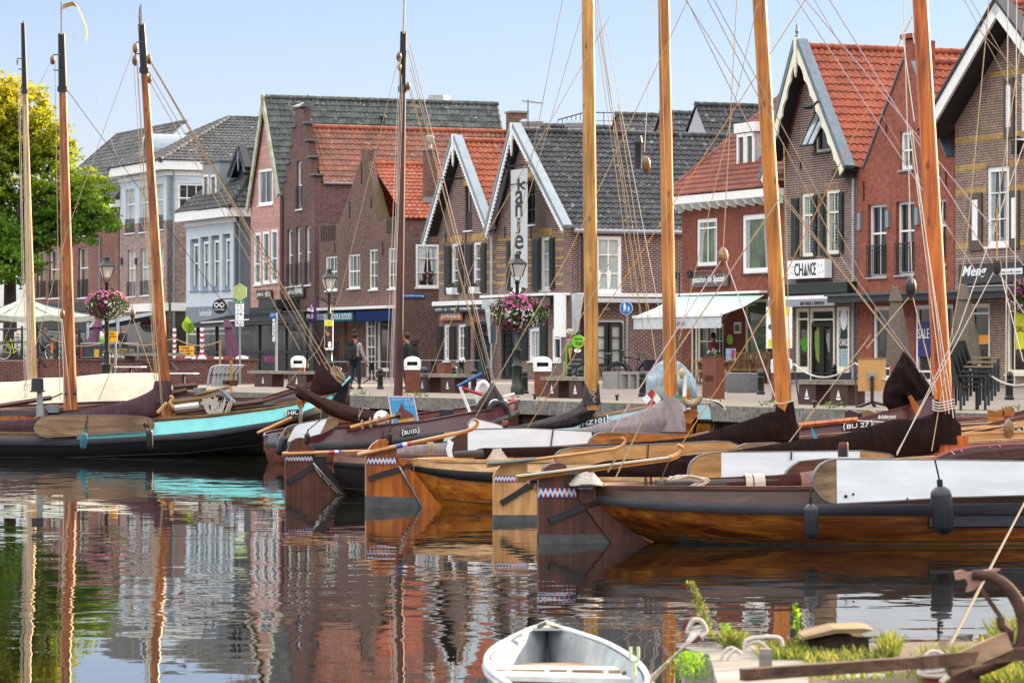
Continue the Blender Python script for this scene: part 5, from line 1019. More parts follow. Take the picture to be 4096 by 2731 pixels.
def leeboard(bt,pl,c,out,mwood,white=None,off=.0,th=.06,rope=None,name='leeboard'):
    """outline in pixels; white = outline of the painted field, standing a hair proud"""
    pts=[pl.at(c(*p),off) for p in out]; o=obj(name,MB().prism(pts,-pl.n*th),mwood,bt.root)
    if white: obj('painted_field',MB().prism([pl.at(c(*p),off+.004) for p in white],-pl.n*.01),mat('leeboard_white',(.78,.8,.82),.45,var=.14,scale=2.5,sc=(.6,.6,3)),o)
    ed=MB()
    for a,b in zip(pts,pts[1:]+pts[:1]): 
        if (a-b).length>.02: ed.bar(a-pl.n*th/2,b-pl.n*th/2,th+.012,.012,pl.n.cross((b-a).normalized()))
    obj('edge_band',ed,mat('edge_iron','6d6c6a',.6,var=.3),o)
    if rope: obj('leeboard_rope',MB().tube([pl.at(c(*p),off+.03) for p in rope],.012,5),ROPED,o)
    return o
def plate(bt,c,x0,y0,x1,y1,txt,pl,off,m=None,slope=0,tm=None):
    """name plate: dark panel with serif scroll ends and the registration on it; slope raises its right end (pixels)"""
    a=[pl.at(c(x0,y0),off),pl.at(c(x1,y0-slope),off),pl.at(c(x1,y1-slope),off),pl.at(c(x0,y1),off)]
    o=obj('name_plate',MB().prism(a,-pl.n*.02),m or BLACK,bt.root); dx=(a[1]-a[0]); dy=a[0]-a[3]
    mb=MB()
    for sgn,p0 in((-1,a[3]),(1,a[2])):
        ex=dx.normalized()*sgn*dy.length*.28; q=[p0,p0+ex*.5+dy*.1,p0+ex*.35+dy*.36,p0+ex*1.0+dy*.5,p0+ex*.35+dy*.64,p0+ex*.5+dy*.9,p0+dy]
        q=[v+pl.n*.006 for v in q]
        for u,v in zip(q,q[1:]): mb.bar(u,v,.012,.025,pl.n)
    obj('scroll',mb,TEXTW,o)
    if txt:
        t_=text(o,txt,pl,(0,0,1,1),tm or TEXTW,0,bold=.014); me=t_.data; base=woff(t_)
        for v in me.vertices:
            w_=v.co+base; u=(w_-pl.A).dot(pl.t); z=w_.z; dep=(w_-pl.A).dot(pl.n); q=a[3]+dx*(.07+.86*u)+dy*(.16+.68*z)+pl.n*(.006+dep); v.co=q-base
    return o
def fender(label,top,bot,wd,d,m,rope_to=None,cat='fender'):
    a,b=W(top,d),W(bot,d); r=wd*d/F/2; ax=(b-a); L=ax.length; ax.normalize(); prof=[(0,.25),(.03,.55),(.1,.9),(.2,1),(.5,1.02),(.8,1),(.9,.9),(.97,.55),(1,.2)]
    t=thing('boat_fender',label,cat,b,'fenders hanging along the hulls')
    mb=MB().tube([a+ax*L*f for f,_ in prof],[r*q for _,q in prof],14); mb.tube([a-ax*.07,a+ax*.02],r*.28,8); obj('body',mb,m,t,smooth=True)
    if rope_to: obj('rope',MB().tube([a-ax*.05,W(rope_to,d-.02)],.011,5),ROPED,t)
    return t

hB=V((.97,.243,0)).normalized()
V1=dict(coat=.25,rough=.42)
hull_dark=alongmat('hull_dark_brown',['0b0808','140e0d','1f1512'],hB,**V1); hull_var=alongmat('hull_varnish',['7a3f0c','a86014','c27e28'],hB,scale=3,**V1); hull_or=alongmat('hull_varnish_worn',['86480f','b36a18','cc8a30'],hB,scale=3.2,stain='6d3a10',**V1)
oak=alongmat('light_oak',['9a6a3a','b8864f','cc9d66'],hB,rough=.55,scale=1.6); oakd=alongmat('weathered_oak',['5a432e','7f6347','9c8262'],hB,rough=.6,scale=1.5); brownw=alongmat('dark_brown_wood',['2e170d','462415','5a3320'],hB,rough=.5,coat=.1); orw=wood('rudder_orange',['7a3a0a','a3560f','bb6f1e'],sc=(5,5,.4),scale=1.6,coat=.5,rough=.35); rudb=wood('rudder_brown',['331709','4d2413','63331d'],sc=(5,5,.4),coat=.08,rough=.5); rudo=wood('rudder_oak',['a06f3e','bb8a54','cf9f6b'],sc=(5,5,.4),rough=.55)
tilw=alongmat('tiller_wood',['86500f','a86a1e','c0863a'],hB,coat=.5,rough=.35); redbulw=alongmat('red_brown_bulwark',['5a3328','73473a','875a49'],hB,rough=.45); brownbulw=alongmat('brown_bulwark',['2c1812','3e2419','4e3022'],hB,rough=.45); tanbulw=alongmat('tan_bulwark',['9c7448','b48a5b','c79f70'],hB,rough=.5)
CVD=cloth('cover_dark_brown','231715',.06,rough=.8,var=.4,sc=(2.4,2.4,.5),scale=1.5); CVG=cloth('cover_grey','8f8688',.04,sc=(2.4,2.4,.5),scale=1.3); CVP=cloth('cover_plum','4f3b42',.05,var=.35,sc=(2.2,2.2,.5),scale=1.2); CVC=cloth('cover_cream','c6bea8',.02,scale=.5,var=.1); CVB=cloth('cover_tan_brown','3d2a27',.05,var=.4,sc=(1,1,2),scale=1.4); CVL=cloth('cover_leather','241c1a',.04,rough=.4,spec=.5); CVBL=cloth('cover_pale_blue','9fb3bb',.05,sc=(2.4,2.4,.6),scale=1.3)
M_PALE=mastwood('mast_pale',['8c6f4a','a98a60','bda078']); M_OR=mastwood('mast_orange',['5e2e08','8f4a10','b87426']); M_DK=mastwood('mast_dark_red',['2a0c0a','44150f','5a2218'],0); M_LT=mastwood('mast_light',['94601c','b98236','d09f54']); M_OR2=mastwood('mast_amber',['80460e','ad6a18','c98a38']); M_OR3=mastwood('mast_bright_orange',['82360a','b05710','cb7a24'])
MHEAD=mat('masthead_black','131416',.4,var=.3)
RED=mat('stripe_red','a3202a',.5); BLUE=mat('stripe_blue','23458f',.5)

b=Boat('nearest brown wooden sailing boat with a white leeboard and dark brown rudder',(.97,41.4),(.97+12*hB.x,41.4+12*hB.y),3.9,[(2300,1950),(2400,1953),(3100,1957),(4096,1950),(5200,1880)],[(2360,1982),(2500,1996),(2714,2008),(3100,2016),(3506,2019),(4096,2012),(5200,1950)],[(2360,2008),(2500,2026),(2714,2043),(3100,2057),(3537,2061),(4096,2058),(5200,2000)],rake=.17)
b4=b; b.hull(hull_or,WALEG,brownbulw,brownw,tanbulw,deckdrop=.06,up=alongmat('hull_upper_dark',['5a260c','8f4d12','b87422'],hB,scale=2.6,stain='3a180a',**V1))
obj('waterline_stripe',MB().rings([[b.p(u+(b.rake*(1-u)-b.brake*u*2.2)*f**1.5,b.b[k]*(1-.3*f**2.2)*(1-.15*f*abs(2*u-1)**3)+.006,lerp(b.zb[k],WZ-.45,f)) for f in(.43,.52)] for k,u in enumerate(b.us)][1:-1],False,False),mat('stripe_grey_green','62645f',.7,var=.5,scale=5),b.root,smooth=True)
nw=b.near(.1)
st=MB(); K=[k for k,u in enumerate(b.us) if .28<u<.75]
st.rings([[b.p(b.us[k],b.b[k]+o_,b.zb[k]-q) for o_,q in((.0,.0),(.045,.01),(.045,.13),(-.02,.15))] for k in K],False,False); obj('lower_strake',st,WALEG,b.root,smooth=40)
b.slab('sternpost',[cM(*p) for p in((603,985),(740,990),(742,1060),(800,1130),(900,1220),(1030,1320),(1200,1425),(870,1425),(603,1060))],rudb,th=.16,off=.08)
rudder(b,b.C,cM,[(297,1440),(297,895),(330,885),(597,868),(600,1050),(880,1412),(885,1440)],rudb,(293,978,587,1055),[(380,1240),(500,1185),(665,1120),(775,1092)],foot=((297,1440),(297,1345),(840,1345),(880,1412),(885,1440)))
obj('rudder_head',MB().prism([b.C.at(cM(*p),.04) for p in((330,860),(345,820),(385,795),(440,784),(490,790),(518,810),(512,835),(470,862))],-b.C.n*.12),brownw,b.root)
tiller(b,b.C,cM,(108,908),(1310,748),42,30,tilw,rings=((.33,mat('lead_band','6a6d70',.5,metal=.4)),),off=.12)
obj('tiller_top',MB().bar(b.C.at(cM(110,885),.14),b.C.at(cM(1290,740),.14),.1,.02),mat('tiller_white','b9b4a6',.6),b.root)
lp=b.near(.16); leeboard(b,lp,cN,[(505,930),(508,890),(525,850),(560,803),(620,768),(690,756),(1450,760),(2500,776),(2500,1030),(1590,1055),(1100,1085),(700,1105),(640,1095),(585,1068),(545,1030),(515,980)],oakd,[(686,760),(1450,764),(2500,780),(2500,1026),(1590,1050),(1100,1080),(690,1100)],th=.07)
for x,y,r_ in((757,1047,.02),(815,1030,.014),(1240,1065,.012)): c=lp.at(cN(x,y),.006); obj('bolt_hole',MB().prism([c+lp.t*(r_*math.cos(a))+UP*(r_*math.sin(a)) for a in [2*PI*k/10 for k in range(10)]],lp.n*.008),BLACK,b.root)
lp2=Pl(b.S-b.r*1.6,b.h); leeboard(b,lp2,cN,[(285,880),(300,850),(340,810),(400,772),(600,752),(1100,752),(1100,880)],brownw,th=.06)
bc=b.C.shift(.35); boom=obj('boom',MB().tube([bc.at(cM(1225,965)),bc.at(cM(1700,950)),bc.at(cN(1500,900))],[.06,.065,.06],12),wood('boom_dark',['1c1614','2e2421','40332e'],rz=-.25,sc=(.4,4,4)),b.root,smooth=True)
obj('boom_band',MB().tube([bc.at(cM(1222,965)),bc.at(cM(1262,964))],.072,12).tube([bc.at(cM(1285,963)),bc.at(cM(1300,963))],.075,12),IRON,boom,smooth=True)
CVF=cloth('furled_brown','3f2423',.05); bundle(b.root,bc,[cM(1590,925)+(cM(0,960)[1],),cM(1640,903)+(cM(0,998)[1],),cM(1800,895)+(cM(0,1000)[1],),cM(2156,880)+(cM(0,1002)[1],),cN(350,865)+(cN(0,1000)[1],),cN(700,845)+(cN(0,995)[1],),cN(1600,760)+(cN(0,960)[1],),cN(2300,690)+(cN(0,900)[1],)],CVF,'furled_sail',seed=4,fold=.04,offs=.0)
bundle(b.root,bc,[cN(395,862)+(cN(0,1000)[1],),cN(460,852)+(cN(0,1004)[1],),cN(560,842)+(cN(0,1000)[1],)],cloth('sail_strap_pinkish','7d605c',.03),'sail_strap',seed=9,fold=.03,wk=.86)
for x0,k in((1920,5),(1985,8)):
    for i in range(k):
        x=x0+i*10.5; c=lerp(bc.at(cM(x,884)),bc.at(cM(x,1002)),.5); rr=(bc.at(cM(x,884))-c).length+.012
        obj('lashing',MB().tube([c+UP*(rr*math.sin(a))+bc.n*(rr*.86*math.cos(a)) for a in [PI*2*q/16 for q in range(17)]],.012,5),ROPEG,b.root,smooth=True)
r=random.Random(3)
for i in range(9):
    x0=1290+r.uniform(0,60); pts=[(x0,900+r.uniform(-10,20)),(x0+70,885+r.uniform(-8,20)),(x0+150,895+r.uniform(-15,25)),(x0+230+r.uniform(0,40),905+r.uniform(0,30)),(1440+i*10,985)]
    obj('rope_coil',MB().tube(smoothpath([bc.at(cM(*p),.1+.02*i%.07) for p in pts],4),.011,5),ROPEG,b.root,smooth=True)
obj('boom_cover',MB().rings([[bc.at(cN(x,y+dy),o_) for dy,o_ in((0,0),(30,.25),(110,.34))] for x,y in((1440,755),(1560,703),(1750,662),(2040,640),(2300,632))],False,False),CVB,b.root,smooth=True)
obj('cover_edge_rope',MB().tube([bc.at(cN(x,y),.02) for x,y in((1440,757),(1560,705),(1750,664),(2040,642),(2300,634))],.025,8),mat('rope_maroon','7d3f4c',.8),b.root,smooth=True)
for k in range(6): obj('lacing',MB().tube([bc.at(cN(1575+k*75,695-k*9),.05),bc.at(cN(1582+k*75,735-k*9),.2)],.008,5),ROPE,b.root)
cc=bc.at(cM(710,925),-.2); obj('rope_coil',MB().tube([cc+V(((.2-.0028*a)*math.cos(a),(.2-.0028*a)*math.sin(a),-.06+a*.0032+.012*math.sin(a*3))) for a in [k*.5 for k in range(90)]],.016,6),ROPEG,b.root,smooth=True)
for x in(1145,1187): obj('belaying_pin',MB().tube([bc.at(cM(x,960)),bc.at(cM(x-3,900))],.018,8),mat('rusty_pin','3a2018',.7),b.root,smooth=True)
b.rope(cM(1335,740),cM(1255,930),41.4,w=5,m=mat('iron_hook','2c2423',.6),name='hook'); 
q=b.C.at(cN(845,750),-.6); o=obj('stove_pipe',MB().lathe(b.C.at(cN(847,748),-.5),[(.065,0),(.065,.12)],12),IRON,b.root,smooth=True); obj('red_cap',MB().lathe(b.C.at(cN(850,712),-.5),[(.055,0),(.06,.1),(.055,.12)],12),mat('cap_red','5d1512',.4),o,smooth=True)
fb=mat('fender_black','17181c',.35,var=.15,scale=8)
fender('short black fender hanging under the white leeboard rim on the nearest hull',cN(484,1105),cN(492,1388),57,39.1,fb,cN(482,990))
fender('largest black fender hanging on the nearest hull over the white leeboard',cN(1498,965),cN(1532,1350),86,38.9,fb,cN(1458,760))

b=Boat('sailing boat with a light oak rudder and white leeboard, beside the nearest boat',(.35,47.2),(.35+12*hB.x,47.2+12*hB.y),3.9,[(2000,1905),(2300,1918),(2650,1921),(3400,1915),(4200,1860)],[(2000,1925),(2300,1940),(2650,1946),(3400,1942),(4200,1890)],[(2000,1955),(2300,1975),(2650,1985),(3400,1985),(4200,1930)]); b3=b
b.hull(hull_var,BLACKH,oak,tanbulw,tanbulw)
rudder(b,Pl(pd(1973,46.5),hB),cP,[(1973,2110),(1973,1905),(1982,1880),(2000,1862),(2040,1848),(2085,1843),(2106,1850),(2108,1905),(2122,1940),(2160,2000),(2190,2110)],rudo,(1974,1900,2103,1925),[(2000,2011),(2060,1975),(2112,1940),(2130,1945)],foot=((1973,2110),(1973,2058),(2170,2058),(2190,2110)))
tiller(b,Pl(pd(1973,46.5),hB),cP,(1940,1862),(2450,1795),22,18,oak,hook=True,off=.1,rings=())
obj('tiller_top',MB().bar(Pl(pd(1973,46.5),hB).at((1940,1850),.12),Pl(pd(1973,46.5),hB).at((2130,1833),.12),.08,.03),mat('tiller_grey_green','7d8a86',.6),b.root)
lp=b.near(.12); leeboard(b,lp,cM,[(1478,875),(1485,820),(1505,775),(1560,732),(1650,708),(1735,702),(2156,698),(2850,690),(3050,712),(3090,735),(3000,760),(2500,880),(2156,900),(1735,905),(1500,905)],oak,[(1735,705),(2156,701),(2820,693),(2820,800),(2500,876),(2156,897),(1735,902)],rope=((2280,698),(2276,760)))
lp2=Pl(b.S-b.r*1.7,b.h); leeboard(b,lp2,cM,[(1860,665),(1900,645),(1930,634),(2156,628),(2300,640),(2300,700)],oakd)
bundle(b.root,b.C,[cM(715,805)+(cM(0,915)[1],),cM(860,765)+(cM(0,918)[1],),cM(1200,745)+(cM(0,918)[1],),cM(1600,712)+(cM(0,915)[1],),cN(0,668)+(cN(0,800)[1],),cN(430,602)+(cN(0,780)[1],),cN(640,580)+(cN(0,770)[1],),cN(900,512)+(cN(0,760)[1],),cN(1130,445)+(cN(0,740)[1],),cN(1300,440)+(cN(0,730)[1],),cN(1450,420)+(cN(0,700)[1],),cN(1600,440)+(cN(0,660)[1],),cN(1655,480)+(cN(0,600)[1],)],CVD,seed=11,fold=.07,wk=.5,sub=8)
m8=b.mast((3640,-700),cN(1550,730),76,58,M_OR3)
def mastcover(bt,c,x0,x1,yt,yb,xb0,xb1,m,pl=None,seed=5,tie=2):
    pl=pl or bt.C; a,e=pl.at(c(x0,yt)),pl.at(c(x1,yt)); f,g=pl.at(c(xb0,yb)),pl.at(c(xb1,yb)); rr=random.Random(seed); ph=rr.uniform(0,6); rows=[]
    for k in range(11):
        t=k/10; l,r_=a.lerp(f,t**1.6),e.lerp(g,t**1.6); cc=(l+r_)/2; w=(r_-l).length/2; rows.append([cc+pl.t*(w*math.cos(q)*(1+.05*t*math.sin(q*5+ph+k*.3)))+pl.n*(w*.85*math.sin(q)*(1+.07*t*math.sin(q*6+ph+k*.5))) for q in [2*PI*i/20 for i in range(20)]])
    o=obj('mast_cover',MB().rings(rows),m,bt.root,smooth=60)
    for k in range(tie):
        y=yt+ (12+22*k); w=(e-a).length/2*1.08; cc=(pl.at(c((x0+x1)/2,y))); obj('tie',MB().tube([cc+pl.t*(w*math.cos(q))+pl.n*(w*.9*math.sin(q))+UP*(.02*math.sin(q*2)) for q in [2*PI*i/16 for i in range(17)]],.011,5),ROPEG,o,smooth=True)
    return o
mastcover(b,cN,1452,1600,290,640,1440,1640,CVD,tie=4)
obj('mast_foot',MB().box(b.C.at(cN(1478,740),.1),b.h*.42,UP*.3,-b.C.n*.2),M_OR3,b.root)
b=Boat('sailing boat with an orange varnished hull and orange rudder, second from the dark one',(-1.45,51.3),(-1.45+12*hB.x,51.3+12*hB.y),3.8,[(1585,1832),(1650,1842),(1795,1846),(1973,1848),(2700,1843),(3600,1790)],[(1600,1852),(1636,1862),(1795,1881),(1973,1891),(2700,1888),(3600,1820)],[(1600,1868),(1650,1881),(1795,1914),(1973,1930),(2700,1930),(3600,1860)]); b2=b
b.hull(hull_var,BLACKH,tanbulw,tanbulw,tanbulw)
pr=Pl(pd(1465,51),hB)
b.slab('sternpost',[cL(*p) for p in((1252,708),(1400,732),(1345,790),(1430,870),(1580,1065),(1680,1150),(1470,1150))],orw,pl=pr,th=.16,off=.08)
rudder(b,pr,cL,[(988,1150),(988,700),(1008,640),(1040,592),(1095,553),(1165,545),(1186,570),(1165,605),(1250,600),(1252,710),(1478,1140),(1480,1150)],orw,(993,700,1240,762),[(1010,885),(1120,845),(1280,800),(1350,775),(1372,778)],foot=((988,1150),(988,1032),(1425,1045),(1480,1150)),pin=((1265,780),(1470,1130)))
tiller(b,pr,cL,(908,682),(1850,475),30,22,tilw,rings=((.35,BLUE),(.39,mat('tri_white','c9ccd0')),(.43,RED)),off=.1)
lp=b.near(.1); leeboard(b,lp,cM,[(435,760),(440,718),(480,685),(560,668),(1160,640),(1500,625),(1700,614),(1800,618),(1860,640),(1892,660),(1860,672),(1600,690),(1150,748),(720,792),(480,800),(445,785)],oak,rope=((1158,640),(1152,748)))
lp2=Pl(b.S-b.r*1.6,b.h); leeboard(b,lp2,cM,[(693,632),(712,595),(760,558),(840,545),(1000,548),(1510,568),(1640,540),(1640,610),(900,640)],alongmat('leeboard_amber',['5e3208','8a5212','a96d20'],hB,coat=.5))
bundle(b.root,b.C,[cL(1910,645)+(cL(0,712)[1],),cL(1990,622)+(cL(0,740)[1],),cM(0,668)+(cM(0,745)[1],),cM(400,662)+(cM(0,735)[1],),cM(900,635)+(cM(0,700)[1],),cM(1500,580)+(cM(0,680)[1],),cM(1850,478)+(cM(0,660)[1],),cM(2050,410)+(cM(0,650)[1],),cN(100,400)+(cN(0,640)[1],),cN(250,380)+(cN(0,630)[1],),cN(340,420)+(cN(0,620)[1],),cN(385,500)+(cN(0,605)[1],)],CVD,seed=21,fold=.06,wk=.5,sub=8)
b.mast((2990,-800),cN(285,560),66,52,M_OR2); mastcover(b,cN,212,345,298,600,195,388,CVD,tie=1)
obj('blue_badge',MB().prism([b.C.at(cN(*p),.62) for p in((382,495),(398,520),(442,600),(405,605))],-b.C.n*.02),mat('badge_blue','2f7fae',.5),b.root)
obj('boom_end',MB().tube([b.C.at(cL(1745,680)),b.C.at(cL(1990,672))],[.05,.07],10),wood('boom_dark2',['1c1614','2a2220','3a2e2a']),b.root,smooth=True)
cc=b.C.at(cL(2110,722),0); obj('rope_coil',MB().tube([cc+V(((.17-.003*a)*math.cos(a),(.17-.003*a)*math.sin(a),a*.004)) for a in [k*.5 for k in range(80)]],.014,6),ROPEG,b.root,smooth=True)
obj('rudder_head_oak',MB().prism([b.C.at(cL(*p),-.2) for p in((2150,745),(2170,710),(2220,685),(2265,682),(2278,705),(2240,740))],-b.C.n*.1),oak,b.root)
b=Boat('dark hulled sailing boat with a dark brown rudder and grey sail cover',(-2.85,55.6),(-2.85+12*hB.x,55.6+12*hB.y),3.8,[(1262,1817),(1463,1822),(1800,1826),(2500,1815),(3300,1745)],[(1262,1836),(1299,1845),(1463,1856),(1800,1865),(2500,1855),(3300,1780)],[(1262,1850),(1304,1861),(1458,1881),(1800,1895),(2500,1890),(3300,1810)]); b1=b
b.hull(hull_dark,BLACKH,redbulw,redbulw,redbulw); pr=Pl(pd(1141,55.5),hB)
b.slab('sternpost',[cL(*p) for p in((548,690),(650,690),(640,760),(720,850),(1000,1030),(785,1030),(548,745))],hull_dark,pl=pr,th=.14,off=.07)
rudder(b,pr,cL,[(300,1040),(300,690),(320,640),(348,565),(395,537),(445,532),(472,548),(458,582),(490,602),(548,604),(550,742),(785,1015),(790,1040)],rudb,(300,685,527,735),[(320,915),(430,845),(540,770)],pin=((530,750),(775,1015)))
for k in range(3): obj('pintle_strip',MB().bar(pr.at(cL(545+k*70,790+k*80),.1),pr.at(cL(600+k*70,865+k*70),.1),.02,.02),MATS['bright_metal'],b.root)
tiller(b,pr,cL,(268,672),(1060,645),26,16,tilw,hook=False,rings=((.5,RED),(.54,mat('tri_white','c9ccd0')),(.58,BLUE)),off=.09)
lp=b.near(.1); P2=lambda *a:[cM(*p) for p in a]
out=[cL(1672,630),cL(1685,585),cL(1725,545),cL(1790,500),cL(1870,462),cL(2352,452),cM(400,522),cM(720,540),cM(790,560),cM(790,600),cM(720,635),cM(400,658),cM(0,670),cL(1900,660),cL(1740,722),cL(1690,690)]
leeboard(b,lp,cP,out,brownw,[cL(1862,470),cL(2352,457),cM(400,526),cM(718,544),cM(718,630),cM(400,654),cM(0,666),cL(1900,655),cL(1862,660)],rope=(cM(412,525),cM(395,655)))
obj('white_rim',MB().prism([lp.at(cL(*p),.012) for p in((1672,630),(1700,548),(1740,575),(1725,640),(1735,700),(1740,722),(1690,690))],-lp.n*.03),WHITE,b.root)
lp2=Pl(b.S-b.r*1.4,b.h); leeboard(b,lp2,cL,[(1865,420),(1890,385),(1920,368),(2060,400),(2160,430),(2165,455),(1990,480),(1870,480)],WHITE)
bundle(b.root,b.C,[cL(1245,640)+(cL(0,690)[1],),cL(1270,618)+(cL(0,692)[1],),cL(1500,590)+(cL(0,688)[1],),cL(1750,570)+(cL(0,685)[1],),cL(2300,520)+(cL(0,620)[1],),cM(600,520)+(cM(0,600)[1],),cM(800,470)+(cM(0,590)[1],),cM(1050,400)+(cM(0,580)[1],),cM(1250,310)+(cM(0,570)[1],),cM(1400,300)+(cM(0,560)[1],),cM(1440,400)+(cM(0,545)[1],),cM(1455,470)+(cM(0,530)[1],)],CVG,seed=31,fold=.05,wk=.5,sub=8)
for k in range(4): 
    x=1520+k*14; c=lerp(b.C.at(cL(x,585)),b.C.at(cL(x+4,690)),.5); rr=(b.C.at(cL(x,585))-c).length+.01; obj('lashing',MB().tube([c+UP*(rr*math.sin(a))+b.C.n*(rr*.55*math.cos(a)) for a in [PI*2*q/16 for q in range(17)]],.016,5),ROPE,b.root,smooth=True)
b.mast((2640,-900),cM(1340,470),56,42,M_OR2); mastcover(b,cM,1285,1395,228,540,1245,1450,CVG,tie=0)
obj('green_badge',MB().prism([b.C.at(cM(*p),.26) for p in((1337,247),(1388,262),(1390,275),(1337,275))],-b.C.n*.01),mat('badge_green','2a8a4a',.5),b.root)

h2=V((.99,.06,0)).normalized()
tq=mat('turquoise_paint','86dedd',.5,var=.12,scale=4)
b=Boat('black sailing boat with a turquoise strake and plum sail cover at the left',(-14.5,77.8),(-4.05,79.1),4.0,[(-700,1745),(0,1733),(136,1735),(400,1700),(617,1679),(860,1660),(1100,1630),(1224,1607),(1310,1586),(1394,1560)],[(-700,1768),(0,1754),(327,1758),(613,1742),(860,1720),(1100,1684),(1224,1643),(1310,1606),(1394,1566)],[(-700,1792),(0,1780),(281,1782),(613,1763),(795,1754),(1100,1704),(1224,1668),(1310,1640),(1394,1600)],fine=(1.9,.62,2.3,.6),brake=.09); bh=b
wrail=wood('rail_brown',['5a4228','775a38','8e7048'],rz=-.06,sc=(.4,4,4),rough=.7)
b.hull(BLACKH,WALEG,tq,wrail,wrail); 
rows=[[b.p(u,bb+.004-b.tum,zg+.0),b.p(u,bb+.006-b.tum*.8,zg-.17)] for u,bb,zg in zip(b.us,b.b,b.zg) if .42<u<.97]; obj('wooden_rail',MB().rings(rows,False,False),wrail,b.root,smooth=True)
rows=[[b.p(u,bb+.008-b.tum,zg+.0),b.p(u,bb+.006,zt)] for u,bb,zg,zt in zip(b.us,b.b,b.zg,b.zt) if u<.475]; obj('dark_bulwark',MB().rings(rows,False,False),brownbulw,b.root,smooth=True)
lp=b.near(.12); leeboard(b,lp,cK,[(288,560),(296,530),(310,508),(350,470),(420,452),(700,447),(1000,449),(1180,456),(1270,468),(1305,495),(1322,530),(1312,565),(1250,588),(1000,600),(750,618),(400,640),(345,625),(300,592)],oakd,rope=((748,448),(735,600)))
obj('head_plate',MB().prism([lp.at(cK(*p),.01) for p in((1218,530),(1240,510),(1265,540),(1240,558))],-lp.n*.02),IRON,b.root)
bundle(b.root,b.C,[cK(-900,520)+(cK(0,620)[1],),cK(-300,500)+(cK(0,620)[1],),cK(0,495)+(cK(0,610)[1],),cK(300,478)+(cK(0,600)[1],),cK(600,430)+(cK(0,560)[1],),cK(900,370)+(cK(0,530)[1],),cK(1100,320)+(cK(0,500)[1],),cK(1250,260)+(cK(0,490)[1],),cK(1340,200)+(cK(0,470)[1],),cK(1400,200)+(cK(0,420)[1],),cK(1460,220)+(cK(0,350)[1],)],CVP,seed=41,fold=.06,wk=.45,sub=8)
mastcover(b,cK,1322,1465,155,340,1290,1478,CVP,tie=0)
b.mast((566,98),(668,1700),48,27,M_OR,topm=MHEAD,ty=282); o=b.root.children[-1]
b.rope((566,100),(564,18),77.8,w=9,m=mat('pole_grey','8d9296',.5),name='pennant_pole')
obj('pennant',MB().poly([W((x+7,y),77.8) for x,y in((556,18),(550,30),(547,70),(551,125),(554,90),(552,55),(558,38))]),cloth('pennant_red','a04a40',.01),b.root,fix=False)
for x,y in((-1,0),): pass
for (x,y),s_ in(((541,193),.13),((540,242),.14),((596,238),.13),((598,318),.11)): b.block((x,y),77.7,sz=s_)
for y,x in((170,545),(217,540)): b.rope((x,y),(568,y-2),77.7,w=5,m=IRON,name='crane_iron')
for a,e in(((600,240),(1340,1500)),((602,250),(1310,1480)),((592,282),(1280,1460)),((604,255),(1345,1512)),((598,325),(1200,1400))): b.rope(a,e,77.6,78.3,w=3.2)
b.rope((598,245),(1380,1530),77.6,78.6,w=3.2,m=ROPED)
for a,e in(((535,255),(620,1520)),((547,250),(625,1520)),((550,255),(628,1520)),((533,198),(270,920)),((270,920),(95,1560)),((560,700),(655,1660)),((575,700),(648,1660))): b.rope(a,e,77.5,77.0,w=2.6)
b.block((530,1255),77,sz=.13); b.rope((530,1268),(620,1520),77,w=3.2); b.rope((528,1268),(395,1600),77,w=3.2); b.rope((532,1000),(530,1240),77,w=3)
jb=cloth('jib_cover','3a2626',.05); 
bundle(b.root,b.C,[cG(985,1250)+(cG(0,1275)[1],),cG(1030,1090)+(cG(0,1290)[1],),cG(1078,985)+(cG(0,1300)[1],),cG(1150,1060)+(cG(0,1290)[1],),cG(1220,1140)+(cG(0,1275)[1],),cG(1268,1215)+(cG(0,1250)[1],)],jb,'foresail_cover',seed=8,fold=.05,wk=.3)
b.slab('stem',[cG(*p) for p in((1270,1215),(1342,1135),(1312,1300),(1290,1370),(1240,1390),(1180,1350),(1215,1290))],BLACKH,th=.14,off=.07); obj('stem_edge',MB().bar(b.C.at(cG(1270,1215),.08),b.C.at(cG(1344,1133),.08),.17,.03),tq,b.root)
for k in range(5): c=b.C.at(cG(1205+k*12,1085+k*14),.1); obj('lashing',MB().tube([c+V((.09*math.cos(a),.05,.11*math.sin(a))) for a in [2*PI*i/10 for i in range(11)]],.022,5),ROPE,b.root,smooth=True)
b.rope(cG(1225,1120),cG(1295,1175),78.8,w=16,m=BLOCKW,name='deadeye')
plate(b,cL,312,300,440,352,'HK.1',b.side(1175),.0,BLACK,12)
r=random.Random(5)
for a,e,w_,mm in((cK(1480,210),cK(1680,190),22,brownw),(cK(1480,340),cK(1850,290),24,wrail),(cK(1490,385),cK(1700,360),26,WHITE),(cK(1500,430),cK(2250,330),24,brownw),(cK(1600,445),cK(2352,355),20,hull_dark),(cK(1880,225),cK(2010,345),18,GREYP),(cK(1660,280),cK(1960,210),14,wrail),(cK(1700,455),cK(2200,365),14,orw),(cK(1480,260),cK(1600,235),30,brownw),(cK(1740,300),cK(1900,300),20,BLACKH)):
    b.rope(a,e,78.6,w=w_,m=mm,name='spar')
for x,y,w_,h_,mm in((1590,190,50,45,brownw),(1655,215,60,40,GREYP),(1905,150,30,40,rudb),(1960,150,25,50,rudb),(1910,330,60,55,BLACKH),(1720,330,60,30,WHITE)):
    c=W(cK(x,y),78.9); k=78.9/F/2.138; obj('deck_gear',MB().prism([c,c+V((w_*k,0,0)),c+V((w_*k*.8,0,-h_*k)),c+V((-.1*w_*k,0,-h_*k))],V((.1,.5,0))),mm,b.root)
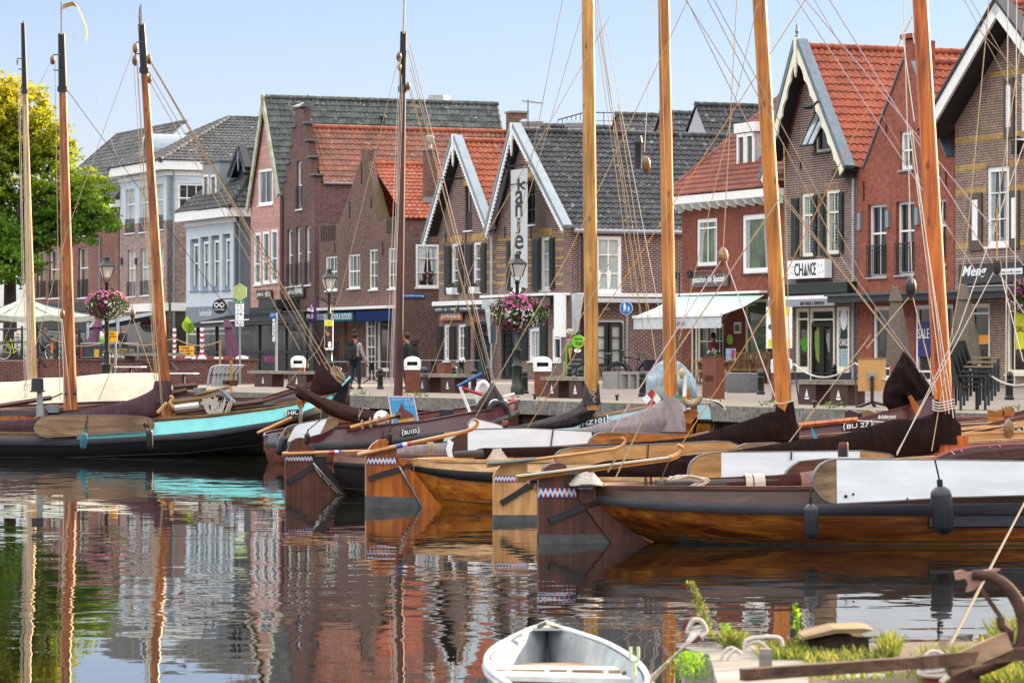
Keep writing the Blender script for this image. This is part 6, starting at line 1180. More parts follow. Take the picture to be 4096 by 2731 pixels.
for k in range(14): 
    a=W(cK(1730+k*9,305+r.uniform(-8,8)),78.5); obj('hanging_rope',MB().tube(sag(a,a+V((r.uniform(.1,.4),0,r.uniform(-.1,.05))),.35),.014,5),ROPEG,b.root,smooth=True)
for k in range(9): obj('parrel_bead',MB().ball(b.C.at(cK(1462+10*math.sin(k),290+k*11),.3),.045,8,5),mat('bead_wood','b08a5a',.5),b.root,smooth=True)
for k in range(8): obj('parrel_bead',MB().ball(b.C.at(cK(1352+k*9,420-k*10),.35),.045,8,5),MATS['bead_wood'],b.root,smooth=True)
obj('lamp_post',MB().tube([b.C.at(cK(345,460),.3),b.C.at(cK(340,250),.3)],[.09,.06],10),mat('post_silver','8d8f92',.4,metal=.3),b.root,smooth=True); c=b.C.at(cK(322,250),.3); obj('bucket_cap',MB().lathe(c-UP*.0,[(.17,0),(.17,.03),(.14,.04),(.13,.3),(.08,.31)],14),mat('cap_black','232427',.6),b.root,smooth=True)
fender('teal rope fender hanging from the wooden leeboard of the turquoise boat',cK(722,595),cK(710,742),27,75.0,mat('fender_teal','1f6473',.6,var=.4,scale=8),cK(735,500))
fender('black fender at the end of the wooden leeboard of the turquoise boat',cK(1274,560),cK(1283,745),28,75.0,fb,cK(1262,480))
b=Boat('sailing boat half hidden behind the turquoise boat, dark strakes and orange mast',(-13.6,82.6),(-3.9,84),3.4,[(-400,1690),(0,1680),(240,1648),(500,1622),(760,1575),(1050,1610),(1200,1560)],[(-400,1705),(0,1698),(240,1665),(500,1640),(760,1620),(1200,1590)],[(-400,1730),(0,1720),(240,1690),(500,1665),(760,1650),(1200,1630)])
b.hull(hull_or,brownbulw,mat('plum_strake','4a3b40',.5,var=.2),brownw,redbulw); bm=b
b.mast((246,137),(282,1640),56,27,M_OR,topm=MHEAD,ty=357)
b.rope((246,140),(246,8),82.8,w=8,m=mat('pole_grey','8d9296',.5),name='pennant_pole')
pp=[(250,15),(262,10),(290,3),(306,20),(325,60),(340,95),(346,120),(343,158)]
rows=[]
for k,(x,y) in enumerate(pp): wv=[20,19,16,11,7,5,4,2][k]; q=W((x,y+4),82.8); dn=V((.3 if k>2 else 0,.0,-1 if k<3 else -.2)).normalized(); rows.append([q,q+dn*(wv/F*82.8)+V((0,.02*k,0))])
obj('pennant',MB().rings(rows,False,False),cloth('pennant_ochre','b79a62',.01),b.root,smooth=True,fix=False)
b.block((211,240),82.7,sz=.13); b.rope((213,220),(240,219),82.7,w=5,m=IRON,name='crane_iron'); b.rope((213,281),(240,282),82.7,w=5,m=IRON,name='crane_iron'); b.rope((202,250),(157,340),82.6,w=2); b.rope((220,245),(240,1600),82.6,w=2.6)
b.rope((268,360),(980,1330),82.6,83.2,w=2.4,m=ROPED); b.rope((257,45),(560,880),82.6,83,w=1.4,m=ROPEG); b.rope((560,880),(610,1000),83,w=1.4,m=ROPEG)
b.rope((247,1260),(285,1640),82.5,w=3,m=ROPEG); b.rope((240,700),(250,1240),82.5,w=2.6); b.block((249,1255),82.4,sz=.12); b.rope((245,1270),(258,1610),82.4,w=2.6,m=ROPEG)
b.rope(cF(300,420),(0,1400),82.4,w=2.2); 
obj('mast_ring',MB().tube([b.C.at(cK(545,262),.1),b.C.at(cK(648,260),.1)],.05,8),IRON,b.root,smooth=True); b.rope(cK(0,370),cK(440,300),81.6,w=20,m=wood('boom_maroon',['321816','45221f','55302a'],rz=0,sc=(.4,4,4)),name='boom'); b.rope(cK(440,302),cK(535,262),81.8,w=6,m=IRON,name='boom_hook')
for x0,x1,y0,y1,mm in((0,190,1640,1662,MATS['plum_strake']),(185,225,1620,1650,mat('box_grey2','6d6a70',.6)),(0,150,1665,1690,orw)): c=W((x0,y1),81); e=W((x1,y0),81); obj('deck_box',MB().box(c,V((e.x-c.x,0,0)),V((0,.5,0)),UP*(e.z-c.z)),mm,b.root)
b=Boat('sailing boat under a long cream tarpaulin with a pale mast at the left edge',(-17,90),(-5,91),3.4,[(-600,1640),(0,1625),(400,1610),(900,1600)],[(-600,1655),(0,1640),(400,1625),(900,1610)],[(-600,1670),(0,1660),(400,1645),(900,1630)])
b.hull(hull_dark,BLACKH,redbulw,brownw,redbulw); bc2=b
top=[(-500,1530),(0,1528),(110,1520),(160,1512),(280,1508),(430,1494),(620,1492),(645,1500)]; rows=[]
for x,y in smoothpath([V((x,y,0)) for x,y in top],6) and [(v.x,v.y) for v in smoothpath([V((x,y,0)) for x,y in top],6)]:
    q=b.C.at((x,y)); yb=lerp(1640,1600,(x+500)/1145); e=b.C.at((x,yb)); row=[]
    for k in range(9): f=k/8; p=q.lerp(e,f); row.append(p+b.C.n*(.25+.75*f**.8+.06*math.sin(x*.035+f*2)*f+.035*math.sin(x*.09+f*4)))
    rows.append([q+b.C.n*.02]+row)
obj('tarpaulin',MB().rings(rows,False,False),CVC,b.root,smooth=80,fix=False); rows2=[[r_[0],r_[0]-b.C.n*.4-UP*.5] for r_ in rows]; obj('tarpaulin_back',MB().rings(rows2,False,False),CVC,b.root,smooth=80,fix=False)
b.mast((92,95),(131,1580),42,16,M_PALE,topm=MHEAD,ty=366); b.rope((93,98),(93,85),90,w=4,m=IRON,name='spike')
for y,x in((235,68),(277,72)): b.rope((x,y),(98,y+1),90,w=4,m=IRON,name='crane_iron')
b.rope((70,240),(70,260),90,w=8,m=BLOCKW,name='pulley_block')
for a,e in(((72,285),(98,1590)),((78,300),(104,1590)),((84,700),(110,1600)),((98,420),(118,1560)),((112,360),(125,1560))): b.rope(a,e,89.6,w=2.2,m=ROPEG)
obj('tie',MB().tube([b.C.at((108,1545),.35),b.C.at((150,1540),.35)],.1,8),CVC,b.root,smooth=True)

h4=V((5.1,2.2,0)).normalized(); maroon=mat('maroon_paint','4a141b',.22,var=.25,scale=2,coat=.8); s4=V((-5.15,72.6,0))
b=Boat('maroon sailing boat with a white leeboard and brown furled sail by the blue painted board',(s4.x,s4.y),(s4.x+h4.x*5.75,s4.y+h4.y*5.75),2.4,[(1045,1750),(1117,1738),(1337,1715),(1561,1701),(1702,1687),(1842,1661),(1973,1640),(2060,1610)],[(1037,1767),(1117,1771),(1253,1774),(1421,1767),(1561,1755),(1842,1714),(1973,1682),(2060,1645)],[(1037,1781),(1117,1790),(1257,1799),(1398,1792),(1561,1776),(1842,1735),(1973,1702),(2060,1665)],group='flat bottomed wooden sailing boats moored side by side',fine=(2.6,.5,2.3,.6)); bb=b
b.hull(wood('hull_red_brown',['4a1e10','67301a','7a4526'],rz=-.9,sc=(.4,4,4),coat=.5),mat('wale_grey_green','3a3c3d',.6,var=.4,scale=5),maroon,maroon,redbulw); rP=Pl(pd(1140,71.3),V((.93,.36,0)))
o=leeboard(b,rP,cL,[(236,595),(250,545),(275,500),(320,445),(370,425),(420,415),(700,365),(742,368),(757,395),(750,420),(715,450),(610,500),(440,548),(310,578),(255,600)],oakd,[(390,425),(660,375),(600,500),(440,543),(315,572)])
plate(b,cL,1310,468,1435,520,'BU155',b.side(1640),.0,BLACK,22)
c=b.C
b.mast((1614,130),(1592,1640),36,25,M_DK,pl=Pl(pd(1592,73.9),V((1,0,0))),topm=MHEAD,ty=357); MB_=Pl(pd(1592,73.9),V((1,0,0)))
sp=Pl(pd(1400,73.3),V((.93,.36,0))); bundle(b.root,sp,[cL(388,130)+(cL(0,165)[1],),cL(400,92)+(cL(0,185)[1],),cL(440,95)+(cL(0,215)[1],),cL(500,130)+(cL(0,235)[1],),cL(640,190)+(cL(0,315)[1],),cL(760,235)+(cL(0,375)[1],),cL(860,265)+(cL(0,400)[1],),cL(960,295)+(cL(0,415)[1],),cL(1060,305)+(cL(0,418)[1],),cL(1110,320)+(cL(0,410)[1],),cL(1190,310)+(cL(0,340)[1],)],CVB,'furled_sail',seed=51,fold=.07,wk=.9)
b.rope(cL(310,92),cL(400,120),73.3,w=16,m=brownw,name='gaff_end')
for x,y0,y1 in((610,180,375),(935,285,385)): b.rope(cL(x,y0),cL(x-5,y1),73,w=2.5)
for x0,y0,x1,y1 in((930,360,965,280),(965,280,1020,290)): b.rope(cL(x0,y0),cL(x1,y1),72.9,w=3,m=ROPEG)
b.block(cL(436,225),73,orw,.17)
for k in range(4): b.rope(cL(425+k*7,250),cL(418+k*9,415),72.9,w=2.6)
b.rope(cL(72,495),cL(360,365),71,w=18,m=tilw,name='tiller'); b.rope(cL(60,500),cL(110,480),71,w=18,m=rudb,name='tiller_tail')
b.rope(cL(860,450),cL(1275,340),72,w=20,m=tilw,name='boathook'); b.rope(cL(1245,349),cL(1285,338),71.9,w=24,m=BLACK,name='boathook_tip')
for k in range(4): c_=W(cL(960+k*70,424-k*18),71.9); obj('lashing',MB().tube([c_+V((.02*math.cos(a),.09*math.cos(a),.1*math.sin(a))) for a in [2*PI*i/10 for i in range(11)]],.014,5),ROPE,b.root,smooth=True)
for k in range(9): a=W(cL(165+k*9,505),71.4); obj('stern_rail',MB().bar(a,a-UP*.16+V((-.03,0,0)),.02,.02),GREYP,b.root)
obj('white_dome',MB().ball(W(cL(1125,370),72.5),.17,12,6),WHITE,b.root,smooth=True)
fender('slanting black fender at the stern of the maroon boat',cL(300,515),cL(243,685),34,70.9,fb,cL(420,410))
fender('small black fender beside the white leeboard of the maroon boat',cL(492,492),cL(478,602),22,71.0,fb,cL(605,380))
fender('black fender left of the white number plate of the maroon boat',cL(1195,490),cL(1185,592),22,72.2,fb,cL(1225,425))
fender('dark fender near the bow of the maroon boat',cL(1808,402),cL(1803,475),20,73.5,fb,cL(1818,335))
jb2=CVL; sp2=Pl(pd(1980,74.9),V((1,.2,0)))
bundle(b.root,sp2,[cL(1895,320)+(cL(0,330)[1],),cL(1960,220)+(cL(0,320)[1],),cL(2030,130)+(cL(0,310)[1],),cL(2075,60)+(cL(0,305)[1],),cL(2110,110)+(cL(0,300)[1],),cL(2160,190)+(cL(0,300)[1],),cL(2190,250)+(cL(0,300)[1],)],jb2,'foresail_cover',seed=61,fold=.07,wk=.35)
for a,e,w_,mm in((cL(1775,95),cL(1985,-15),14,mat('pole_blue','2a5f9e',.5)),(cL(1810,110),cL(1985,168),14,RED),(cL(1795,100),cL(1880,320),14,WHITE),(cL(2170,215),cL(2215,275),24,WHITE),(cL(2115,290),cL(2250,380),26,BLACKH)): b.rope(a,e,74.7,w=w_,m=mm,name='pole')
obj('lifebuoy',MB().tube([W(cL(1995,170),75.0)+V((.13*math.cos(a),0,.27*math.sin(a))) for a in [2*PI*i/20 for i in range(21)]],.055,8),WHITE,b.root,smooth=True)
obj('red_float',MB().ball(W(cL(2245,250),74.6),.09,10,6,1,1,1.5),RED,b.root,smooth=True)
for dx in(0,28):
    c_=W(cL(2122+dx,350),74.0+dx*.01); obj('tyre',MB().tube([c_+V((.2*math.cos(a),.08*math.cos(a),.27*math.sin(a))) for a in [2*PI*i/24 for i in range(25)]],.07,10),mat('tyre_black','232325',.8),b.root,smooth=True)
obj('rope_tuft',MB().tube(smoothpath([W(cL(2160+R.uniform(0,60),370+R.uniform(0,60)),73.6) for _ in range(12)],4),.02,5),mat('rope_salmon','a05a4c',.9),b.root,smooth=True)
obj('shackle',MB().tube([W(cL(2095,270),74.2)+V((.12*math.cos(a),0,.14*math.sin(a))) for a in [.6+5*i/16 for i in range(17)]],.025,8),MATS['bright_metal'],b.root,smooth=True)
obj('windlass',MB().box(W(cL(1620,350),74),V((.3,0,0)),V((0,.4,0)),UP*.14).bar(W(cL(1580,355),74),W(cL(1700,345),74),.03,.03),BLACK,b.root)
for a,e in(((1632,200),(1965,1515)),((1630,335),(1955,1520)),((1640,270),(1972,1520)),((1636,330),(1940,1500))): b.rope(a,e,73.9,74.9,w=3)
b.rope((1640,180),(1975,1520),73.9,74.9,w=4,m=ROPEP)
for a,e in(((1590,250),(1360,1180)),((1360,1180),(1275,1395)),((1275,1395),(1145,1540))): b.rope(a,e,73.9,73.5,w=2.2)
for a,e in(((1596,235),(1545,1540)),((1602,235),(1560,1550)),((1607,300),(1565,1550)),((1612,340),(1568,1560))): b.rope(a,e,73.6,w=2.2,m=ROPEG)
for (x,y),s_ in(((1596,228),.12),((1632,345),.1),((1598,270),.09)): b.block((x,y),73.7,sz=s_)
b.rope((1590,212),(1618,210),73.7,w=4,m=IRON,name='crane_iron'); b.rope((1618,-5),(1614,135),73.7,w=10,m=MATS['pole_grey'],name='pole')
bp=Pl(pd(1610,73.4),V((1,.12,0))); o=thing('trip_board','sky blue painted board with a brown sailing boat and red zigzag border','sign',bp.at(cL(1310,430)))
a=[bp.at(cL(*p)) for p in((1172,172),(1405,180),(1448,395),(1215,430))]; brd=obj('board',MB().prism(a,-bp.n*.03),mat('board_blue','3f93c4',.5,var=.15,scale=3),o)
def bq(u,v,off=.004): return a[0].lerp(a[1],u).lerp(a[3].lerp(a[2],u),v)+bp.n*off
obj('sail_picture',MB().prism([bq(*p) for p in((.22,.9),(.3,.55),(.5,.25),(.55,.5),(.75,.62),(.9,.85))],-bp.n*.001),mat('picture_brown','6d3434',.6),o); obj('hull_picture',MB().prism([bq(*p,.006) for p in((.2,.86),(.9,.8),(.8,.95),(.3,.97))],-bp.n*.001),mat('picture_ochre','b98a3a',.6),o)
zg=[MB(),MB()]
for k in range(18): 
    u=k/18; zg[0].prism([bq(u,0,.006),bq(u+.05,0,.006),bq(u+.025,.045,.006)],-bp.n*.001)
for k in range(14): v=k/14; zg[0].prism([bq(0,v,.006),bq(.045,v+.035,.006),bq(0,v+.065,.006)],-bp.n*.001); zg[0].prism([bq(1,v,.006),bq(.955,v+.035,.006),bq(1,v+.065,.006)],-bp.n*.001)
obj('border_white',MB().prism([bq(0,0,.005),bq(1,0,.005),bq(1,.05,.005),bq(0,.05,.005)],-bp.n*.001).prism([bq(0,.05,.005),bq(.05,.05,.005),bq(.05,1,.005),bq(0,1,.005)],-bp.n*.001).prism([bq(.95,.05,.005),bq(1,.05,.005),bq(1,1,.005),bq(.95,1,.005)],-bp.n*.001),WHITE,o); obj('border_red',zg[0],RED,o)
def btext(s_,u0,v0,u1,v1):
    t_=text(o,s_,Pl((0,0),(1,0)),(0,0,1,1),TEXTW,0); bs=woff(t_)
    for v in t_.data.vertices: w_=v.co+bs; v.co=bq(lerp(u0,u1,w_.x),lerp(v1,v0,w_.z),.008)-bs
btext('Bottertocht met de',.16,.07,.82,.17); btext('BU 155',.6,.2,.92,.34); btext('VERTREKTIJD',.62,.86,.95,.94)

pb=mat('pale_blue_paint','a5cdd2',.5,var=.08,scale=3); s5=V((-1.2,73.5,0)); e5=V((3.55,67.2,0)); e5=V((3.5,66.6,0)); h5=(e5-s5).normalized()
b=Boat('pale blue strake sailing boat with white framed number plate and laced brown mast cover',(s5.x,s5.y),(e5.x,e5.y),3.2,[(1900,1730),(2100,1725),(2285,1686),(2440,1655),(2597,1626),(2760,1602),(2840,1640),(2900,1680)],[(1900,1760),(2285,1742),(2440,1715),(2597,1690),(2760,1668),(2900,1735)],[(1900,1775),(2285,1757),(2440,1730),(2597,1705),(2760,1683),(2900,1750)],brake=.06,fine=(1.9,.62,2.0,.5)); b5=b
b.hull(hull_var,BLACKH,pb,tanbulw,brownbulw)
b.mast((2343,-900),(2368,1640),58,46,M_LT,pl=Pl(pd(2365,67.2),V((1,0,0)))); mp=Pl(pd(2365,67.2),V((1,0,0)))
mastcover(b,cM,660,778,165,330,640,790,CVL,pl=mp,tie=0)
bundle(b.root,mp,[cM(60,500)+(cM(0,525)[1],),cM(150,490)+(cM(0,525)[1],),cM(300,455)+(cM(0,522)[1],),cM(450,410)+(cM(0,518)[1],),cM(580,350)+(cM(0,500)[1],),cM(650,290)+(cM(0,470)[1],),cM(720,270)+(cM(0,420)[1],),cM(775,290)+(cM(0,340)[1],)],CVL,seed=71,fold=.08,wk=.5)
for k in range(5): b.rope(cM(728+(k%2)*22,205+k*22),cM(750-(k%2)*22,222+k*22),66.6,w=3,m=ROPEG,name='lacing')
ny=b.side(2375,.06); plate(b,cM,632,458,840,512,'HZ101',ny,.0,mat('plate_slate','2c3a40',.5),44)
bundle(b.root,Pl(pd(2700,66.4),V((1,0,0))),[cM(1148,150)+(cM(0,250)[1],),cM(1165,90)+(cM(0,300)[1],),cM(1220,20)+(cM(0,305)[1],),cM(1300,-30)+(cM(0,290)[1],),cM(1360,-25)+(cM(0,270)[1],),cM(1430,10)+(cM(0,260)[1],),cM(1500,90)+(cM(0,270)[1],),cM(1535,150)+(cM(0,285)[1],),cM(1545,215)+(cM(0,270)[1],)],CVBL,'foresail_cover',seed=81,fold=.2,wk=.5)
sw=Pl(pd(2740,66),V((1,0,0))); b.slab('windlass_arm',[cM(*p) for p in((1448,98),(1468,98),(1455,380),(1415,385))],WHITE,pl=sw,th=.12); b.slab('stem',[cM(*p) for p in((1420,330),(1480,190),(1510,300),(1560,400),(1500,480),(1440,470))],hull_var,pl=sw,th=.1,off=-.1)
b.block(cM(1425,85),65.9,mat('block_cream','c0a469',.5),.11); b.slab('white_mooring_arm',[cM(*p) for p in((1478,290),(1492,290),(1494,365),(1460,365),(1462,352),(1480,352))],WHITE,pl=sw,th=.04,off=.1)
q_=W(cM(1500,265),65.9); obj('rope_fender',MB().tube([q_+V((.16*math.cos(a),0,.14*math.sin(a))) for a in [PI+PI*i/10 for i in range(11)]],.06,8),ROPE,b.root,smooth=True)
for k in range(3): obj('mooring_coil',MB().tube([W(cM(1590+k*14,370+k*12),66.2)+V((.35*math.cos(a),0,.14*math.sin(a)+.05)) for a in [PI*i/10 for i in range(11)]],.03,6),ROPEG,b.root,smooth=True)
dm_=W(cM(1190,285),65.8); 
for k,(dx,dz,mm) in enumerate(((-.09,0,WHITE),(0,.09,RED),(.09,0,WHITE),(0,-.09,RED))): obj('red_white_flap',MB().prism([dm_+V((dx-.09,0,dz)),dm_+V((dx,0,dz+.1)),dm_+V((dx+.09,0,dz)),dm_+V((dx,0,dz-.1))],V((0,.02,0))),mm,b.root)
for y0,x0,x1,y1 in((100,1380,1425,480),):
    b.rope(cM(1427,100),cM(1432,330),65.8,w=3); b.rope(cM(1400,0),cM(1420,75),65.8,w=2.5,m=ROPEG)
h6=V((.97,-.05,0)).normalized(); brn=mat('brown_paint','57302a',.35,var=.15,scale=3,coat=.3)
b=Boat('brown sailing boat whose number plate shows between the two right hand masts',(1.5,61.2),(7.55,60.2),3.2,[(3000,1740),(3195,1718),(3400,1690),(3634,1626),(3700,1600)],[(3000,1795),(3195,1785),(3400,1765),(3634,1690),(3700,1665)],[(3000,1810),(3195,1800),(3400,1780),(3634,1705),(3700,1680)],fine=(1.9,.62,2.2,.55)); b6=b
b.hull(hull_var,BLACKH,brn,brn,redbulw); plate(b,cN,752,474,955,530,'BU 27',b.side(3440),.0,mat('plate_black','1d2022',.5),22)
np_=b.side(3550); 
t_=text(b.root,'de buiten poort',np_,np_.rect(cN,1010,405,1150,450),TEXTW,.01,shear=.4)
b.slab('stem_head',[cN(*p) for p in((1250,270),(1275,255),(1352,375),(1335,415),(1310,420))],orw,pl=Pl(pd(3655,59.2),V((1,0,0))),th=.12)
bundle(b.root,Pl(pd(3540,60.3),V((1,0,0))),[cN(1050,240)+(cN(0,300)[1],),cN(1075,150)+(cN(0,350)[1],),cN(1130,60)+(cN(0,370)[1],),cN(1180,-30)+(cN(0,360)[1],),cN(1215,-85)+(cN(0,350)[1],),cN(1290,0)+(cN(0,345)[1],),cN(1340,80)+(cN(0,340)[1],),cN(1400,150)+(cN(0,330)[1],),cN(1432,210)+(cN(0,300)[1],)],CVD,'foresail_cover',seed=91,fold=.2,wk=.5)
b.rope(cN(390,490),cN(850,445),59,w=22,m=M_OR3,name='spar'); b.rope(cN(850,455),cN(1100,470),58.9,w=7,m=ROPEG)
for x0,y0,x1,y1 in((750,372,860,430),(885,370,990,420)): c=W(cN(x0,y1),59.6); e=W(cN(x1,y0),59.6); obj('bitt',MB().prism([c,V((e.x,c.y,c.z)),V((e.x,c.y,e.z-.05)),V((c.x+.1,c.y,e.z)),V((c.x,c.y,e.z-.03))],V((.1,.35,0))),mat('bitt_maroon','3a1f22',.5) if x0<800 else oakd,b.root)
b=Boat('tan sailing boat with a green number plate at the right edge',(4.6,57.2),(11.6,56.6),3.2,[(3700,1745),(3843,1735),(3965,1697),(4096,1672),(4500,1570)],[(3700,1800),(3843,1790),(3965,1760),(4096,1735),(4500,1640)],[(3700,1815),(3843,1805),(3965,1778),(4096,1752),(4500,1660)],fine=(1.9,.62,2.2,.55)); b7=b
b.hull(hull_var,BLACKH,oak,brn,redbulw); plate(b,cN,1895,545,2150,600,'BU 210',b.side(4030),.0,mat('plate_green','143b34',.5),42)
b.rope(cN(1660,530),cN(2080,490),55.4,w=24,m=tilw,name='spar'); b.block(cN(2035,520),55,sz=.17)
for x0,y0,x1,y1 in((1870,382,2000,470),(1990,380,2055,420)): c=W(cN(x0,y1),56); e=W(cN(x1,y0),56); obj('bitt',MB().prism([c,V((e.x,c.y,c.z)),V((e.x,c.y,e.z+.05)),V((e.x-.12,c.y,e.z)),V((c.x,c.y,e.z+.03))],V((.1,.35,0))),tilw,b.root)
b.rope(cN(1660,555),cN(1930,505),55.2,w=6); b.rope(cN(1660,485),cN(2000,465),55.8,w=9); b.rope(cN(1930,505),cN(2100,470),55.2,w=5,m=ROPEG)
b.rope(cN(2060,625),cN(2156,600),55,w=14,m=WHITE,name='white_spar')

def lines(bt,L,d,w=3,m=None):
    for a,e in L: bt.rope(cS(*a),cS(*e),d,d-.4,w=w,m=m)
lines(b5,[((1292,0),(1130,830)),((1400,40),(1105,560)),((1105,560),(985,870)),((1360,0),(1455,690)),((1366,0),(1470,720)),((1375,60),(1490,740)),((1372,0),(1478,760))],66.4,3)
lines(b5,[((1390,60),(1530,800)),((1500,0),(1480,350))],66.6,3.4,ROPEG)
b5.block(cS(1484,378),66.3,sz=.18)
lines(b1,[((1580,0),(1300,595)),((1300,595),(1085,970)),((1425,555),(1230,930)),((1420,240),(1510,850)),((1515,0),(1540,780))],55.4,3.6,ROPE)
lines(b1,[((1850,0),(1480,570)),((1480,570),(1200,1000)),((1535,300),(1552,860))],55.2,4,ROPEO)
lines(b1,[((1577,0),(1790,430)),((1575,0),(1700,200))],55.3,4)
b1.block(cS(1661,590),55.2,sz=.17); lines(b1,[((1692,0),(1661,575))],55.2,4); lines(b1,[((1655,600),(1400,1000)),((1667,600),(1792,945))],55,5,ROPEP)
lines(b1,[((1345,0),(1120,770))],55.6,2.6)
lines(b2,[((1625,0),(1960,640)),((1640,0),(1985,640))],52.2,4)
lines(b2,[((1790,445),(2072,802)),((1800,450),(2076,806))],52,4.4,ROPE); lines(b2,[((2095,40),(1760,720)),((1760,720),(1540,1060))],51.8,4.4,ROPEO)
lines(b2,[((1740,10),(1560,780)),((1800,330),(1815,880))],52.4,3.2)
lines(b2,[((1830,0),(2240,620)),((1850,0),(2352,610))],52,4.6,ROPEP); lines(b2,[((1905,0),(2352,720))],51.6,5,ROPEP); lines(b2,[((1870,0),(2200,560))],52,3)
lines(b2,[((2000,770),(1790,1045))],51.9,5); lines(b2,[((1430,990),(1790,590))],51.8,1)
lines(b3,[((2075,0),(2095,650)),((2085,0),(2100,100)),((2070,60),(2100,280)),((2090,300),(2170,940)),((2095,300),(2180,950)),((2105,400),(2190,960))],48.1,4.2,ROPEG)
lines(b3,[((2272,0),(2220,560)),((2220,560),(2140,1035)),((2352,50),(2290,480))],47.9,4.4)
lines(b3,[((2315,0),(2310,880)),((2335,0),(2330,880)),((2352,330),(2200,760)),((2200,760),(2060,1045))],47.7,4.6,ROPEG)
lines(b3,[((2230,0),(2352,210)),((2215,0),(2352,260)),((2240,60),(2352,180))],47.9,3)
b3.block(cS(2092,660),47.8,BLACK,.16); lines(b3,[((2090,680),(1990,800)),((2096,680),(2150,900))],47.8,5); lines(b3,[((2150,900),(2050,760)),((2050,760),(1930,590))],47.8,4,ROPEP)
b3.block(cS(2290,612),47.6,ROPED,.13); lines(b3,[((2290,480),(2290,600))],47.6,7,ROPEO); lines(b3,[((2285,620),(2190,800)),((2190,800),(2060,1040)),((2296,620),(2350,830))],47.6,4.4,ROPEG)
lines(b4,[((1795,450),(1545,820)),((1545,820),(1415,1095))],41.2,6,ROPE); lines(b4,[((1415,1050),(1395,1085))],41.1,8,ROPED)
def gz(o): # ground height from distance behind the quay edge
    return max(0,min(ZG,ZG*o/fo))
def onq(p,z=None):
    """the point of the quay seen at pixel p"""
    z0=.0 if z is None else z
    for _ in range(4):
        q=Wz(p,z0)
        if z is None: z0=gz((q-Q0.A).dot(-Q0.n))
    return q
def at_d(px,d,z=None):
    q=pd(px,d); q.z=gz((q-Q0.A).dot(-Q0.n)) if z is None else z; return q
RUST=mat('rusty_steel','6d3a26',.75,var=.4,scale=5,bump=.004); GREY_W=wood('grey_bench_wood',['615c54','7d776d','979084'],rz=rad(66.6),sc=(.4,5,5),rough=.85); LEGB=mat('bench_leg_brown','3f221c',.6,var=.3); CONC=mat('concrete','8a8883',.85,var=.2,scale=7,bump=.004)
def make_bin(q,label):
    t=thing('litter_bin',label,'litter bin',q,'brown litter bins with white hoods along the quay'); w=.2
    def sq(h,z): return [q+V((x*h,y*h,z)) for x,y in((-1,-1),(1,-1),(1,1),(-1,1))]
    obj('column',MB().rings([sq(w,0),sq(w,.62)]),RUST,t); hd=MB()
    hd.rings([sq(w*1.1,.62),sq(w*1.1,.74)]); 
    for x,y in((-1,-1),(1,-1),(1,1),(-1,1)): c=q+V((x*w*.92,y*w*.92,.70)); hd.box(c-V((.045,.045,0)),(.09,0,0),(0,.09,0),(0,0,.14)); hd.box(q+V((x*w*.6-.04,-w*1.05,.73)),(.08,0,0),(0,.03,0),(0,0,.12))
    hd.rings([sq(w*1.1,.84),sq(w*1.1,.89),sq(w*.75,.955),sq(w*.2,.985)]); obj('hood',hd,WHITE,t); obj('slot',MB().rings([sq(w*.9,.7),sq(w*.9,.85)]),mat('dark_inside','161718',.9),t); return t
b0=make_bin(onq((2170,1586)),'white hooded brown bin beside the bench below the flower basket lamp')
for p,l in(((1193,1548),'white hooded brown bin at the right end of the left bench'),((1650,1570),'white hooded brown bin just right of the dark red mast'),((968,1532),'white hooded brown bin at the end of the raised brick wall'),((3126,1602),'white hooded brown bin half hidden by the amber mast with the dark brown cover')): dup(b0,onq(p),l)
def make_bench(p0,p1,label):
    a,e=onq(p0),onq(p1); t=T_; L=(e-a).dot(t); L=max(L,2.6); q=a+N_*0; z=a.z; r=thing('quay_bench',label,'bench',q,'grey plank benches on brown plates')
    sl=MB()
    for k in range(4): sl.box(q+t*0+B_*(k*.125)+UP*(.42),t*L,B_*.115,UP*.09)
    obj('seat',sl,GREY_W,r)
    for f in(.1,.62): 
        o=obj('leg',MB().box(q+t*(L*f)+B_*.04-UP*.05,t*L*.28,B_*.4,UP*.465),LEGB,r)
        c=q+t*(L*(f+.14))-B_*-.035+UP*.2-B_*.0; k=t*.09
        obj('sail_emblem',MB().prism([c-k*1.2-UP*.05,c+k*1.2-UP*.05,c+k*.9-UP*.09,c-k*.9-UP*.09],-B_*.004).prism([c-k*.9-UP*.03,c-k*.05-UP*.03,c-k*.05+UP*.13],-B_*.004).prism([c+k*.05-UP*.03,c+k*.7-UP*.03,c+k*.05+UP*.1],-B_*.004),WHITE,o)
    return r
make_bench((988,1545),(1170,1552),'grey plank bench in front of the black terrace panels')
make_bench((1640,1568),(1820,1573),'grey plank bench beside the bin right of the dark red mast')
make_bench((2160,1590),(2340,1594),'grey plank bench left of the tall light mast')
make_bench((3165,1616),(3404,1621),'grey plank bench in front of the clothes shop doors')
def bollard0(q,label):
    t=thing('bollard',label,'bollard',q,'small dark green iron bollards'); obj('post',MB().lathe(q,[(.105,0),(.105,.06),(.085,.08),(.08,.38),(.095,.4),(.095,.43),(.075,.45),(.075,.52),(.09,.54),(.07,.6),(.03,.63)],12),GREENP,t,smooth=True); return t
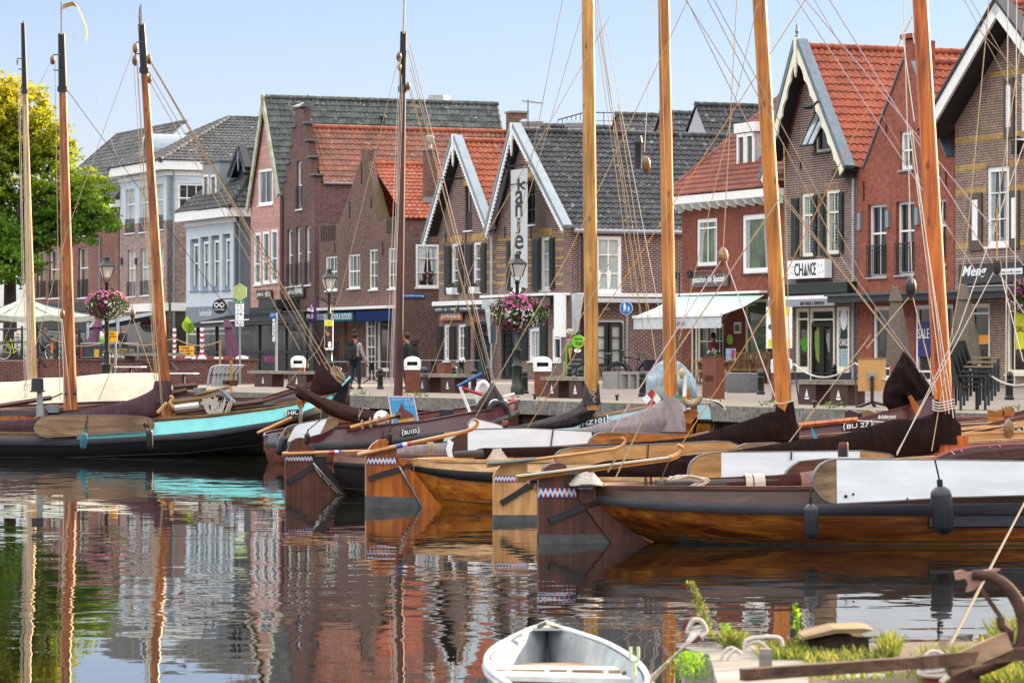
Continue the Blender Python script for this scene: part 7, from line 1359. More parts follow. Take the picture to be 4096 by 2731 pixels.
BL=[((1521,1556),'dark green bollard right of the walking woman'),((1356,1545),'dark green bollard at the foot of the poster lamp'),((1691,1545),'dark green bollard nearest the street corner tables'),((1702,1551),'dark green bollard just right of the bin by the dark red mast'),((1816,1537),'dark green bollard under the thin bar tables'),((1895,1562),'dark green bollard in front of the arched black door'),((1953,1543),'dark green bollard between arched door and flower lamp'),((2099,1574),'dark green bollard right at the foot of the flower basket lamp'),((2278,1551),'dark green bollard before the chalk board, left one'),((2321,1556),'dark green bollard before the chalk board, by the light mast'),((2570,1586),'dark green bollard in front of the concrete bench and bicycles'),((3043,1577),'dark green bollard in front of the slatted teak bench'),((3337,1537),'dark green bollard before the clothes shop doors'),((3440,1610),'dark green bollard under the tan notice board'),((4037,1599),'dark green bollard near the right edge by the wide gabled house')]
q0=bollard0(onq(BL[0][0]),BL[0][1])
for p,l in BL[1:]: dup(q0,onq(p),l)
LGL,lnt,lp_,_=nodes('lantern_glass'); lp_.inputs['Base Color'].default_value=(.62,.6,.55,1); lp_.inputs['Roughness'].default_value=.15; lp_.inputs['Alpha'].default_value=.55
def lamp(q,h,label,sc=1):
    t=thing('street_lamp',label,'street lamp',q,'old fashioned green street lamps'); s=sc
    obj('post',MB().lathe(q,[(.17*s,0),(.17*s,.2),(.14*s,.24),(.13*s,.7),(.15*s,.74),(.1*s,.8),(.09*s,1.1),(.12*s,1.14),(.07*s,1.2),(.055*s,h*.62),(.08*s,h*.635),(.05*s,h*.65),(.045*s,h*.8),(.085*s,h*.815),(.04*s,h*.83)],12),GREENP,t,smooth=True)
    br=MB()
    for sg in(-1,1): br.tube(smoothpath([q+UP*h*.72,q+UP*h*.74+V((sg*.1*s,0,0)),q+UP*(h*.76)+V((sg*.2*s,0,0)),q+UP*(h*.775)+V((sg*.14*s,0,0)),q+UP*(h*.765)+V((sg*.12*s,0,0))],4),.02,6)
    for k in range(4): an=PI/4+k*PI/2; d=V((math.cos(an),math.sin(an),0)); br.tube([q+UP*h*.815+d*.03,q+UP*h*.835+d*.1*s,q+UP*h*.855+d*.13*s],.012,5)
    obj('bracket',br,GREENP,t,smooth=True)
    def sq(r,z): return [q+UP*z+V((math.cos(PI/4+k*PI/2+.3)*r,math.sin(PI/4+k*PI/2+.3)*r,0)) for k in range(4)]
    z0,z1=h*.855,h*.945; r0,r1=.14*s,.26*s
    ln=obj('lantern',MB().rings([sq(r1*1.08,z1),sq(r1*1.12,z1+.02),sq(r1*.5,z1+.14*s),sq(r1*.33,z1+.16*s),sq(r1*.33,z1+.24*s),sq(r1*.42,z1+.25*s),sq(r1*.1,z1+.31*s),sq(r1*.06,h)]),mat('lantern_iron','2c302e',.5,metal=.2),t)
    e=MB()
    for a,c in zip(sq(r0,z0),sq(r1,z1)): e.bar(a,c,.022,.022)
    obj('lantern_frame',e,IRON,ln); obj('lantern_pane',MB().rings([sq(r0*.95,z0+.01),sq(r1*.95,z1)],False),LGL,ln); obj('bulb',MB().lathe(q+UP*(z0+.02),[(.06,0),(.06,.08),(.05,.1),(.05,.22),(.02,.26)],10),mat('bulb_cream','d8bfa6',.4),ln,smooth=True)
    return t
def lamp_at(px,ybase,ytop,label,d=None,sc=1):
    q=onq((px,ybase)) if d is None else at_d(px,d); return lamp(q,W((px,ytop),q.y).z-q.z,label,sc),q
l2,qk=lamp_at(2069,1578,1027,'green lantern post carrying a large basket of pink and white flowers by the banner house',sc=1.0)
l3,q3=lamp_at(1317,1545,1089,'green lantern post with a portrait poster beside the walking woman',sc=1.1)
l1,q1=lamp_at(427,0,1038,'green lantern post with a flower basket at the raised terrace',d=113,sc=1.15)
lamp_at(1660/1000*0+4160,1590,1010,'green lantern post just outside the right edge with a pink flower basket')
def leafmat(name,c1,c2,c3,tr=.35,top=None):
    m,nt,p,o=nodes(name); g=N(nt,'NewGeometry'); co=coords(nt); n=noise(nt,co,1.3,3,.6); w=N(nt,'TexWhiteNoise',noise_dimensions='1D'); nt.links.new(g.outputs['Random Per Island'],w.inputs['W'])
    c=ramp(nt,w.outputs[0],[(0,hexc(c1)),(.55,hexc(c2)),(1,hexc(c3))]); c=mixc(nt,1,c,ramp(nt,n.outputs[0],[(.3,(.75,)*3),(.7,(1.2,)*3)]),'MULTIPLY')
    if top: s_=N(nt,'SeparateXYZ'); nt.links.new(g.outputs['Position'],s_.inputs[0]); mr=N(nt,'MapRange'); nt.links.new(s_.outputs[2],mr.inputs[0]); mr.inputs[1].default_value=7; mr.inputs[2].default_value=12.5; c=mixc(nt,mr.outputs[0],c,mixc(nt,w.outputs[0],hexc(top[0]),hexc(top[1])))  # top: yellow sunlight on the upper crown, put into leaf colour by height
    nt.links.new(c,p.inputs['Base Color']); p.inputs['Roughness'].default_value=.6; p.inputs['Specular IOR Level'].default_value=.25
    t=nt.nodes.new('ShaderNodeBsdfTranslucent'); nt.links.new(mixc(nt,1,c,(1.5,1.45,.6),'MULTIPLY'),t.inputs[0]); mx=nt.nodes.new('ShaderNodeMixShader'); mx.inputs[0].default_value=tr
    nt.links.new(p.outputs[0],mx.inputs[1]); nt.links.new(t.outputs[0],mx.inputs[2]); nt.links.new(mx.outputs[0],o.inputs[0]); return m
def leaf(mb,c,sz,rnd,fl=1.):
    a=V((rnd.gauss(0,1),rnd.gauss(0,1),rnd.gauss(0,.7))).normalized(); u=V((rnd.gauss(0,1),rnd.gauss(0,1),rnd.gauss(0,1))); u=(u-a*u.dot(a)).normalized(); i=len(mb.v)
    s=sz*rnd.uniform(.6,1.25); mb.v+=[c-a*s,c+u*s*.55*fl,c+a*s,c-u*s*.55*fl]; mb.f.append((i,i+1,i+2,i+3))
BL1=leafmat('basket_leaf','223a14','3d5a1e','5f7a2c',.25)
PK=mat('petal_pink','d0609a',.6,var=.25,scale=9); PW=mat('petal_white','cfcfcf',.6,var=.1); PM=mat('petal_magenta','8f1a63',.6,var=.3,scale=9)
def basket(c,w,h,label,seed,fx=1.):
    rnd=random.Random(seed); t=thing('flower_basket',label,'flower basket',c-UP*h*.5,'flower baskets on the lamp posts'); lf=MB(); fl=[MB(),MB(),MB()]
    lob=[(rnd.uniform(0,6.28),rnd.uniform(.0,1)) for _ in range(9)]
    def rp():
        u=rnd.uniform(0,2*PI); z=rnd.uniform(-1,1); rr=math.sqrt(1-z*z); 
        k=1+.2*math.sin(u*4+lob[0][0])+.1*math.sin(u*7+z*3+lob[1][0]); 
        if z<-.2: k*=(.75+.35*abs(math.cos(u*1.5+lob[2][0])))
        return V((rr*math.cos(u)*k*w/2,rr*math.sin(u)*k*w/2*.9,z*h/2*(1 if z>0 else 1.05)))
    for k in range(2600): leaf(lf,c+rp()*rnd.uniform(.55,1.0)**.5,.045,rnd)
    for k in range(620):
        p=rp()*rnd.uniform(.95,1.07); u=math.sin(p.x*5+lob[3][0])+math.sin(p.z*7+lob[4][0])*.8+rnd.gauss(0,.7); i=0 if (p.z>h*.1 and u>-.3) else (1 if u>-.2 else 2)
        s=rnd.uniform(.022,.04); q=c+p; d=p.normalized(); a=d.cross(UP).normalized(); b_=d.cross(a)
        pts=[q+a*(s*math.cos(x))+b_*(s*math.sin(x))+d*.012*math.cos(x*2.5) for x in [2*PI*j/6 for j in range(6)]]; fl[i].poly(pts)
    obj('foliage',lf,BL1,t,fix=False); hub=MB().ball(c,w*.3,10,6,1,1,h/w); obj('soil_ball',hub,mat('basket_soil','1b2410',.9,var=.4),t)
    for m_,mm in zip(fl,(PK,PW,PM)): obj('blossom',m_,mm,t,fix=False)
    return t
basket(W((2073,1250),qk.y),196/F*qk.y,142/F*qk.y,'round basket of pink, white and magenta petunias on the lamp by the banner house',3)
basket(W((428,1219),q1.y),172/F*q1.y,118/F*q1.y,'flower basket of pink and white petunias on the left terrace lamp',5)
basket(W((4128,1185),88),170/F*88,150/F*88,'pink petunia basket cut by the right edge of the photo',8)
basket(W(cF(1330,900),176),120/F/2.24*176*1.1,110/F/2.24*176,'small pink flower basket hanging under the dark awning of the corner house',12)
pp=Pl(q3-V((0,.25,0)),V((.93,-.36,0))); a=cG(1112,893); r=pp.rect(cG,1117,627,1195,892); t=thing('lamp_poster','tall lamp post poster with a yellow head and the portrait of a long haired girl','poster',pp.pt(r[0],r[1],0))
def sub(r,x0,y0,x1,y1): return (lerp(r[0],r[2],x0),lerp(r[1],r[3],y0),lerp(r[0],r[2],x1),lerp(r[1],r[3],y1))
bx(t,'sheet',pp,r,WHITE,.02,0); bx(t,'yellow_head',pp,sub(r,.04,.8,.96,.98),mat('poster_yellow2','d4d60f',.5),.024,.01); bx(t,'dark_field',pp,sub(r,.04,.06,.9,.8),mat('portrait_dark','1e1512',.6,var=.4,scale=2),.024,.01)
def ell(pl,r,cx,cy,rx,ry,off,m,name,root,n=18):
    c=(lerp(r[0],r[2],cx),lerp(r[1],r[3],cy)); w,h_=r[2]-r[0],r[3]-r[1]; return obj(name,MB().prism([pl.pt(c[0]+rx*w*math.cos(q),c[1]+ry*h_*math.sin(q),off) for q in [2*PI*k/n for k in range(n)]],-pl.n*.002),m,root)
ell(pp,r,.52,.42,.24,.2,.027,mat('hair_brown','4a2c1a',.7,var=.3),'hair',t); ell(pp,r,.42,.56,.2,.1,.03,mat('portrait_skin','a87a60',.6,var=.2,scale=6),'face',t); ell(pp,r,.62,.17,.2,.11,.03,WHITE,'dress',t); ell(pp,r,.55,.64,.26,.06,.032,MATS['hair_brown'],'hair',t)
qs=onq((2510,1531)); sp=Pl(qs,V((.98,-.2,0))); t=thing('pedestrian_sign','round blue sign with a white adult and child on a grey pole','road sign',qs); zc=sp.z_of((2506,1232)); rr=26.5/F*qs.y
obj('pole',MB().tube([qs-UP*.1,V((qs.x,qs.y,zc+rr*.6))],.038,10),mat('pole_grey2','8d9398',.4,metal=.3),t,smooth=True)
def disc(pl,c,r,off,m,name,root,th=.02,n=28): return obj(name,MB().prism([pl.pt(c[0]+r*math.cos(q),c[1]+r*math.sin(q),off) for q in [2*PI*k/n for k in range(n)]],-pl.n*th),m,root)
cs=(sp.s_of(2506),zc); disc(sp,cs,rr,.06,WHITE,'rim',t); disc(sp,cs,rr*.94,.065,mat('sign_blue2','1f66b0',.4),'plate',t)
def walker(cx,cy,h):
    b=MB(); P=lambda x,y:sp.pt(cs[0]+(cx+x*h)*rr,cs[1]+(cy+y*h)*rr,.07)
    b.prism([P(.13*math.cos(q),.88+.13*math.sin(q)) for q in [2*PI*k/12 for k in range(12)]],-sp.n*.003)
    b.prism([P(*p) for p in((-.16,.7),(.16,.7),(.12,.2),(-.12,.2))],-sp.n*.0025); b.prism([P(*p) for p in((-.12,.25),(.02,.25),(-.1,-.5),(-.24,-.5))],-sp.n*.002); b.prism([P(*p) for p in((-.02,.25),(.12,.25),(.26,-.5),(.12,-.5))],-sp.n*.0015)
    b.prism([P(*p) for p in((.12,.68),(.2,.66),(.36,.15),(.28,.12))],-sp.n*.001); b.prism([P(*p) for p in((-.2,.66),(-.12,.68),(-.24,.12),(-.32,.15))],-sp.n*.001); return b
obj('adult_symbol',walker(-.22,-.05,.8),TEXTW,t); obj('child_symbol',walker(.36,-.28,.5),TEXTW,t)
def bicycle(q,dirv,label,L=1.65,rim=IRON,fc=BLACK,bag=None,group='parked bicycles'):
    d=V((dirv[0],dirv[1],0)).normalized(); s=d.cross(UP); R_=.34; t=thing('bicycle',label,'bicycle',q,group); A=q+UP*R_; Bf=A+d*1.08
    for c in(A,Bf):
        w=obj('wheel',MB().tube([c+d*(R_*math.cos(a))+UP*(R_*math.sin(a)) for a in [2*PI*k/24 for k in range(25)]],.022,6),mat('bike_tyre','18181a',.8),t,smooth=True)
        obj('rim',MB().tube([c+d*((R_-.035)*math.cos(a))+UP*((R_-.035)*math.sin(a)) for a in [2*PI*k/24 for k in range(25)]],.014,5),rim,w,smooth=True); sp_=MB()
        for k in range(12): a=2*PI*k/12; sp_.bar(c,c+d*(R_*.93*math.cos(a))+UP*(R_*.93*math.sin(a)),.005,.005,s)
        sp_.tube([c-s*.05,c+s*.05],.04,8); obj('spoke',sp_,mat('spoke_metal','8a8d90',.4,metal=.5),w)
    bb_=A+d*.46-UP*.05; st=A+d*.3+UP*.5; hd=Bf-d*.2+UP*.55; f=MB()
    for a,e,r in((A,bb_,.014),(A,st,.012),(bb_,st+UP*.08,.02),(bb_,hd-UP*.12,.024),(st-UP*.03,hd,.02),(hd+UP*.08,Bf,.016)): f.tube([a,e],r,7)
    obj('frame',f,fc,t,smooth=True); obj('saddle',MB().rings([[st+UP*.14+d*x+s*(w*math.cos(a))+UP*(.035*math.sin(a)) for a in [2*PI*k/8 for k in range(8)]] for x,w in((-.15,.06),(-.1,.1),(0,.06),(.12,.025))]),BLACK,t,smooth=True)
    obj('handlebar',MB().tube(smoothpath([hd+UP*.2-s*.3-d*.12,hd+UP*.22-s*.22,hd+UP*.2,hd+UP*.22+s*.22,hd+UP*.2+s*.3-d*.12],4),.014,6).tube([hd+UP*.05,hd+UP*.2],.014,6),BLACK,t,smooth=True)
    obj('crank',MB().tube([bb_-s*.06-UP*.15,bb_-s*.06+UP*.15],.012,5).tube([bb_-s*.03,bb_-s*.07],.09,12),BLACK,t)
    if bag: obj('pannier',MB().box(A+UP*.1-s*.2-d*.18,d*.36,s*.12,UP*.36),bag,t)
    obj('mudguard',MB().tube([A+d*((R_+.04)*math.cos(a))+UP*((R_+.04)*math.sin(a)) for a in [.3+2.6*k/10 for k in range(11)]],.02,5),fc,t,smooth=True); return t
bicycle(at_d(2468,118),(-.97,.2),'black mountain style bicycle leaning at the glazed black door')
bicycle(at_d(2590,115),(-.8,-.35),'black city bicycle with dark bags behind the concrete bench',bag=mat('bag_navy','20232f',.8))
ZT=zt
bicycle(at_d(195,146,ZT),(.55,-.8),'white rimmed bicycle with red panniers behind the stair rail',rim=WHITE,bag=mat('bag_red','a02533',.7))
bicycle(at_d(15,148,ZT),(.95,-.2),'yellow framed bicycle at the left edge',rim=WHITE,fc=mat('bike_yellow','b9c414',.4))
q=onq((2438,1555)); t=thing('concrete_bench','low concrete bench with open slots in front of the bicycles','bench',q); b=MB(); k=V((.94,-.33,0)); 
for i in range(4): b.box(q+k*(.3+i*.26),k*.06,B_*.42,UP*.42)
b.box(q+k*.3+UP*.42,k*.86,B_*.42,UP*.08); obj('seat',b,CONC,t); obj('end_block',MB().box(q-k*.22,k*.46,B_*.5,UP*.5),CONC,t)
for p,l,r_ in(((2971,1570),'round concrete planter under the slatted teak bench',.42),((2886,1566),'round concrete planter beside the rust brown pillar',.3)):
    q=onq(p); t=thing('planter',l,'planter',q,'round concrete planters'); obj('tub',MB().lathe(q,[(r_*.96,0),(r_,.05),(r_,.5),(r_*.93,.52),(r_*.9,.47),(.02,.47)],24),mat('concrete_dark','67696b',.8,var=.2,scale=9),t,smooth=True)
q=onq((2250,1523)); t=thing('stone_slab','pair of leaning stone slabs left of the chalk board','slab',q)
for k in range(2): obj('slab',MB().box(q+T_*(k*.35),T_*.16+UP*0,B_*.5,UP*.72+T_*.06),CONC,t)
for p,w_,h_,l in(((2836,1595),.36,.95,'rust brown steel pillar with cut lettering in front of the ice cream shop'),((1765,1535),.4,.66,'rust brown steel pillar under the thin bar tables')):
    q=onq(p); t=thing('steel_pillar',l,'pillar',q,'rust brown steel pillars'); pl=Pl(q,T_); obj('column',MB().box(q-T_*w_,T_*w_*2,B_*.22,UP*h_),RUST,t); obj('top_plate',MB().box(q-T_*w_*1.02-B_*.01+UP*h_,T_*w_*2.04,B_*.24,UP*.03),mat('rust_dark','5a2d1e',.7),t)
    text(t,'HAVEN',pl,(-w_*.6,h_*.45,w_*.6,h_*.6),mat('rust_cut','43231a',.8),.004)
TEAK=wood('teak',['6f5236','8f6b47','a98560'],sc=(3,3,.6),rough=.7)
q=onq((2915,1533)); t=thing('slatted_bench','slatted teak bench with a high curved back before the ice cream window','bench',q); kx=V((.96,-.28,0)); ky=V((.28,.96,0)); L=1.35; bk=MB()
for s_ in(0,1):
    for i in range(14): x=s_*L*.52+i*(L*.46/14); bk.box(q+kx*x+ky*.42+UP*.52,kx*.03,ky*.03,UP*(.42+.06*math.sin(PI*i/13)))
    bk.box(q+kx*(s_*L*.52)+ky*.4+UP*(.94),kx*L*.47,ky*.05,UP*.09); bk.box(q+kx*(s_*L*.52)+ky*.4+UP*.47,kx*L*.47,ky*.05,UP*.06)
obj('backrest',bk,TEAK,t); obj('seat',MB().box(q+UP*.42,kx*L,ky*.42,UP*.05),TEAK,t); lg=MB()
for x in(0,L*.5,L-.06):
    obj('leg',MB().box(q+kx*x-UP*.02,kx*.06,ky*.06,UP*.62).box(q+kx*x+ky*.4,kx*.06,ky*.06,UP*.95).box(q+kx*x+UP*.62,kx*.07,ky*.45,UP*.04),TEAK,t)
q=onq((2790,1540)); t=thing('picnic_table','grey brown wooden table behind the rust brown pillar','table',q); obj('table_top',MB().box(q-kx*.15+UP*.72,kx*1.15,ky*.7,UP*.05),TEAK,t)
for x in(-.05,.85): obj('leg',MB().bar(q+kx*x-UP*.02,q+kx*(x+.02)+ky*.3+UP*.72,.07,.05,kx).bar(q+kx*x+ky*.6-UP*.02,q+kx*(x+.02)+ky*.35+UP*.72,.07,.05,kx),TEAK,t)
obj('bench_plank',MB().box(q-kx*.15-ky*.5+UP*.42,kx*1.2,ky*.25,UP*.05),TEAK,t)
b=MB(); e=q+kx*.45+ky*.3+UP*.77; tt=thing('potted_plant','small potted white flowering plant on the wooden table','plant',e); obj('pot',MB().lathe(e,[(.07,0),(.1,.13),(.11,.14)],12),CONC,tt,smooth=True); rnd=random.Random(4)
for k in range(160): leaf(b,e+V((rnd.gauss(0,.1),rnd.gauss(0,.08),.22+rnd.gauss(0,.07))),.04,rnd)
obj('foliage',b,BL1,tt,fix=False); b=MB()
for k in range(26): b.ball(e+V((rnd.gauss(0,.11),rnd.gauss(0,.08)-.04,.24+rnd.gauss(0,.08))),.02,5,3)
obj('blossom',b,PW,tt)
e=q+kx*.85+ky*.25+UP*.77; tt=thing('table_card','small upright menu card with pictures on the wooden table','menu card',e); pl=Pl(e,kx); obj('card',MB().box(e,kx*.32,ky*.02,UP*.38),mat('card_pale','7da0b2',.5,var=.5,scale=9),tt); obj('stripe',MB().box(e+kx*.18-ky*.004+UP*.05,kx*.1,ky*.006,UP*.28),RED,tt); obj('stone_foot',MB().ball(e+kx*.16-ky*.05+UP*.02,.07,8,5),CONC,tt)
def bartable(q,w,label):
    t=thing('bar_table',label,'table',q,'thin topped bar tables on iron feet'); obj('table_top',MB().box(q-T_*(w/2)-B_*.3+UP*.74,T_*w,B_*.6,UP*.03),mat('table_top_grey','8d9498',.4),t); f=MB()
    for sg in(-1,1): 
        f.tube([q+V((.06*sg,0,.1)),q+V((.06*sg,0,.74))],.025,6); f.tube(smoothpath([q+V((.06*sg,0,.35)),q+V((.1*sg,0,.15)),q+V((.3*sg,0,.02))],4),.022,6)
    f.box(q+V((-.06,-.02,.45)),V((.12,0,0)),V((0,.04,0)),UP*.25); obj('iron_foot',f,IRON,t); return t
for p,w_,l in(((1405,1533),1.9,'thin grey bar table left of the walking woman at the shop front'),((1487,1533),2.1,'thin grey bar table before the shop window of the alley corner house'),((1733,1521),2.0,'thin grey bar table at the small gabled house, nearest the alley'),((1846,1523),2.0,'thin grey bar table before the arched black door')): bartable(onq(p),w_,l)
def parasol(c,top,bot,wt,wb,d,label,m,group,tilt=0,pole=True,cap=True,skirt=True,z=None):
    a,e=W(c(*top),d),W(c(*bot),d); ax=(e-a); n=30; k=d/F/2.24; t=thing('closed_parasol',label,'parasol',V((e.x,e.y,at_d(0,d).z if z is None else z)),group); rows=[]; rnd=random.Random(int(d*10)); ph=rnd.uniform(0,6)
    for i in range(13):
        f=i/12; w=(lerp(wt,wb,f**.8))*k/2; cc=a.lerp(e,f); am=.06+.24*f; rows.append([cc+V((w*math.cos(q)*(1-am/2+am/2*math.sin(q*8+ph)),w*.9*math.sin(q)*(1-am/2+am/2*math.sin(q*8+ph)),(-.07*abs(math.sin(q*4+ph/2)) if i==12 else 0))) for q in [2*PI*j/n*1 for j in range(n)]])
    obj('canopy',MB().rings(rows),m,t,smooth=70)
    if skirt: obj('canopy_top',MB().rings([[a.lerp(e,f)+V((w*k/2*math.cos(q),w*k/2*math.sin(q),0)) for q in [2*PI*j/12 for j in range(12)]] for f,w in((-.01,wt*.6),(0,wt*1.1),(.1,wt*1.9),(.19,wt*2.6 if wb>100 else wt*2))],False),m,t,smooth=True)
    zb=at_d(0,d).z if z is None else z; obj('pole',MB().tube([a-ax*.02,e,V((e.x+(e.x-a.x)*.15,e.y,zb))],.03,8),mat('parasol_pole','2c2d2f',.5),t); return t
TAU=cloth('parasol_taupe','6e655b',.02); PUR=cloth('parasol_purple','6b4a5c',.03)
parasol(cJ,(860,328),(900,1010),50,250,86,'closed taupe parasol in front of the orange red brick house',TAU,'closed taupe parasols')
parasol(cJ,(1473,312),(1500,1010),52,285,84,'closed taupe parasol in front of the wide gabled house',TAU,'closed taupe parasols')
parasol(cF,(885,850),(800,1190),40,150,138,'closed purple parasol leaning beside the left flower lamp',PUR,'closed purple parasols',skirt=True,z=ZT)
parasol(cG,(238,625),(310,985),40,150,128,'closed purple parasol leaning in front of the grey glass terrace',PUR,'closed purple parasols',z=.1)
d=141; c=W((130,1262),d); t=thing('market_parasol','large open cream parasol over the terrace at the left edge','parasol',V((c.x,c.y,ZT))); ap=W((95,1192),d); k=d/F; w=262*k; cn=MB(); al=ap
ring=[c+V((w*math.cos(a),w*.8*math.sin(a),0)) for a in [PI/8+2*PI*i/8 for i in range(8)]]
for i in range(8):
    p,q_=ring[i],ring[(i+1)%8]; rows=[]
    for j in range(5): f=j/4; x,y=ap.lerp(p,f),ap.lerp(q_,f); rows.append([x.lerp(y,g)-UP*(.09*math.sin(PI*g)*f*.8+.15*math.sin(PI*f)*.6) for g in(0,.25,.5,.75,1)])
    rows.append([v-UP*.0 for v in rows[-1]]); rows.append([v-UP*.22+UP*.0 for v in rows[-2]]); cn.rings(rows,False,False)
obj('canopy',cn,cloth('parasol_cream','b0b3a6',.02),t,smooth=25,fix=False); obj('pole',MB().tube([V((c.x,c.y,ZT)),ap],.04,8),WHITE,t); rb=MB()
for p in ring: rb.bar(ap-UP*.1,p-UP*.02,.03,.03)
obj('rib',rb,GREYP,t)
aw=cloth('awning_grey','8d9296',.01); awd=cloth('awning_black','1d2024',.01)
t=thing('terrace_awning','long grey canvas awning in front of the corner house','awning',W(cF(1000,940),172)); P_=[W(cF(1390,772),178),W(cF(1340,850),171),W(cF(640,950),164),W(cF(700,885),176)]; obj('canvas',MB().prism([W(cF(1395,770),176),W(cF(1395,800),170),W(cF(640,950),168),W(cF(650,905),176)],V((0,.02,-.03))),aw,t); obj('side_flap',MB().prism([W(cF(1395,800),169.9),W(cF(640,952),167.9),W(cF(780,950),168),W(cF(1100,900),169),W(cF(1395,840),169.8)],V((0,.03,0))),awd,t); obj('arm',MB().bar(W(cF(1395,800),170),W(cF(1395,800),170)-UP*2.6,.08,.08,V((1,0,0))).bar(W(cF(800,945),168),W(cF(800,945),168)-UP*1.3,.06,.06,V((1,0,0))),awd,t)
t=thing('terrace_awning','dark canvas awning behind the cream parasol','awning',W(cF(540,900),160)); obj('canvas',MB().prism([W(cF(300,845),168),W(cF(830,850),166),W(cF(760,955),160),W(cF(320,925),160)],V((0,.02,-.04))),awd,t); obj('arm',MB().bar(W(cF(700,940),160),V((W(cF(700,940),160).x,160,ZT)),.09,.09,V((1,0,0))).bar(W(cF(200,930),160),V((W(cF(200,930),160).x,160,ZT)),.09,.09,V((1,0,0))),DARKG,t)
TG,tnt,tp,to=nodes('terrace_glass'); tp.inputs['Base Color'].default_value=(.05,.06,.06,1); tp.inputs['Roughness'].default_value=.05; tp.inputs['Alpha'].default_value=.35
tpn=L0.shift(6.); q=tpn.at((1000,1500)); t=thing('glass_terrace','anthracite glass terrace enclosure with black lower panels before the pink house','terrace',q); S_=lambda x:tpn.s_of(cG(x,0)[0]); zlow=.13; zmid=tpn.z_of(cG(760,912)); ztop=tpn.z_of(cG(300,650))
xs=(-20,150,355,535,775,960,1022)
for a,e in zip(xs,xs[1:]):
    s0,s1=S_(a),S_(e); bx(t,'panel',tpn,(s0+.1,zlow,s1-.02,zmid-.05),DARKG,.02,-.02); bx(t,'glass',tpn,(s0+.1,zmid+.05,s1-.02,ztop),TG,.01,0)
    bx(t,'post',tpn,(s0-.05,zlow,s0+.09,ztop),mat('frame_black','17191c',.4),.06,-.06)
bx(t,'post',tpn,(S_(1018),zlow,S_(1024)+.05,ztop),MATS['frame_black'],.06,-.06); bx(t,'rail',tpn,(S_(-20),zmid-.04,S_(1022),zmid+.04),MATS['frame_black'],.07,.0)
aw_=MB(); aw_.prism([tpn.pt(S_(-60),ztop-.12,.4),tpn.pt(S_(1020),ztop-.02,.4),L0.pt(L0.s_of(cG(1010,0)[0])-.5,ztop+.55,.3),L0.pt(L0.s_of(cG(300,0)[0]),ztop+.45,.3)],UP*.06); obj('awning',aw_,awd,t); obj('awning_bar',MB().bar(tpn.pt(S_(-60),ztop-.14,.42),tpn.pt(S_(1020),ztop-.04,.42),.12,.1),MATS['frame_black'],t)
obj('led_strip',MB().bar(tpn.pt(S_(110),ztop+.02,.5),tpn.pt(S_(540),ztop+.1,.5),.04,.05),WHITE,t)
r=tpn.rect(cG,585,955,705,1020); text(t,'PROEVERIJ',tpn,(r[0],r[1],r[2],r[3]),mat('letter_pink','c0508f',.5),.03); r=tpn.rect(cG,395,945,455,985); text(t,'Soep\nmenu',tpn,r,TEXTW,.03); r=tpn.rect(cG,860,945,945,990); text(t,'Thee & Koffie',tpn,r,TEXTW,.03)
b=MB(); c=tpn.at(cG(965,1018),.03); b.prism([c+T_*x+UP*y for x,y in((-.28,.02),(.28,.02),(.2,-.18),(-.2,-.18))],N_*.004); obj('cup_drawing',b,mat('cup_tan','b08a55',.6),t)
for x in(165,415,490,578): 
    c=tpn.at(cG(x,690),-1.4); tt=thing('pendant_lamp',{165:'black dome pendant lamp at the left end of the glass terrace',415:'black dome pendant lamp, first of the pair in the terrace',490:'black dome pendant lamp, second of the pair in the terrace',578:'black dome pendant lamp nearest the centre of the terrace'}[x],'lamp',c,'pendant lamps in the glass terrace'); obj('shade',MB().lathe(c-UP*.16,[(.34,0),(.33,.08),(.24,.22),(.08,.3),(.05,.36)],14),BLACK,tt,smooth=True); obj('cord',MB().tube([c+UP*.2,c+UP*.7],.012,5),BLACK,tt)
obj('pale_curtain',MB().prism([tpn.pt(s,z,-.6+.05*(i%2)) for i,(s,z) in enumerate(((S_(185),zmid-.3),(S_(350),zmid-.3),(S_(350),ztop-.5),(S_(185),ztop-.5)))],B_*.02),cloth('pale_curtain','8b9393',.02),t)
for x,l in((700,'black slatted chair behind the glass terrace panels, left of two'),(865,'black slatted chair behind the glass terrace panels, right of two')):
    c=tpn.at(cG(x,905),-1.2); c.z=.13; tt=thing('terrace_chair',l,'chair',c,'black chairs in the glass terrace'); obj('seat',MB().box(c-T_*.45+UP*.9,T_*.9,B_*.42,UP*.05),BLACK,tt); bk=MB()
    for i in range(7): bk.box(c+T_*(-.45+i*.145)+B_*.4+UP*.95,T_*.03,B_*.03,UP*.5)
    bk.box(c-T_*.45+B_*.4+UP*1.45,T_*.9,B_*.04,UP*.06); obj('backrest',bk,BLACK,tt)
    for i in(0,1): obj('leg',MB().box(c+T_*(-.43+i*.83),T_*.04,B_*.04,UP*.9).box(c+T_*(-.43+i*.83)+B_*.38,T_*.04,B_*.04,UP*.9),BLACK,tt)
sp=Pl(W((879,1226),165)*1,V((.96,-.28,0))); rr=66/2.24/F*165*1.0; c=(sp.s_of(879),sp.z_of((879,1226))); t=thing('round_shop_sign','round black hanging sign with a white bow and lettering','sign',sp.pt(c[0],c[1]-rr,0)); disc(sp,c,rr,.05,BLACK,'disc',t,.1)
for sg in(-1,1): 
    obj('bow',MB().tube([sp.pt(c[0]+sg*(.1+.24*(1+math.cos(a)))*rr*1.2,c[1]+rr*.22+.26*rr*math.sin(a),.06) for a in [2*PI*i/16 for i in range(17)]],.03,6).tube([sp.pt(c[0],c[1]+rr*.2,.06),sp.pt(c[0]+sg*rr*.4,c[1]-rr*.12,.06)],.03,6),TEXTW,t,smooth=True)
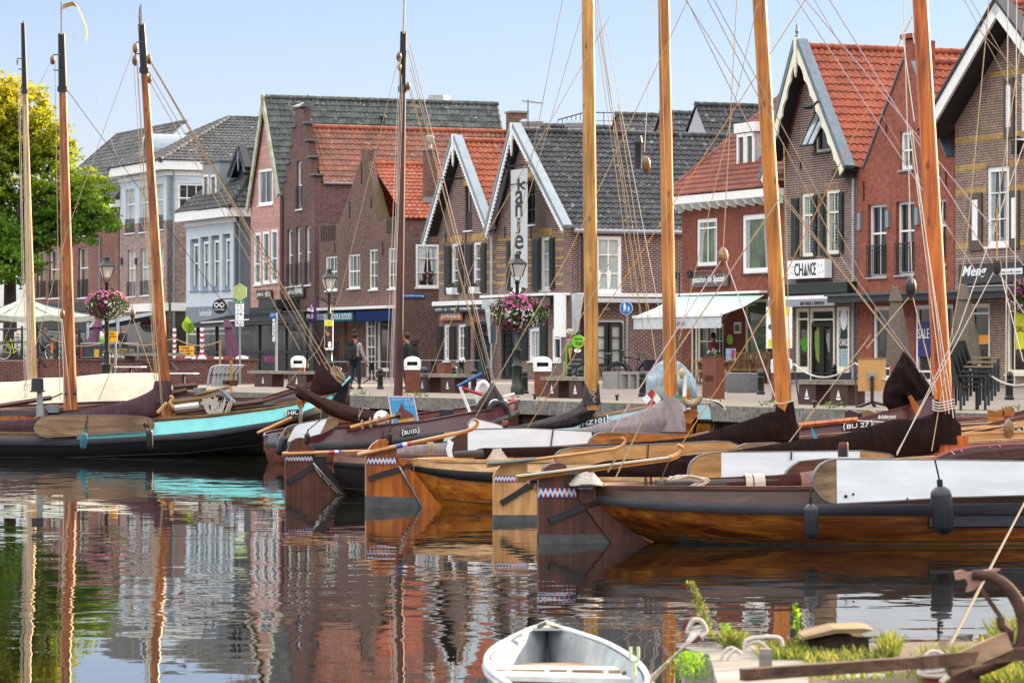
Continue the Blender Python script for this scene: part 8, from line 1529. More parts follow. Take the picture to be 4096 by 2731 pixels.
text(t,'hunkemöller',sp,(c[0]-rr*.78,c[1]-rr*.5,c[0]+rr*.78,c[1]-rr*.22),TEXTW,.06); obj('bracket',MB().bar(sp.pt(c[0],c[1]+rr,0),sp.pt(c[0],c[1]+rr,0)-N_*3+UP*.1,.05,.05),IRON,t)
bx(None,'blank_panel',sp,(sp.s_of(cG(246,0)[0]),sp.z_of((925,1278)),sp.s_of(cG(322,0)[0]),sp.z_of((925,1206))),GREYP,.0,-.06,label='plain grey rectangular panel right of the round black shop sign',cat='sign')
def postsign(px,d,zt_,label,plates,pole=.04,z=None):
    q=at_d(px,d,z); t=thing('route_sign',label,'sign',q); pl=Pl(q,V((.97,-.24,0))); obj('pole',MB().tube([q,V((q.x,q.y,pl.z_of((px,zt_))))],pole,8),mat('pole_grey2','8d9398',.4,metal=.3),t,smooth=True)
    for c_,r4,m_,txt,tm in plates:
        r=pl.rect(c_,*r4); bx(t,'plate',pl,r,m_,.07,.05)
        if txt: text(t,txt,pl,sub(r,.12,.18,.88,.82),tm,.074)
    return t,pl
SGN=mat('sign_green','17834f',.5); SBL=mat('sign_blue3','2a62ab',.5)
t,pl=postsign(cG(358,0)[0],120,cG(0,330)[1],'pole with stacked white and green cycle route plates',[(cG,(322,450,396,482),SGN,'2  ★',TEXTW),(cG,(322,483,396,540),WHITE,'↑ 5\n⇦ ⇨',SGN),(cG,(322,545,396,632),WHITE,'LF 8b\n→',SBL),(cG,(322,636,396,684),WHITE,'← 12',SBL)]); c=(pl.s_of(cG(362,0)[0]),pl.z_of(cG(362,378))); obj('hexagon_plate',MB().prism([pl.pt(c[0]+.29*math.cos(PI/6+PI/3*k),c[1]+.31*math.sin(PI/6+PI/3*k),.08) for k in range(6)],-pl.n*.02),mat('plate_lime','a9b877',.5,var=.3,scale=9),t)
postsign(cG(682,0)[0],112,cG(0,560)[1],'pole with a blue street sign and a narrow column of white route plates',[(cG,(632,562,692,604),SBL,'Oude Schans\n8 - 24',TEXTW)]+[(cG,(655,612+i*35,680,644+i*35),SGN if i==0 else WHITE,['1','↑','5','↰','↱','→'][i],SBL if i else TEXTW) for i in range(6)])
fl=L0.shift(.9); t=thing('purple_flag','purple and white cloth flag hanging on the corner of the step gabled house','flag',fl.at(cG(1005,680))); rows=[]
PT=[fl.at(cG(x,y),.12*i%.1) for i,(x,y) in enumerate(((1040,432),(1045,605),(1012,682),(970,655)))]; obj('cloth',MB().prism(PT,B_*.01),cloth('flag_purple','6b2f86',.03),t); obj('white_band',MB().prism([fl.at(cG(x,y),.13) for x,y in((1022,490),(1042,520),(1043,555),(1000,548))],B_*.01),WHITE,t); text(t,'BUI',fl,fl.rect(cG,985,575,1040,615),TEXTW,.14); text(t,'SP',fl,fl.rect(cG,1012,500,1042,535),mat('flag_letter','6b2f86'),.15); obj('pole',MB().bar(fl.at(cG(1045,425),0),fl.at(cG(1045,425),-.9)-UP*.3,.03,.03),IRON,t)
def flatboard(name,label,cat,c,r4,d,m,words=(),th=.03,group=None,t_=V((.97,-.24,0)),legs=None):
    pl=Pl(pd(c(r4[0],0)[0],d),t_); r=pl.rect(c,*r4); t=thing(name,label,cat,pl.pt((r[0]+r[2])/2,r[1],0),group); bx(t,'board',pl,r,m,0,-th)
    for s,f,mm,*k in words: text(t,s,pl,sub(r,*f),mm,.004,shear=k[0] if k else 0)
    if legs is not None: 
        for s in(lerp(r[0],r[2],.15),lerp(r[0],r[2],.85)): obj('leg',MB().box(pl.pt(s-.03,legs,-.01),pl.t*.06,UP*(r[1]-legs),-pl.n*.04),GREYP,t)
    return t,pl,r
YS=mat('sign_yellow','f0a80a',.5,var=.05)
t,pl,r=flatboard('detour_sign','yellow detour sign with black lettering beside the left flower lamp','sign',cF,(930,952,1050,1045),116,YS,[('omleiding\nvoetschoten\nvolg F',(.06,.1,.95,.9),TEXTB)],legs=.0); 
t,pl,r=flatboard('cyclist_sign','yellow sign with black lettering behind the potted banana plant','sign',cF,(1605,1082,1738,1172),130,YS,[('Tijdelijk\ngeen fietsers\ntoegestaan',(.06,.08,.95,.92),TEXTB)],legs=.86)
t,pl,r=flatboard('welcome_banner','dark blue welcome banner on a fence with gold and white lettering','banner',cF,(738,1085,1225,1212),131,mat('banner_navy','2b313b',.6),[('WELKOM IN',(.42,.55,.95,.85),mat('letter_gold','b3964a',.5)),('Spakenburg',(.36,.08,.98,.5),TEXTW,.2)]); b=MB(); b.tube(smoothpath([pl.pt(r[0]-.05,r[1]-.1,.05),pl.pt(r[0]-.05,r[3],.05),pl.pt(r[0]+.1,r[3]+.1,.05),pl.pt(r[2]-.1,r[3]+.1,.05),pl.pt(r[2]+.05,r[3],.05),pl.pt(r[2]+.05,r[1]-.1,.05)],4),.025,6); obj('fence_tube',b,ZINC,t); 
bx(t,'red_white_post',pl,(r[0]-.12,r[1],r[0]+.02,r[3]-.05),RED,.07,.03); bx(t,'yellow_mark',pl,sub(r,.22,.05,.31,.78),mat('mark_gold','c79a2a',.5),.01,0)
t,pl,r=flatboard('coffee_banner','white banner with hand lettering about coffee at the left edge','banner',cF,(128,955,190,1108),144,WHITE,[('VERSE\nKOFFIE',(.08,.42,.92,.72),TEXTB),('MET\nGEBAK',(.2,.05,.85,.3),TEXTB)]); ell(pl,r,.5,.86,.28,.08,.01,mat('cup_yellow','c9b23a',.5),'cup_drawing',t)
flatboard('direction_board','white board with a black arrow on the brick house at the left edge','sign',cF,(0,588,105,655),170,WHITE,[('←',(.45,.2,.95,.85),TEXTB)])
t,pl,r=flatboard('barrier_beam','red and white barrier board on the raised terrace wall','barrier',cF,(1585,1180,2090,1214),128,WHITE)
for a,e in((0,.14),(.52,.66),(.82,1)): bx(t,'red_field',pl,sub(r,a,.02,e,.98),RED,.006,-.0)
c=(pl.s_of(cF(1815,0)[0]),pl.z_of(cF(1815,1205))); rr=62/2.24/F*128; 
def half(rad_,off,m,nm): obj(nm,MB().prism([pl.pt(c[0]+rad_*math.cos(a),max(r[1],c[1]+rad_*math.sin(a)),off) for a in [PI*k/18 for k in range(19)]],-pl.n*.02),m,t)
half(rr,.05,RED,'round_sign'); half(rr*.72,.06,WHITE,'round_sign_field')
for x0,x1,y0,y1,l in((1547,1580,925,1142,'leftmost of three red and white striped poles'),(1792,1830,920,1127,'middle of three red and white striped poles'),(2042,2068,940,1127,'rightmost of three red and white striped poles, behind the purple parasol')):
    d=140; k=d/F/2.24; q=W(cF((x0+x1)/2,y1),d); q.z=ZT; t=thing('striped_pole',l,'pole',q,'red and white striped poles'); h=W(cF(0,y0),d).z-q.z; r_=(x1-x0)*k/2; obj('pole',MB().tube([q,q+UP*h],r_,12),WHITE,t,smooth=True); b=MB()
    for i in range(6):
        z=h*(i+.2)/6; b.rings([[q+UP*(z+dz+.14*math.sin(a)*.5)+V((r_*1.02*math.cos(a),r_*1.02*math.sin(a),0)) for a in [2*PI*j/14 for j in range(14)]] for dz in(0,h/12)],False)
    obj('stripe',b,RED,t,smooth=True,fix=False)
d=124; q=W(cF(1688,1245),d); t=thing('potted_banana','green banana plant in a black pot on the terrace wall','plant',q); k=d/F/2.24; obj('pot',MB().lathe(q,[(22*k,0),(30*k,50*k),(32*k,53*k)],12),BLACK,t,smooth=True); obj('stem',MB().tube([q+UP*.3,q+UP*1.25],.02,6),mat('stem_green','5d6b2c',.7),t); b=MB()
for a,l_,w_ in((1.1,.5,.16),(2.1,.6,.14),(1.7,.8,.13),(.6,.35,.12)):
    o_=q+UP*1.1; dx=V((math.cos(a)*.5,-.1,math.sin(a))).normalized(); sd=V((dx.z,0,-dx.x)); rows=[[o_+dx*(l_*f)+sd*(w_*math.sin(PI*min(1,f*.9+.08)))*s_-UP*(.25*f*f*l_) for s_ in(-1,0,1)] for f in [i/8 for i in range(9)]]; b.rings(rows,False,False)
obj('leaf',b,leafmat('banana_leaf','4f7a1a','7fa52c','a9c24a',.3),t,fix=False)
WPOST=wood('pale_post',['8a6a3e','a8854f','bd9c68'],sc=(4,4,.5),rough=.7)
for c_,x0,x1,y0,y1,d,l in((cF,955,980,1012,1190,118,'pale wooden post with rope beside the left flower lamp'),(cF,455,476,1012,1230,124,'pale wooden post at the stair rail'),(cG,170,190,800,1035,104,'pale wooden post left of the stacked aluminium chairs'),(cG,265,292,990,1195,98,'pale wooden post among the bows of the left boats')):
    k=d/F/2.24; q=W(c_((x0+x1)/2,y1),d); a=W(c_((x0+x1)/2,y0),d); t=thing('mooring_post',l,'post',q,'pale wooden posts along the left quay'); obj('post',MB().tube([q-UP*.3,a],(x1-x0)*k/2,10),WPOST,t,smooth=True)
for a,e,s_ in((cF(470,1020),cF(960,1040),60),(cF(985,1020),cF(1560,1010),70),(cF(1560,1010),cF(1970,1040),60)): 
    A_,E_=W(a,119),W(e,119); obj('hand_rope',MB().tube(sag(A_,E_,s_/2.24/F*119*.9,12),.022,6),ROPE,None,smooth=True,label={470:'sagging rope between the stair post and the flower lamp post',985:'sagging rope behind the turquoise boat mast',1560:'sagging rope in front of the striped poles'}[[470,985,1560][[cF(470,1020),cF(985,1020),cF(1560,1010)].index(a)]],cat='rope',group='sagging ropes of the left terrace')
t=thing('stair_rail','dark green tubular handrail of the terrace steps','railing',W(cF(500,1300),121)); b=MB(); d=121
for a,e in(((340,925),(565,1130)),((340,1045),(560,1245)),((510,1030),(510,1310)),((335,900),(335,1180)),((0,935),(335,930)),((0,1050),(335,1048)),((200,905),(200,1180)),((710,935),(710,1190)),((655,1190),(1000,1190)),((760,1190),(760,1330)),((965,1190),(965,1320)),((690,1335),(790,1330)),((660,1310),(700,1335))): b.tube([W(cF(*a),d),W(cF(*e),d)],.035 if a[0]!=e[0] else .05,8)
obj('tube',b,GREENP,t,smooth=True)
t=thing('terrace_bench','grey plank terrace bench on slanted brown plates above the brick wall','bench',W(cF(1350,1240),119)); P_=Pl(pd(cF(1080,0)[0],119),V((.97,-.24,0))); r=P_.rect(cF,1080,1145,1640,1172); bx(t,'seat',P_,r,GREY_W,.25,-.25); b=MB(); b.prism([P_.at(cF(*p),.1) for p in((1125,1172),(1190,1172),(1190,1240),(1130,1240))],-P_.n*.3); obj('leg',b,LEGB,t)
for pts in(((1285,1220),(1345,1230),(1350,1310),(1290,1310)),((1480,1225),(1530,1225),(1585,1300),(1500,1300))): obj('leg',MB().prism([P_.at(cF(*p),.1) for p in pts],-P_.n*.3),LEGB,t)
for x0,x1,y,l in((1045,1290,1270,'thin white topped table below the terrace wall, left one'),(1530,1760,1328,'thin white topped table below the terrace wall, right one')):
    P_=Pl(pd(cF(x0,0)[0],114),V((.97,-.24,0))); r=P_.rect(cF,x0,y-5,x1,y+5); t=thing('low_table',l,'table',P_.pt((r[0]+r[2])/2,0,0)); bx(t,'table_top',P_,r,WHITE,.25,-.25); obj('iron_foot',MB().tube([P_.pt((r[0]+r[2])/2,0,0),P_.pt((r[0]+r[2])/2,r[1],0)],.05,8).tube([P_.pt((r[0]+r[2])/2-.3,.02,0),P_.pt((r[0]+r[2])/2+.3,.02,0)],.03,6),IRON,t)
t=thing('quay_box','grey mooring machinery box on the brick wall at the far left','box',W(cF(100,1370),120)); o_=W(cF(60,1400),120); obj('box',MB().box(o_,V((.33,0,0)),V((0,.3,0)),UP*.36),mat('box_dark','3a3d42',.6),t); obj('lid',MB().lathe(o_+V((.18,.15,.36)),[(.1,0),(.1,.1),(.16,.12),(.15,.2)],12),mat('box_dark','3a3d42'),t,smooth=True)
for i in range(6):
    d=101+i*.35; o_=W(cK(1770+i*36,205),d); k=d/F/2.138; t=thing('aluminium_chair','stacked aluminium chair with black webbing by the bench, %s of the stack'%['frontmost','second','third','fourth','fifth','rearmost'][i],'chair',o_,'stacked aluminium chairs'); b=MB(); 
    for dy in(0,.42): b.tube(smoothpath([o_+V((0,dy,0)),o_+V((14*k,dy,95*k)),o_+V((35*k,dy,160*k)),o_+V((80*k,dy,178*k)),o_+V((130*k,dy,182*k))],4),.018,6); b.tube([o_+V((60*k,dy,0)),o_+V((62*k,dy,105*k)),o_+V((110*k,dy,170*k))],.018,6)
    obj('frame',b,mat('aluminium','b9bcbf',.3,metal=.7),t,smooth=True); obj('seat',MB().box(o_+V((14*k,0,98*k)),V((60*k,0,6*k)),V((0,.42,0)),UP*.02),BLACK,t)
t,pl,r=flatboard('event_poster','large white poster with yellow corner squares behind the amber mast','poster',cI,(1488,510,1722,880),96,WHITE,t_=V((.97,-.2,0)))
for f in((.1,.8,.3,.99),(.75,.8,.9,.99),(.09,.03,.27,.22),(.75,.03,.9,.22)): bx(t,'yellow_square',pl,sub(r,*f),mat('poster_yellow2','d4d60f',.5),.006,0)
ell(pl,r,.16,.52,.08,.06,.008,mat('print_grey','55585a',.6),'print',t); obj('pole',MB().tube([pl.pt(lerp(r[0],r[2],.5),gz(18),-.1),pl.pt(lerp(r[0],r[2],.5),r[3],-.1)],.05,8),GREENP,t)
t,pl,r=flatboard('chalk_board','black chalk board in a lime green frame with an ice cream cone and oval sign','sign',cH,(1488,838,1652,1160),121,mat('frame_lime','6fb71c',.5),t_=V((.9,-.43,0)))
r2=sub(r,.06,.03,1.0,.96); bx(t,'chalk_field',pl,r2,BLACK,.01,0)
for s_,f in(('IJSTAARTEN',(.35,.52,.85,.58)),('HALVE LITERS IJS',(.15,.4,.85,.46)),('IJSKOFFIE',(.4,.26,.8,.3)),('CRUSHED ICE & SLUSH',(.12,.19,.9,.24)),('APPELTAART',(.35,.07,.8,.12))): text(t,s_,pl,sub(r,*f),mat('chalk','a9aaa6',.8),.016)
def cone_at(x,y): return pl.at(cH(x,y),.05)
k=121/F/2.24
obj('cone',MB().prism([cone_at(1505,870),cone_at(1550,870),cone_at(1530,992)],-pl.n*.04),mat('wafer','b98a4a',.6,var=.3,scale=14),t)
for x,y,rr_,cl_ in((1527,730,34,'b4bdaa'),(1527,775,30,'7a3f28'),(1525,812,31,'b573a0'),(1525,850,30,'4f9a4a')): obj('ice_scoop',MB().ball(cone_at(x,y),rr_*k,12,8,1,.35,.8),mat('scoop_'+cl_,cl_,.6),t,smooth=True)
c=pl.at(cH(1602,820),.06); obj('oval_sign',MB().prism([c+pl.t*(58*k*math.cos(a)/.9)+UP*(60*k*math.sin(a)) for a in [2*PI*i/26 for i in range(26)]],-pl.n*.03),mat('frame_lime','6fb71c'),t); text(t,'De Spatel',pl,pl.rect(cH,1580,815,1648,862),TEXTB,.065,shear=.2); text(t,"IJssalon",pl,pl.rect(cH,1572,785,1648,808),TEXTB,.065,shear=.2)
ell(pl,r,.64,.81,.2,.06,.02,TEXTW,'cup_drawing',t)
q=onq((3490,1628)); pl=Pl(q,V((.99,-.1,0))); r=pl.rect(cJ,527,978,780,1264); t=thing('notice_board','tan back of a notice board on a black three legged stand','notice board',q); bx(t,'board',pl,r,mat('board_tan','b98c55',.7,var=.08),.0,-.04); bx(t,'edge',pl,(r[0]-.01,r[3],r[2]+.01,r[3]+.03),mat('board_edge','8d6a40',.7),.01,-.05); m_=pl.s_of(cJ(655,0)[0]); bx(t,'clamp',pl,pl.rect(cJ,622,1092,680,1148),ZINC,.05,.0)
b=MB(); c=pl.pt(m_,pl.z_of(cJ(662,1360)),.06); b.tube([pl.pt(m_,r[1]+.3,.06),c],.035,8)
for x,y in((-.33,-.3),(.42,-.2),(.1,.4)): b.bar(c,V((c.x+x,c.y+y,q.z)),.05,.05)
obj('stand',b,BLACK,t)
for i in range(5):
    d=74; k=d/F/2.24; t=None; dz=i*.085; q=onq((3840,1641)); o_=q+V((.07*i*1.1,.12*i,dz)); o_.z=q.z+dz; t=thing('garden_chair',['lowest of the stacked black garden chairs','second lowest of the stacked black garden chairs','middle of the stacked black garden chairs','second highest of the stacked black garden chairs','topmost of the stacked black garden chairs'][i],'chair',o_,'stacked black garden chairs'); kx_,ky_=V((.9,.2,0)),V((-.2,.9,0)); w_=.5
    for x,y in((0,0),(.52,0),(0,.5),(.52,.5)): 
        h=.62 if x>.3 else .45; obj('leg',MB().box(o_+kx_*x+ky_*y,kx_*.045,ky_*.045,UP*h),DARKG,t)
    obj('seat',MB().box(o_+UP*.42,kx_*.55,ky_*.53,UP*.04),BLACK,t); bk=MB(); bk.prism([o_+UP*.44,o_+ky_*.52+UP*.44,o_+ky_*.52-kx_*.16+UP*.95,o_-kx_*.16+UP*.95],-kx_*.03); obj('backrest',bk,mat('chair_mesh','232427',.7),t)
    for y in(0,.5): obj('armrest',MB().box(o_+ky_*y+UP*.62-kx_*.05,kx_*.62,ky_*.05,UP*.035),mat('armrest_wood','7d6a55',.6) if i>1 else DARKG,t)
FP=[(cI(1738,1020),cI(1790,1420)),(cJ(503,1012),cJ(513,1432)),(cJ(1612,1030),cJ(1606,1460))]; tops=[]
for (a,e),d,l in zip(FP,(72.5,69.5,65.5),('thin iron fence post right of the amber mast','thin iron fence post before the tan notice board','thin iron fence post before the stacked garden chairs')):
    A_,E_=W(a,d),W(e,d); tops.append(A_); t=thing('fence_post',l,'post',E_,'thin iron posts of the rope fence'); obj('rod',MB().tube([E_,A_],.016,6),mat('rod_rust','4a3c38',.7),t); obj('eye',MB().tube([A_+V((.03*math.cos(x),0,.03+.03*math.sin(x))) for x in [2*PI*i/10 for i in range(11)]],.008,5),IRON,t)
E2=W(cJ(2060,1195),63.5); st_=W(cI(1700,1100),73)
for a,e,s_,l in((st_,tops[0],.03,'short grey rope end right of the amber mast'),(tops[0],tops[1],.28,'sagging grey rope between the two left fence posts'),(tops[1],tops[2],.42,'sagging grey rope passing behind the brown bow cover'),(tops[2],E2,.16,'grey rope running to the right edge')): obj('fence_rope',MB().tube(sag(a,e,s_,16),.02,6),ROPEG,None,smooth=True,label=l,cat='rope',group='ropes of the quay fence')
for x,y in((2139,1597),(2468,1600),(2838,1610),(3257,1628),(2060,1597)): pass
CL=[((2139,1598),'small iron mooring ring left of the tall light mast'),((2468,1603),'small iron mooring pin under the bicycles'),((2838,1613),'small iron mooring pin below the rust brown pillar'),((3258,1632),'small iron mooring pin under the shop bench')]
q=onq(CL[0][0],0); t=thing('mooring_pin',CL[0][1],'mooring pin',q,'small iron mooring pins on the quay edge'); obj('pin',MB().lathe(q,[(.03,0),(.03,.1),(.06,.11),(.06,.13),(.02,.15)],8),IRON,t)
for p,l in CL[1:]: dup(t,onq(p,0),l)
rnd=random.Random(12); b=MB()
for x in(1450,1600,1680,1960,2850,3080,3330,4040,2700):
    for k in range(34): q=onq((x+rnd.gauss(0,22),1426+.0286*(x+3950)+1.5+rnd.uniform(-3,1)),0); leaf(b,q+UP*rnd.uniform(.02,.14),.06,rnd,.5)
obj('quay_weeds',b,leafmat('weed_leaf','39491f','566a2c','7a8a40',.3),kind='stuff',fix=False,label='tufts of weeds along the quay edge')
q=onq((2040,1590)); t=thing('hand_trolley','small folded hand trolley with two wheels near the flower basket lamp','trolley',q)
obj('plate',MB().prism([W(cH(*p),q.y) for p in((925,1300),(1025,1275),(1030,1290),(930,1316))],V((0,.3,0))),WHITE,t)
for x in(1010,1055): c=W(cH(x,1322),q.y); obj('wheel',MB().tube([c,c+V((0,.05,0))],.055,12),GREYP,t)
def bird(c,s,m,label,fl=1):
    t=thing('bird',label,'bird',c); rows=[]
    for x,z,r in((-.9,.12,.03),(-.55,.1,.12),(-.1,.12,.26),(.3,.22,.27),(.55,.42,.17),(.72,.6,.17),(.88,.64,.12),(1.0,.6,.05),(1.15,.57,.01)): rows.append([c+V((fl*x*s,r*s*math.cos(a),(z+.25)*s+r*s*math.sin(a))) for a in [2*PI*i/8 for i in range(8)]])
    obj('body',MB().rings(rows),m,t,smooth=True); obj('leg',MB().tube([c+V((.05*s,.06*s,.2*s)),c+V((.08*s,.06*s,0))],.02*s,5).tube([c+V((.0,-.06*s,.2*s)),c+V((.03*s,-.06*s,0))],.02*s,5),mat('bird_leg','7a5a3a',.7),t); return t
bird(W(cB(332,233),155),.26,mat('gull_white','c3c5c6',.7),'white gull on top of the stepped gable',1)
bird(W(cB(380,170),158),.2,mat('pigeon_brown','6d5f55',.7),'brown pigeon on the mossy ridge',1)
bird(W(cD(1110,252),110.5),.33,mat('crow_black','15161a',.6),'black crow figure under the cream bargeboard',1)
def tree(label,base,crown,leafm,seed,trunk_r=.3,nleaf=26000,sz=.16,name='linden_tree'):
    """crown: list of (centre, rx, ry, rz) lobes"""
    rnd=random.Random(seed); t=thing(name,label,'tree',base); b=MB(); cc=sum((c for c,*_ in crown),V((0,0,0)))/len(crown); fork=base.lerp(V((base.x,base.y,cc.z)),.55)
    b.tube([base-UP*.2,base+UP*.4,fork],[trunk_r*1.4,trunk_r,trunk_r*.75],10); ends=[]
    for c,rx,ry,rz in crown:
        mid=fork.lerp(c,.5)+V((rnd.gauss(0,.3),rnd.gauss(0,.3),.3)); b.tube(smoothpath([fork-UP*.3,mid,c],4),[trunk_r*.5*(1-.09*i) for i in range(9)],7)
        for k in range(7): 
            e=c+V((rnd.uniform(-1,1)*rx,rnd.uniform(-1,1)*ry,rnd.uniform(-.7,1)*rz))*.8; b.tube([c.lerp(mid,rnd.uniform(0,.5)),c.lerp(e,.5)+UP*.1,e],[.09,.05,.015],5)
    obj('trunk',b,mat('bark','3b3128',.9,var=.4,scale=6,sc=(4,4,1),bump=.02),t,smooth=True); lf=MB(); vol=[rx*ry*rz for _,rx,ry,rz in crown]; tot=sum(vol)
    for (c,rx,ry,rz),v in zip(crown,vol):
        n=int(nleaf*v/tot/40)
        for k in range(n):
            u=rnd.uniform(0,2*PI); z=rnd.uniform(-1,1); q=math.sqrt(1-z*z); rr=rnd.uniform(.25,1.2)**.45
            p=c+V((q*math.cos(u)*rx,q*math.sin(u)*ry,z*rz))*rr; cr=rnd.uniform(.22,.42)
            for j in range(40): d_=V((rnd.gauss(0,1),rnd.gauss(0,1),rnd.gauss(0,.55))); leaf(lf,p+d_*cr*.55,sz,rnd)
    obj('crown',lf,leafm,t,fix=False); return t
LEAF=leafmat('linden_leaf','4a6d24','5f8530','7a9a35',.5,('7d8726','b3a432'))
D=150; lob=[]
for x,y,rx,rz in((-60,420,150,130),(60,430,130,120),(150,560,120,130),(10,640,170,150),(-120,700,160,200),(220,760,110,110),(300,820,120,110),(385,875,88,92),(100,850,160,130),(0,960,170,110),(-150,960,160,160),(190,930,110,80),(350,765,100,90),(40,1060,130,70),(225,600,95,105)):
    lob.append((W((x,y),D+R.uniform(-2,2)),rx/F*D,rx/F*D*.9,rz/F*D))
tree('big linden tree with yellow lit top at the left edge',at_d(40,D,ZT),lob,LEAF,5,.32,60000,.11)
def skinned(name,pts,edges,m,parent,sub=2,root=0):
    off=woff(parent); me=bpy.data.meshes.new(name); me.from_pydata([p-off for p,_ in pts],edges,[]); o=bpy.data.objects.new(name,me); COL.objects.link(o); md=o.modifiers.new('s','SKIN'); md.use_smooth_shade=True; sb_=o.modifiers.new('u','SUBSURF'); sb_.levels=sb_.render_levels=sub
    for v,(p,r) in zip(me.skin_vertices[0].data,pts): v.radius=(r,r) if not isinstance(r,tuple) else r
    for k,v in enumerate(me.skin_vertices[0].data): v.use_root=(k==root)
    dg=bpy.context.evaluated_depsgraph_get(); nm=bpy.data.meshes.new_from_object(o.evaluated_get(dg)); bpy.data.objects.remove(o); nm.materials.clear(); nm.materials.append(m); nm.polygons.foreach_set('use_smooth',[True]*len(nm.polygons)); n=bpy.data.objects.new(name,nm); COL.objects.link(n); n.parent=parent; return n
SKIN=mat('skin','9c6a50',.55,var=.12,scale=12)
def person(label,q,h,face,top,legs,topm,legm,hairm,shoe,bun=False,stride=.12,arms=((.22,.02,.8),(-.22,.05,.8)),sit=False,bald=False):
    """face = plan direction; joints scale with height h"""
    f=V((face[0],face[1],0)).normalized(); s=f.cross(UP); k=h/1.7; t=thing('person',label,'person',q); P=lambda x,y,z:q+(s*x+f*y+UP*z)*k
    dz=-.42 if sit else 0
    ft=lambda sg:(P(.09*sg,stride*sg,.06),P(.1*sg,(.02+stride*.5*sg) if not sit else .42,.48))
    J=[(P(0,0,.92+dz),.13*k),(P(0,.0,1.15+dz),.125*k),(P(0,0,1.36+dz),.14*k),(P(0,.01,1.47+dz),.055*k),(P(0,.03,1.56+dz),.075*k),(P(0,.03,1.66+dz),.07*k)]; E=[(0,1),(1,2),(2,3),(3,4),(4,5)]; arm=[];leg=[]
    for sg,(ax,ay,az) in zip((1,-1),arms):
        i=len(J); J+=[(P(.17*sg,0,1.38+dz),.055*k),(P(.23*sg,ay-.04,1.1+dz),.043*k),(P(ax,ay+.06,az+.04+dz),.03*k),(P(ax,ay+.09,az-.05+dz),.034*k)]; E+=[(2,i),(i,i+1),(i+1,i+2),(i+2,i+3)]
        for j in range(4): J.append((P(ax+(j-1.5)*.016,ay+.12+.01*(j%2),az-.13-.01*(1-abs(j-1.5))+dz),.008*k)); E.append((i+3,len(J)-1))
        J.append((P(ax-.03*sg,ay+.13,az-.07+dz),.009*k)); E.append((i+3,len(J)-1))
        a_,kn=ft(sg); i2=len(J); hip=P(.09*sg,.0,.88+dz); an=P(.1*sg,stride*sg+(.4 if sit else 0),.08); J+=[(hip,.095*k),(kn,.065*k),(an,.045*k)]; E+=[(0,i2),(i2,i2+1),(i2+1,i2+2)]; arm.append((i,sg)); leg.append(i2)
    skinned('body',J,E,SKIN,t)
    L=[(J[0][0],J[0][1]*1.1)]; EE=[]
    for i in leg: j=len(L); L+=[(J[i][0],J[i][1]*1.15),(J[i+1][0],J[i+1][1]*1.2),(J[i+2][0].lerp(J[i+1][0],.12),J[i+2][1]*1.25)]; EE+=[(0,j),(j,j+1),(j+1,j+2)]
    skinned('trousers',L,EE,legm,t)
    L=[(P(0,0,.86+dz),.165*k),(P(0,0,1.12+dz),.15*k),(P(0,0,1.36+dz),.165*k),(P(0,.0,1.43+dz),.08*k)]; EE=[(0,1),(1,2),(2,3)]
    for i,sg in arm: j=len(L); L+=[(J[i][0],.075*k),(J[i+1][0],.062*k),(J[i+2][0].lerp(J[i+1][0],.1),.045*k)]; EE+=[(2,j),(j,j+1),(j+1,j+2)]
    skinned('jumper',L,EE,topm,t,root=1)
    for i in leg: a_=J[i+2][0]; a_=V((a_.x,a_.y,q.z)); obj('shoe',MB().rings([[a_+f*y*k+s*(w*math.cos(x)*k)+UP*(max(0,hh*math.sin(x))*k) for x in [2*PI*n_/10 for n_ in range(10)]] for y,w,hh in((-.09,.02,.05),(-.06,.045,.1),(.02,.045,.1),(.12,.045,.06),(.18,.02,.03))]),shoe,t,smooth=True)
    if not bald: obj('hair',MB().ball(P(0,-.005,1.66+dz),.1*k,12,8,1,1.05,1.05),hairm,t,smooth=True)
    fc=MB().ball(P(0,.115,1.6+dz),.018*k,6,4,1,1,1.4)
    for sg in(-1,1): fc.ball(P(.085*sg,.02,1.6+dz),.022*k,6,4,.5,1,1.4)
    obj('nose_and_ears',fc,SKIN,t,smooth=True); ey=MB()
    for sg in(-1,1): ey.ball(P(.032*sg,.098,1.625+dz),.011*k,6,4)
    obj('eye',ey,mat('eye_dark','1d1512',.4),t); obj('mouth',MB().bar(P(-.025,.1,1.555+dz),P(.025,.1,1.555+dz),.012,.01),mat('lip','7d3f38',.5),t)
    if bun: obj('hair_bun',MB().ball(P(0,-.04,1.8+dz),.065*k,10,7),hairm,t,smooth=True)
    return t,P
wq=onq((1420,1556)); HAIR=mat('hair_dark','2a1712',.7,var=.4,scale=14); JN=mat('jeans_navy','1c222e',.8,var=.2)
pt,P=person('woman with a hair bun, pale patterned top, dark trousers and black backpack',wq,1.64,(.5,.86),None,None,mat('top_pale','b3a8a3',.8,var=.35,scale=17,dark=(.1,.09,.1)),JN,HAIR,BLACK,True,.1,((.3,.1,.82),(-.3,-.02,.84)))
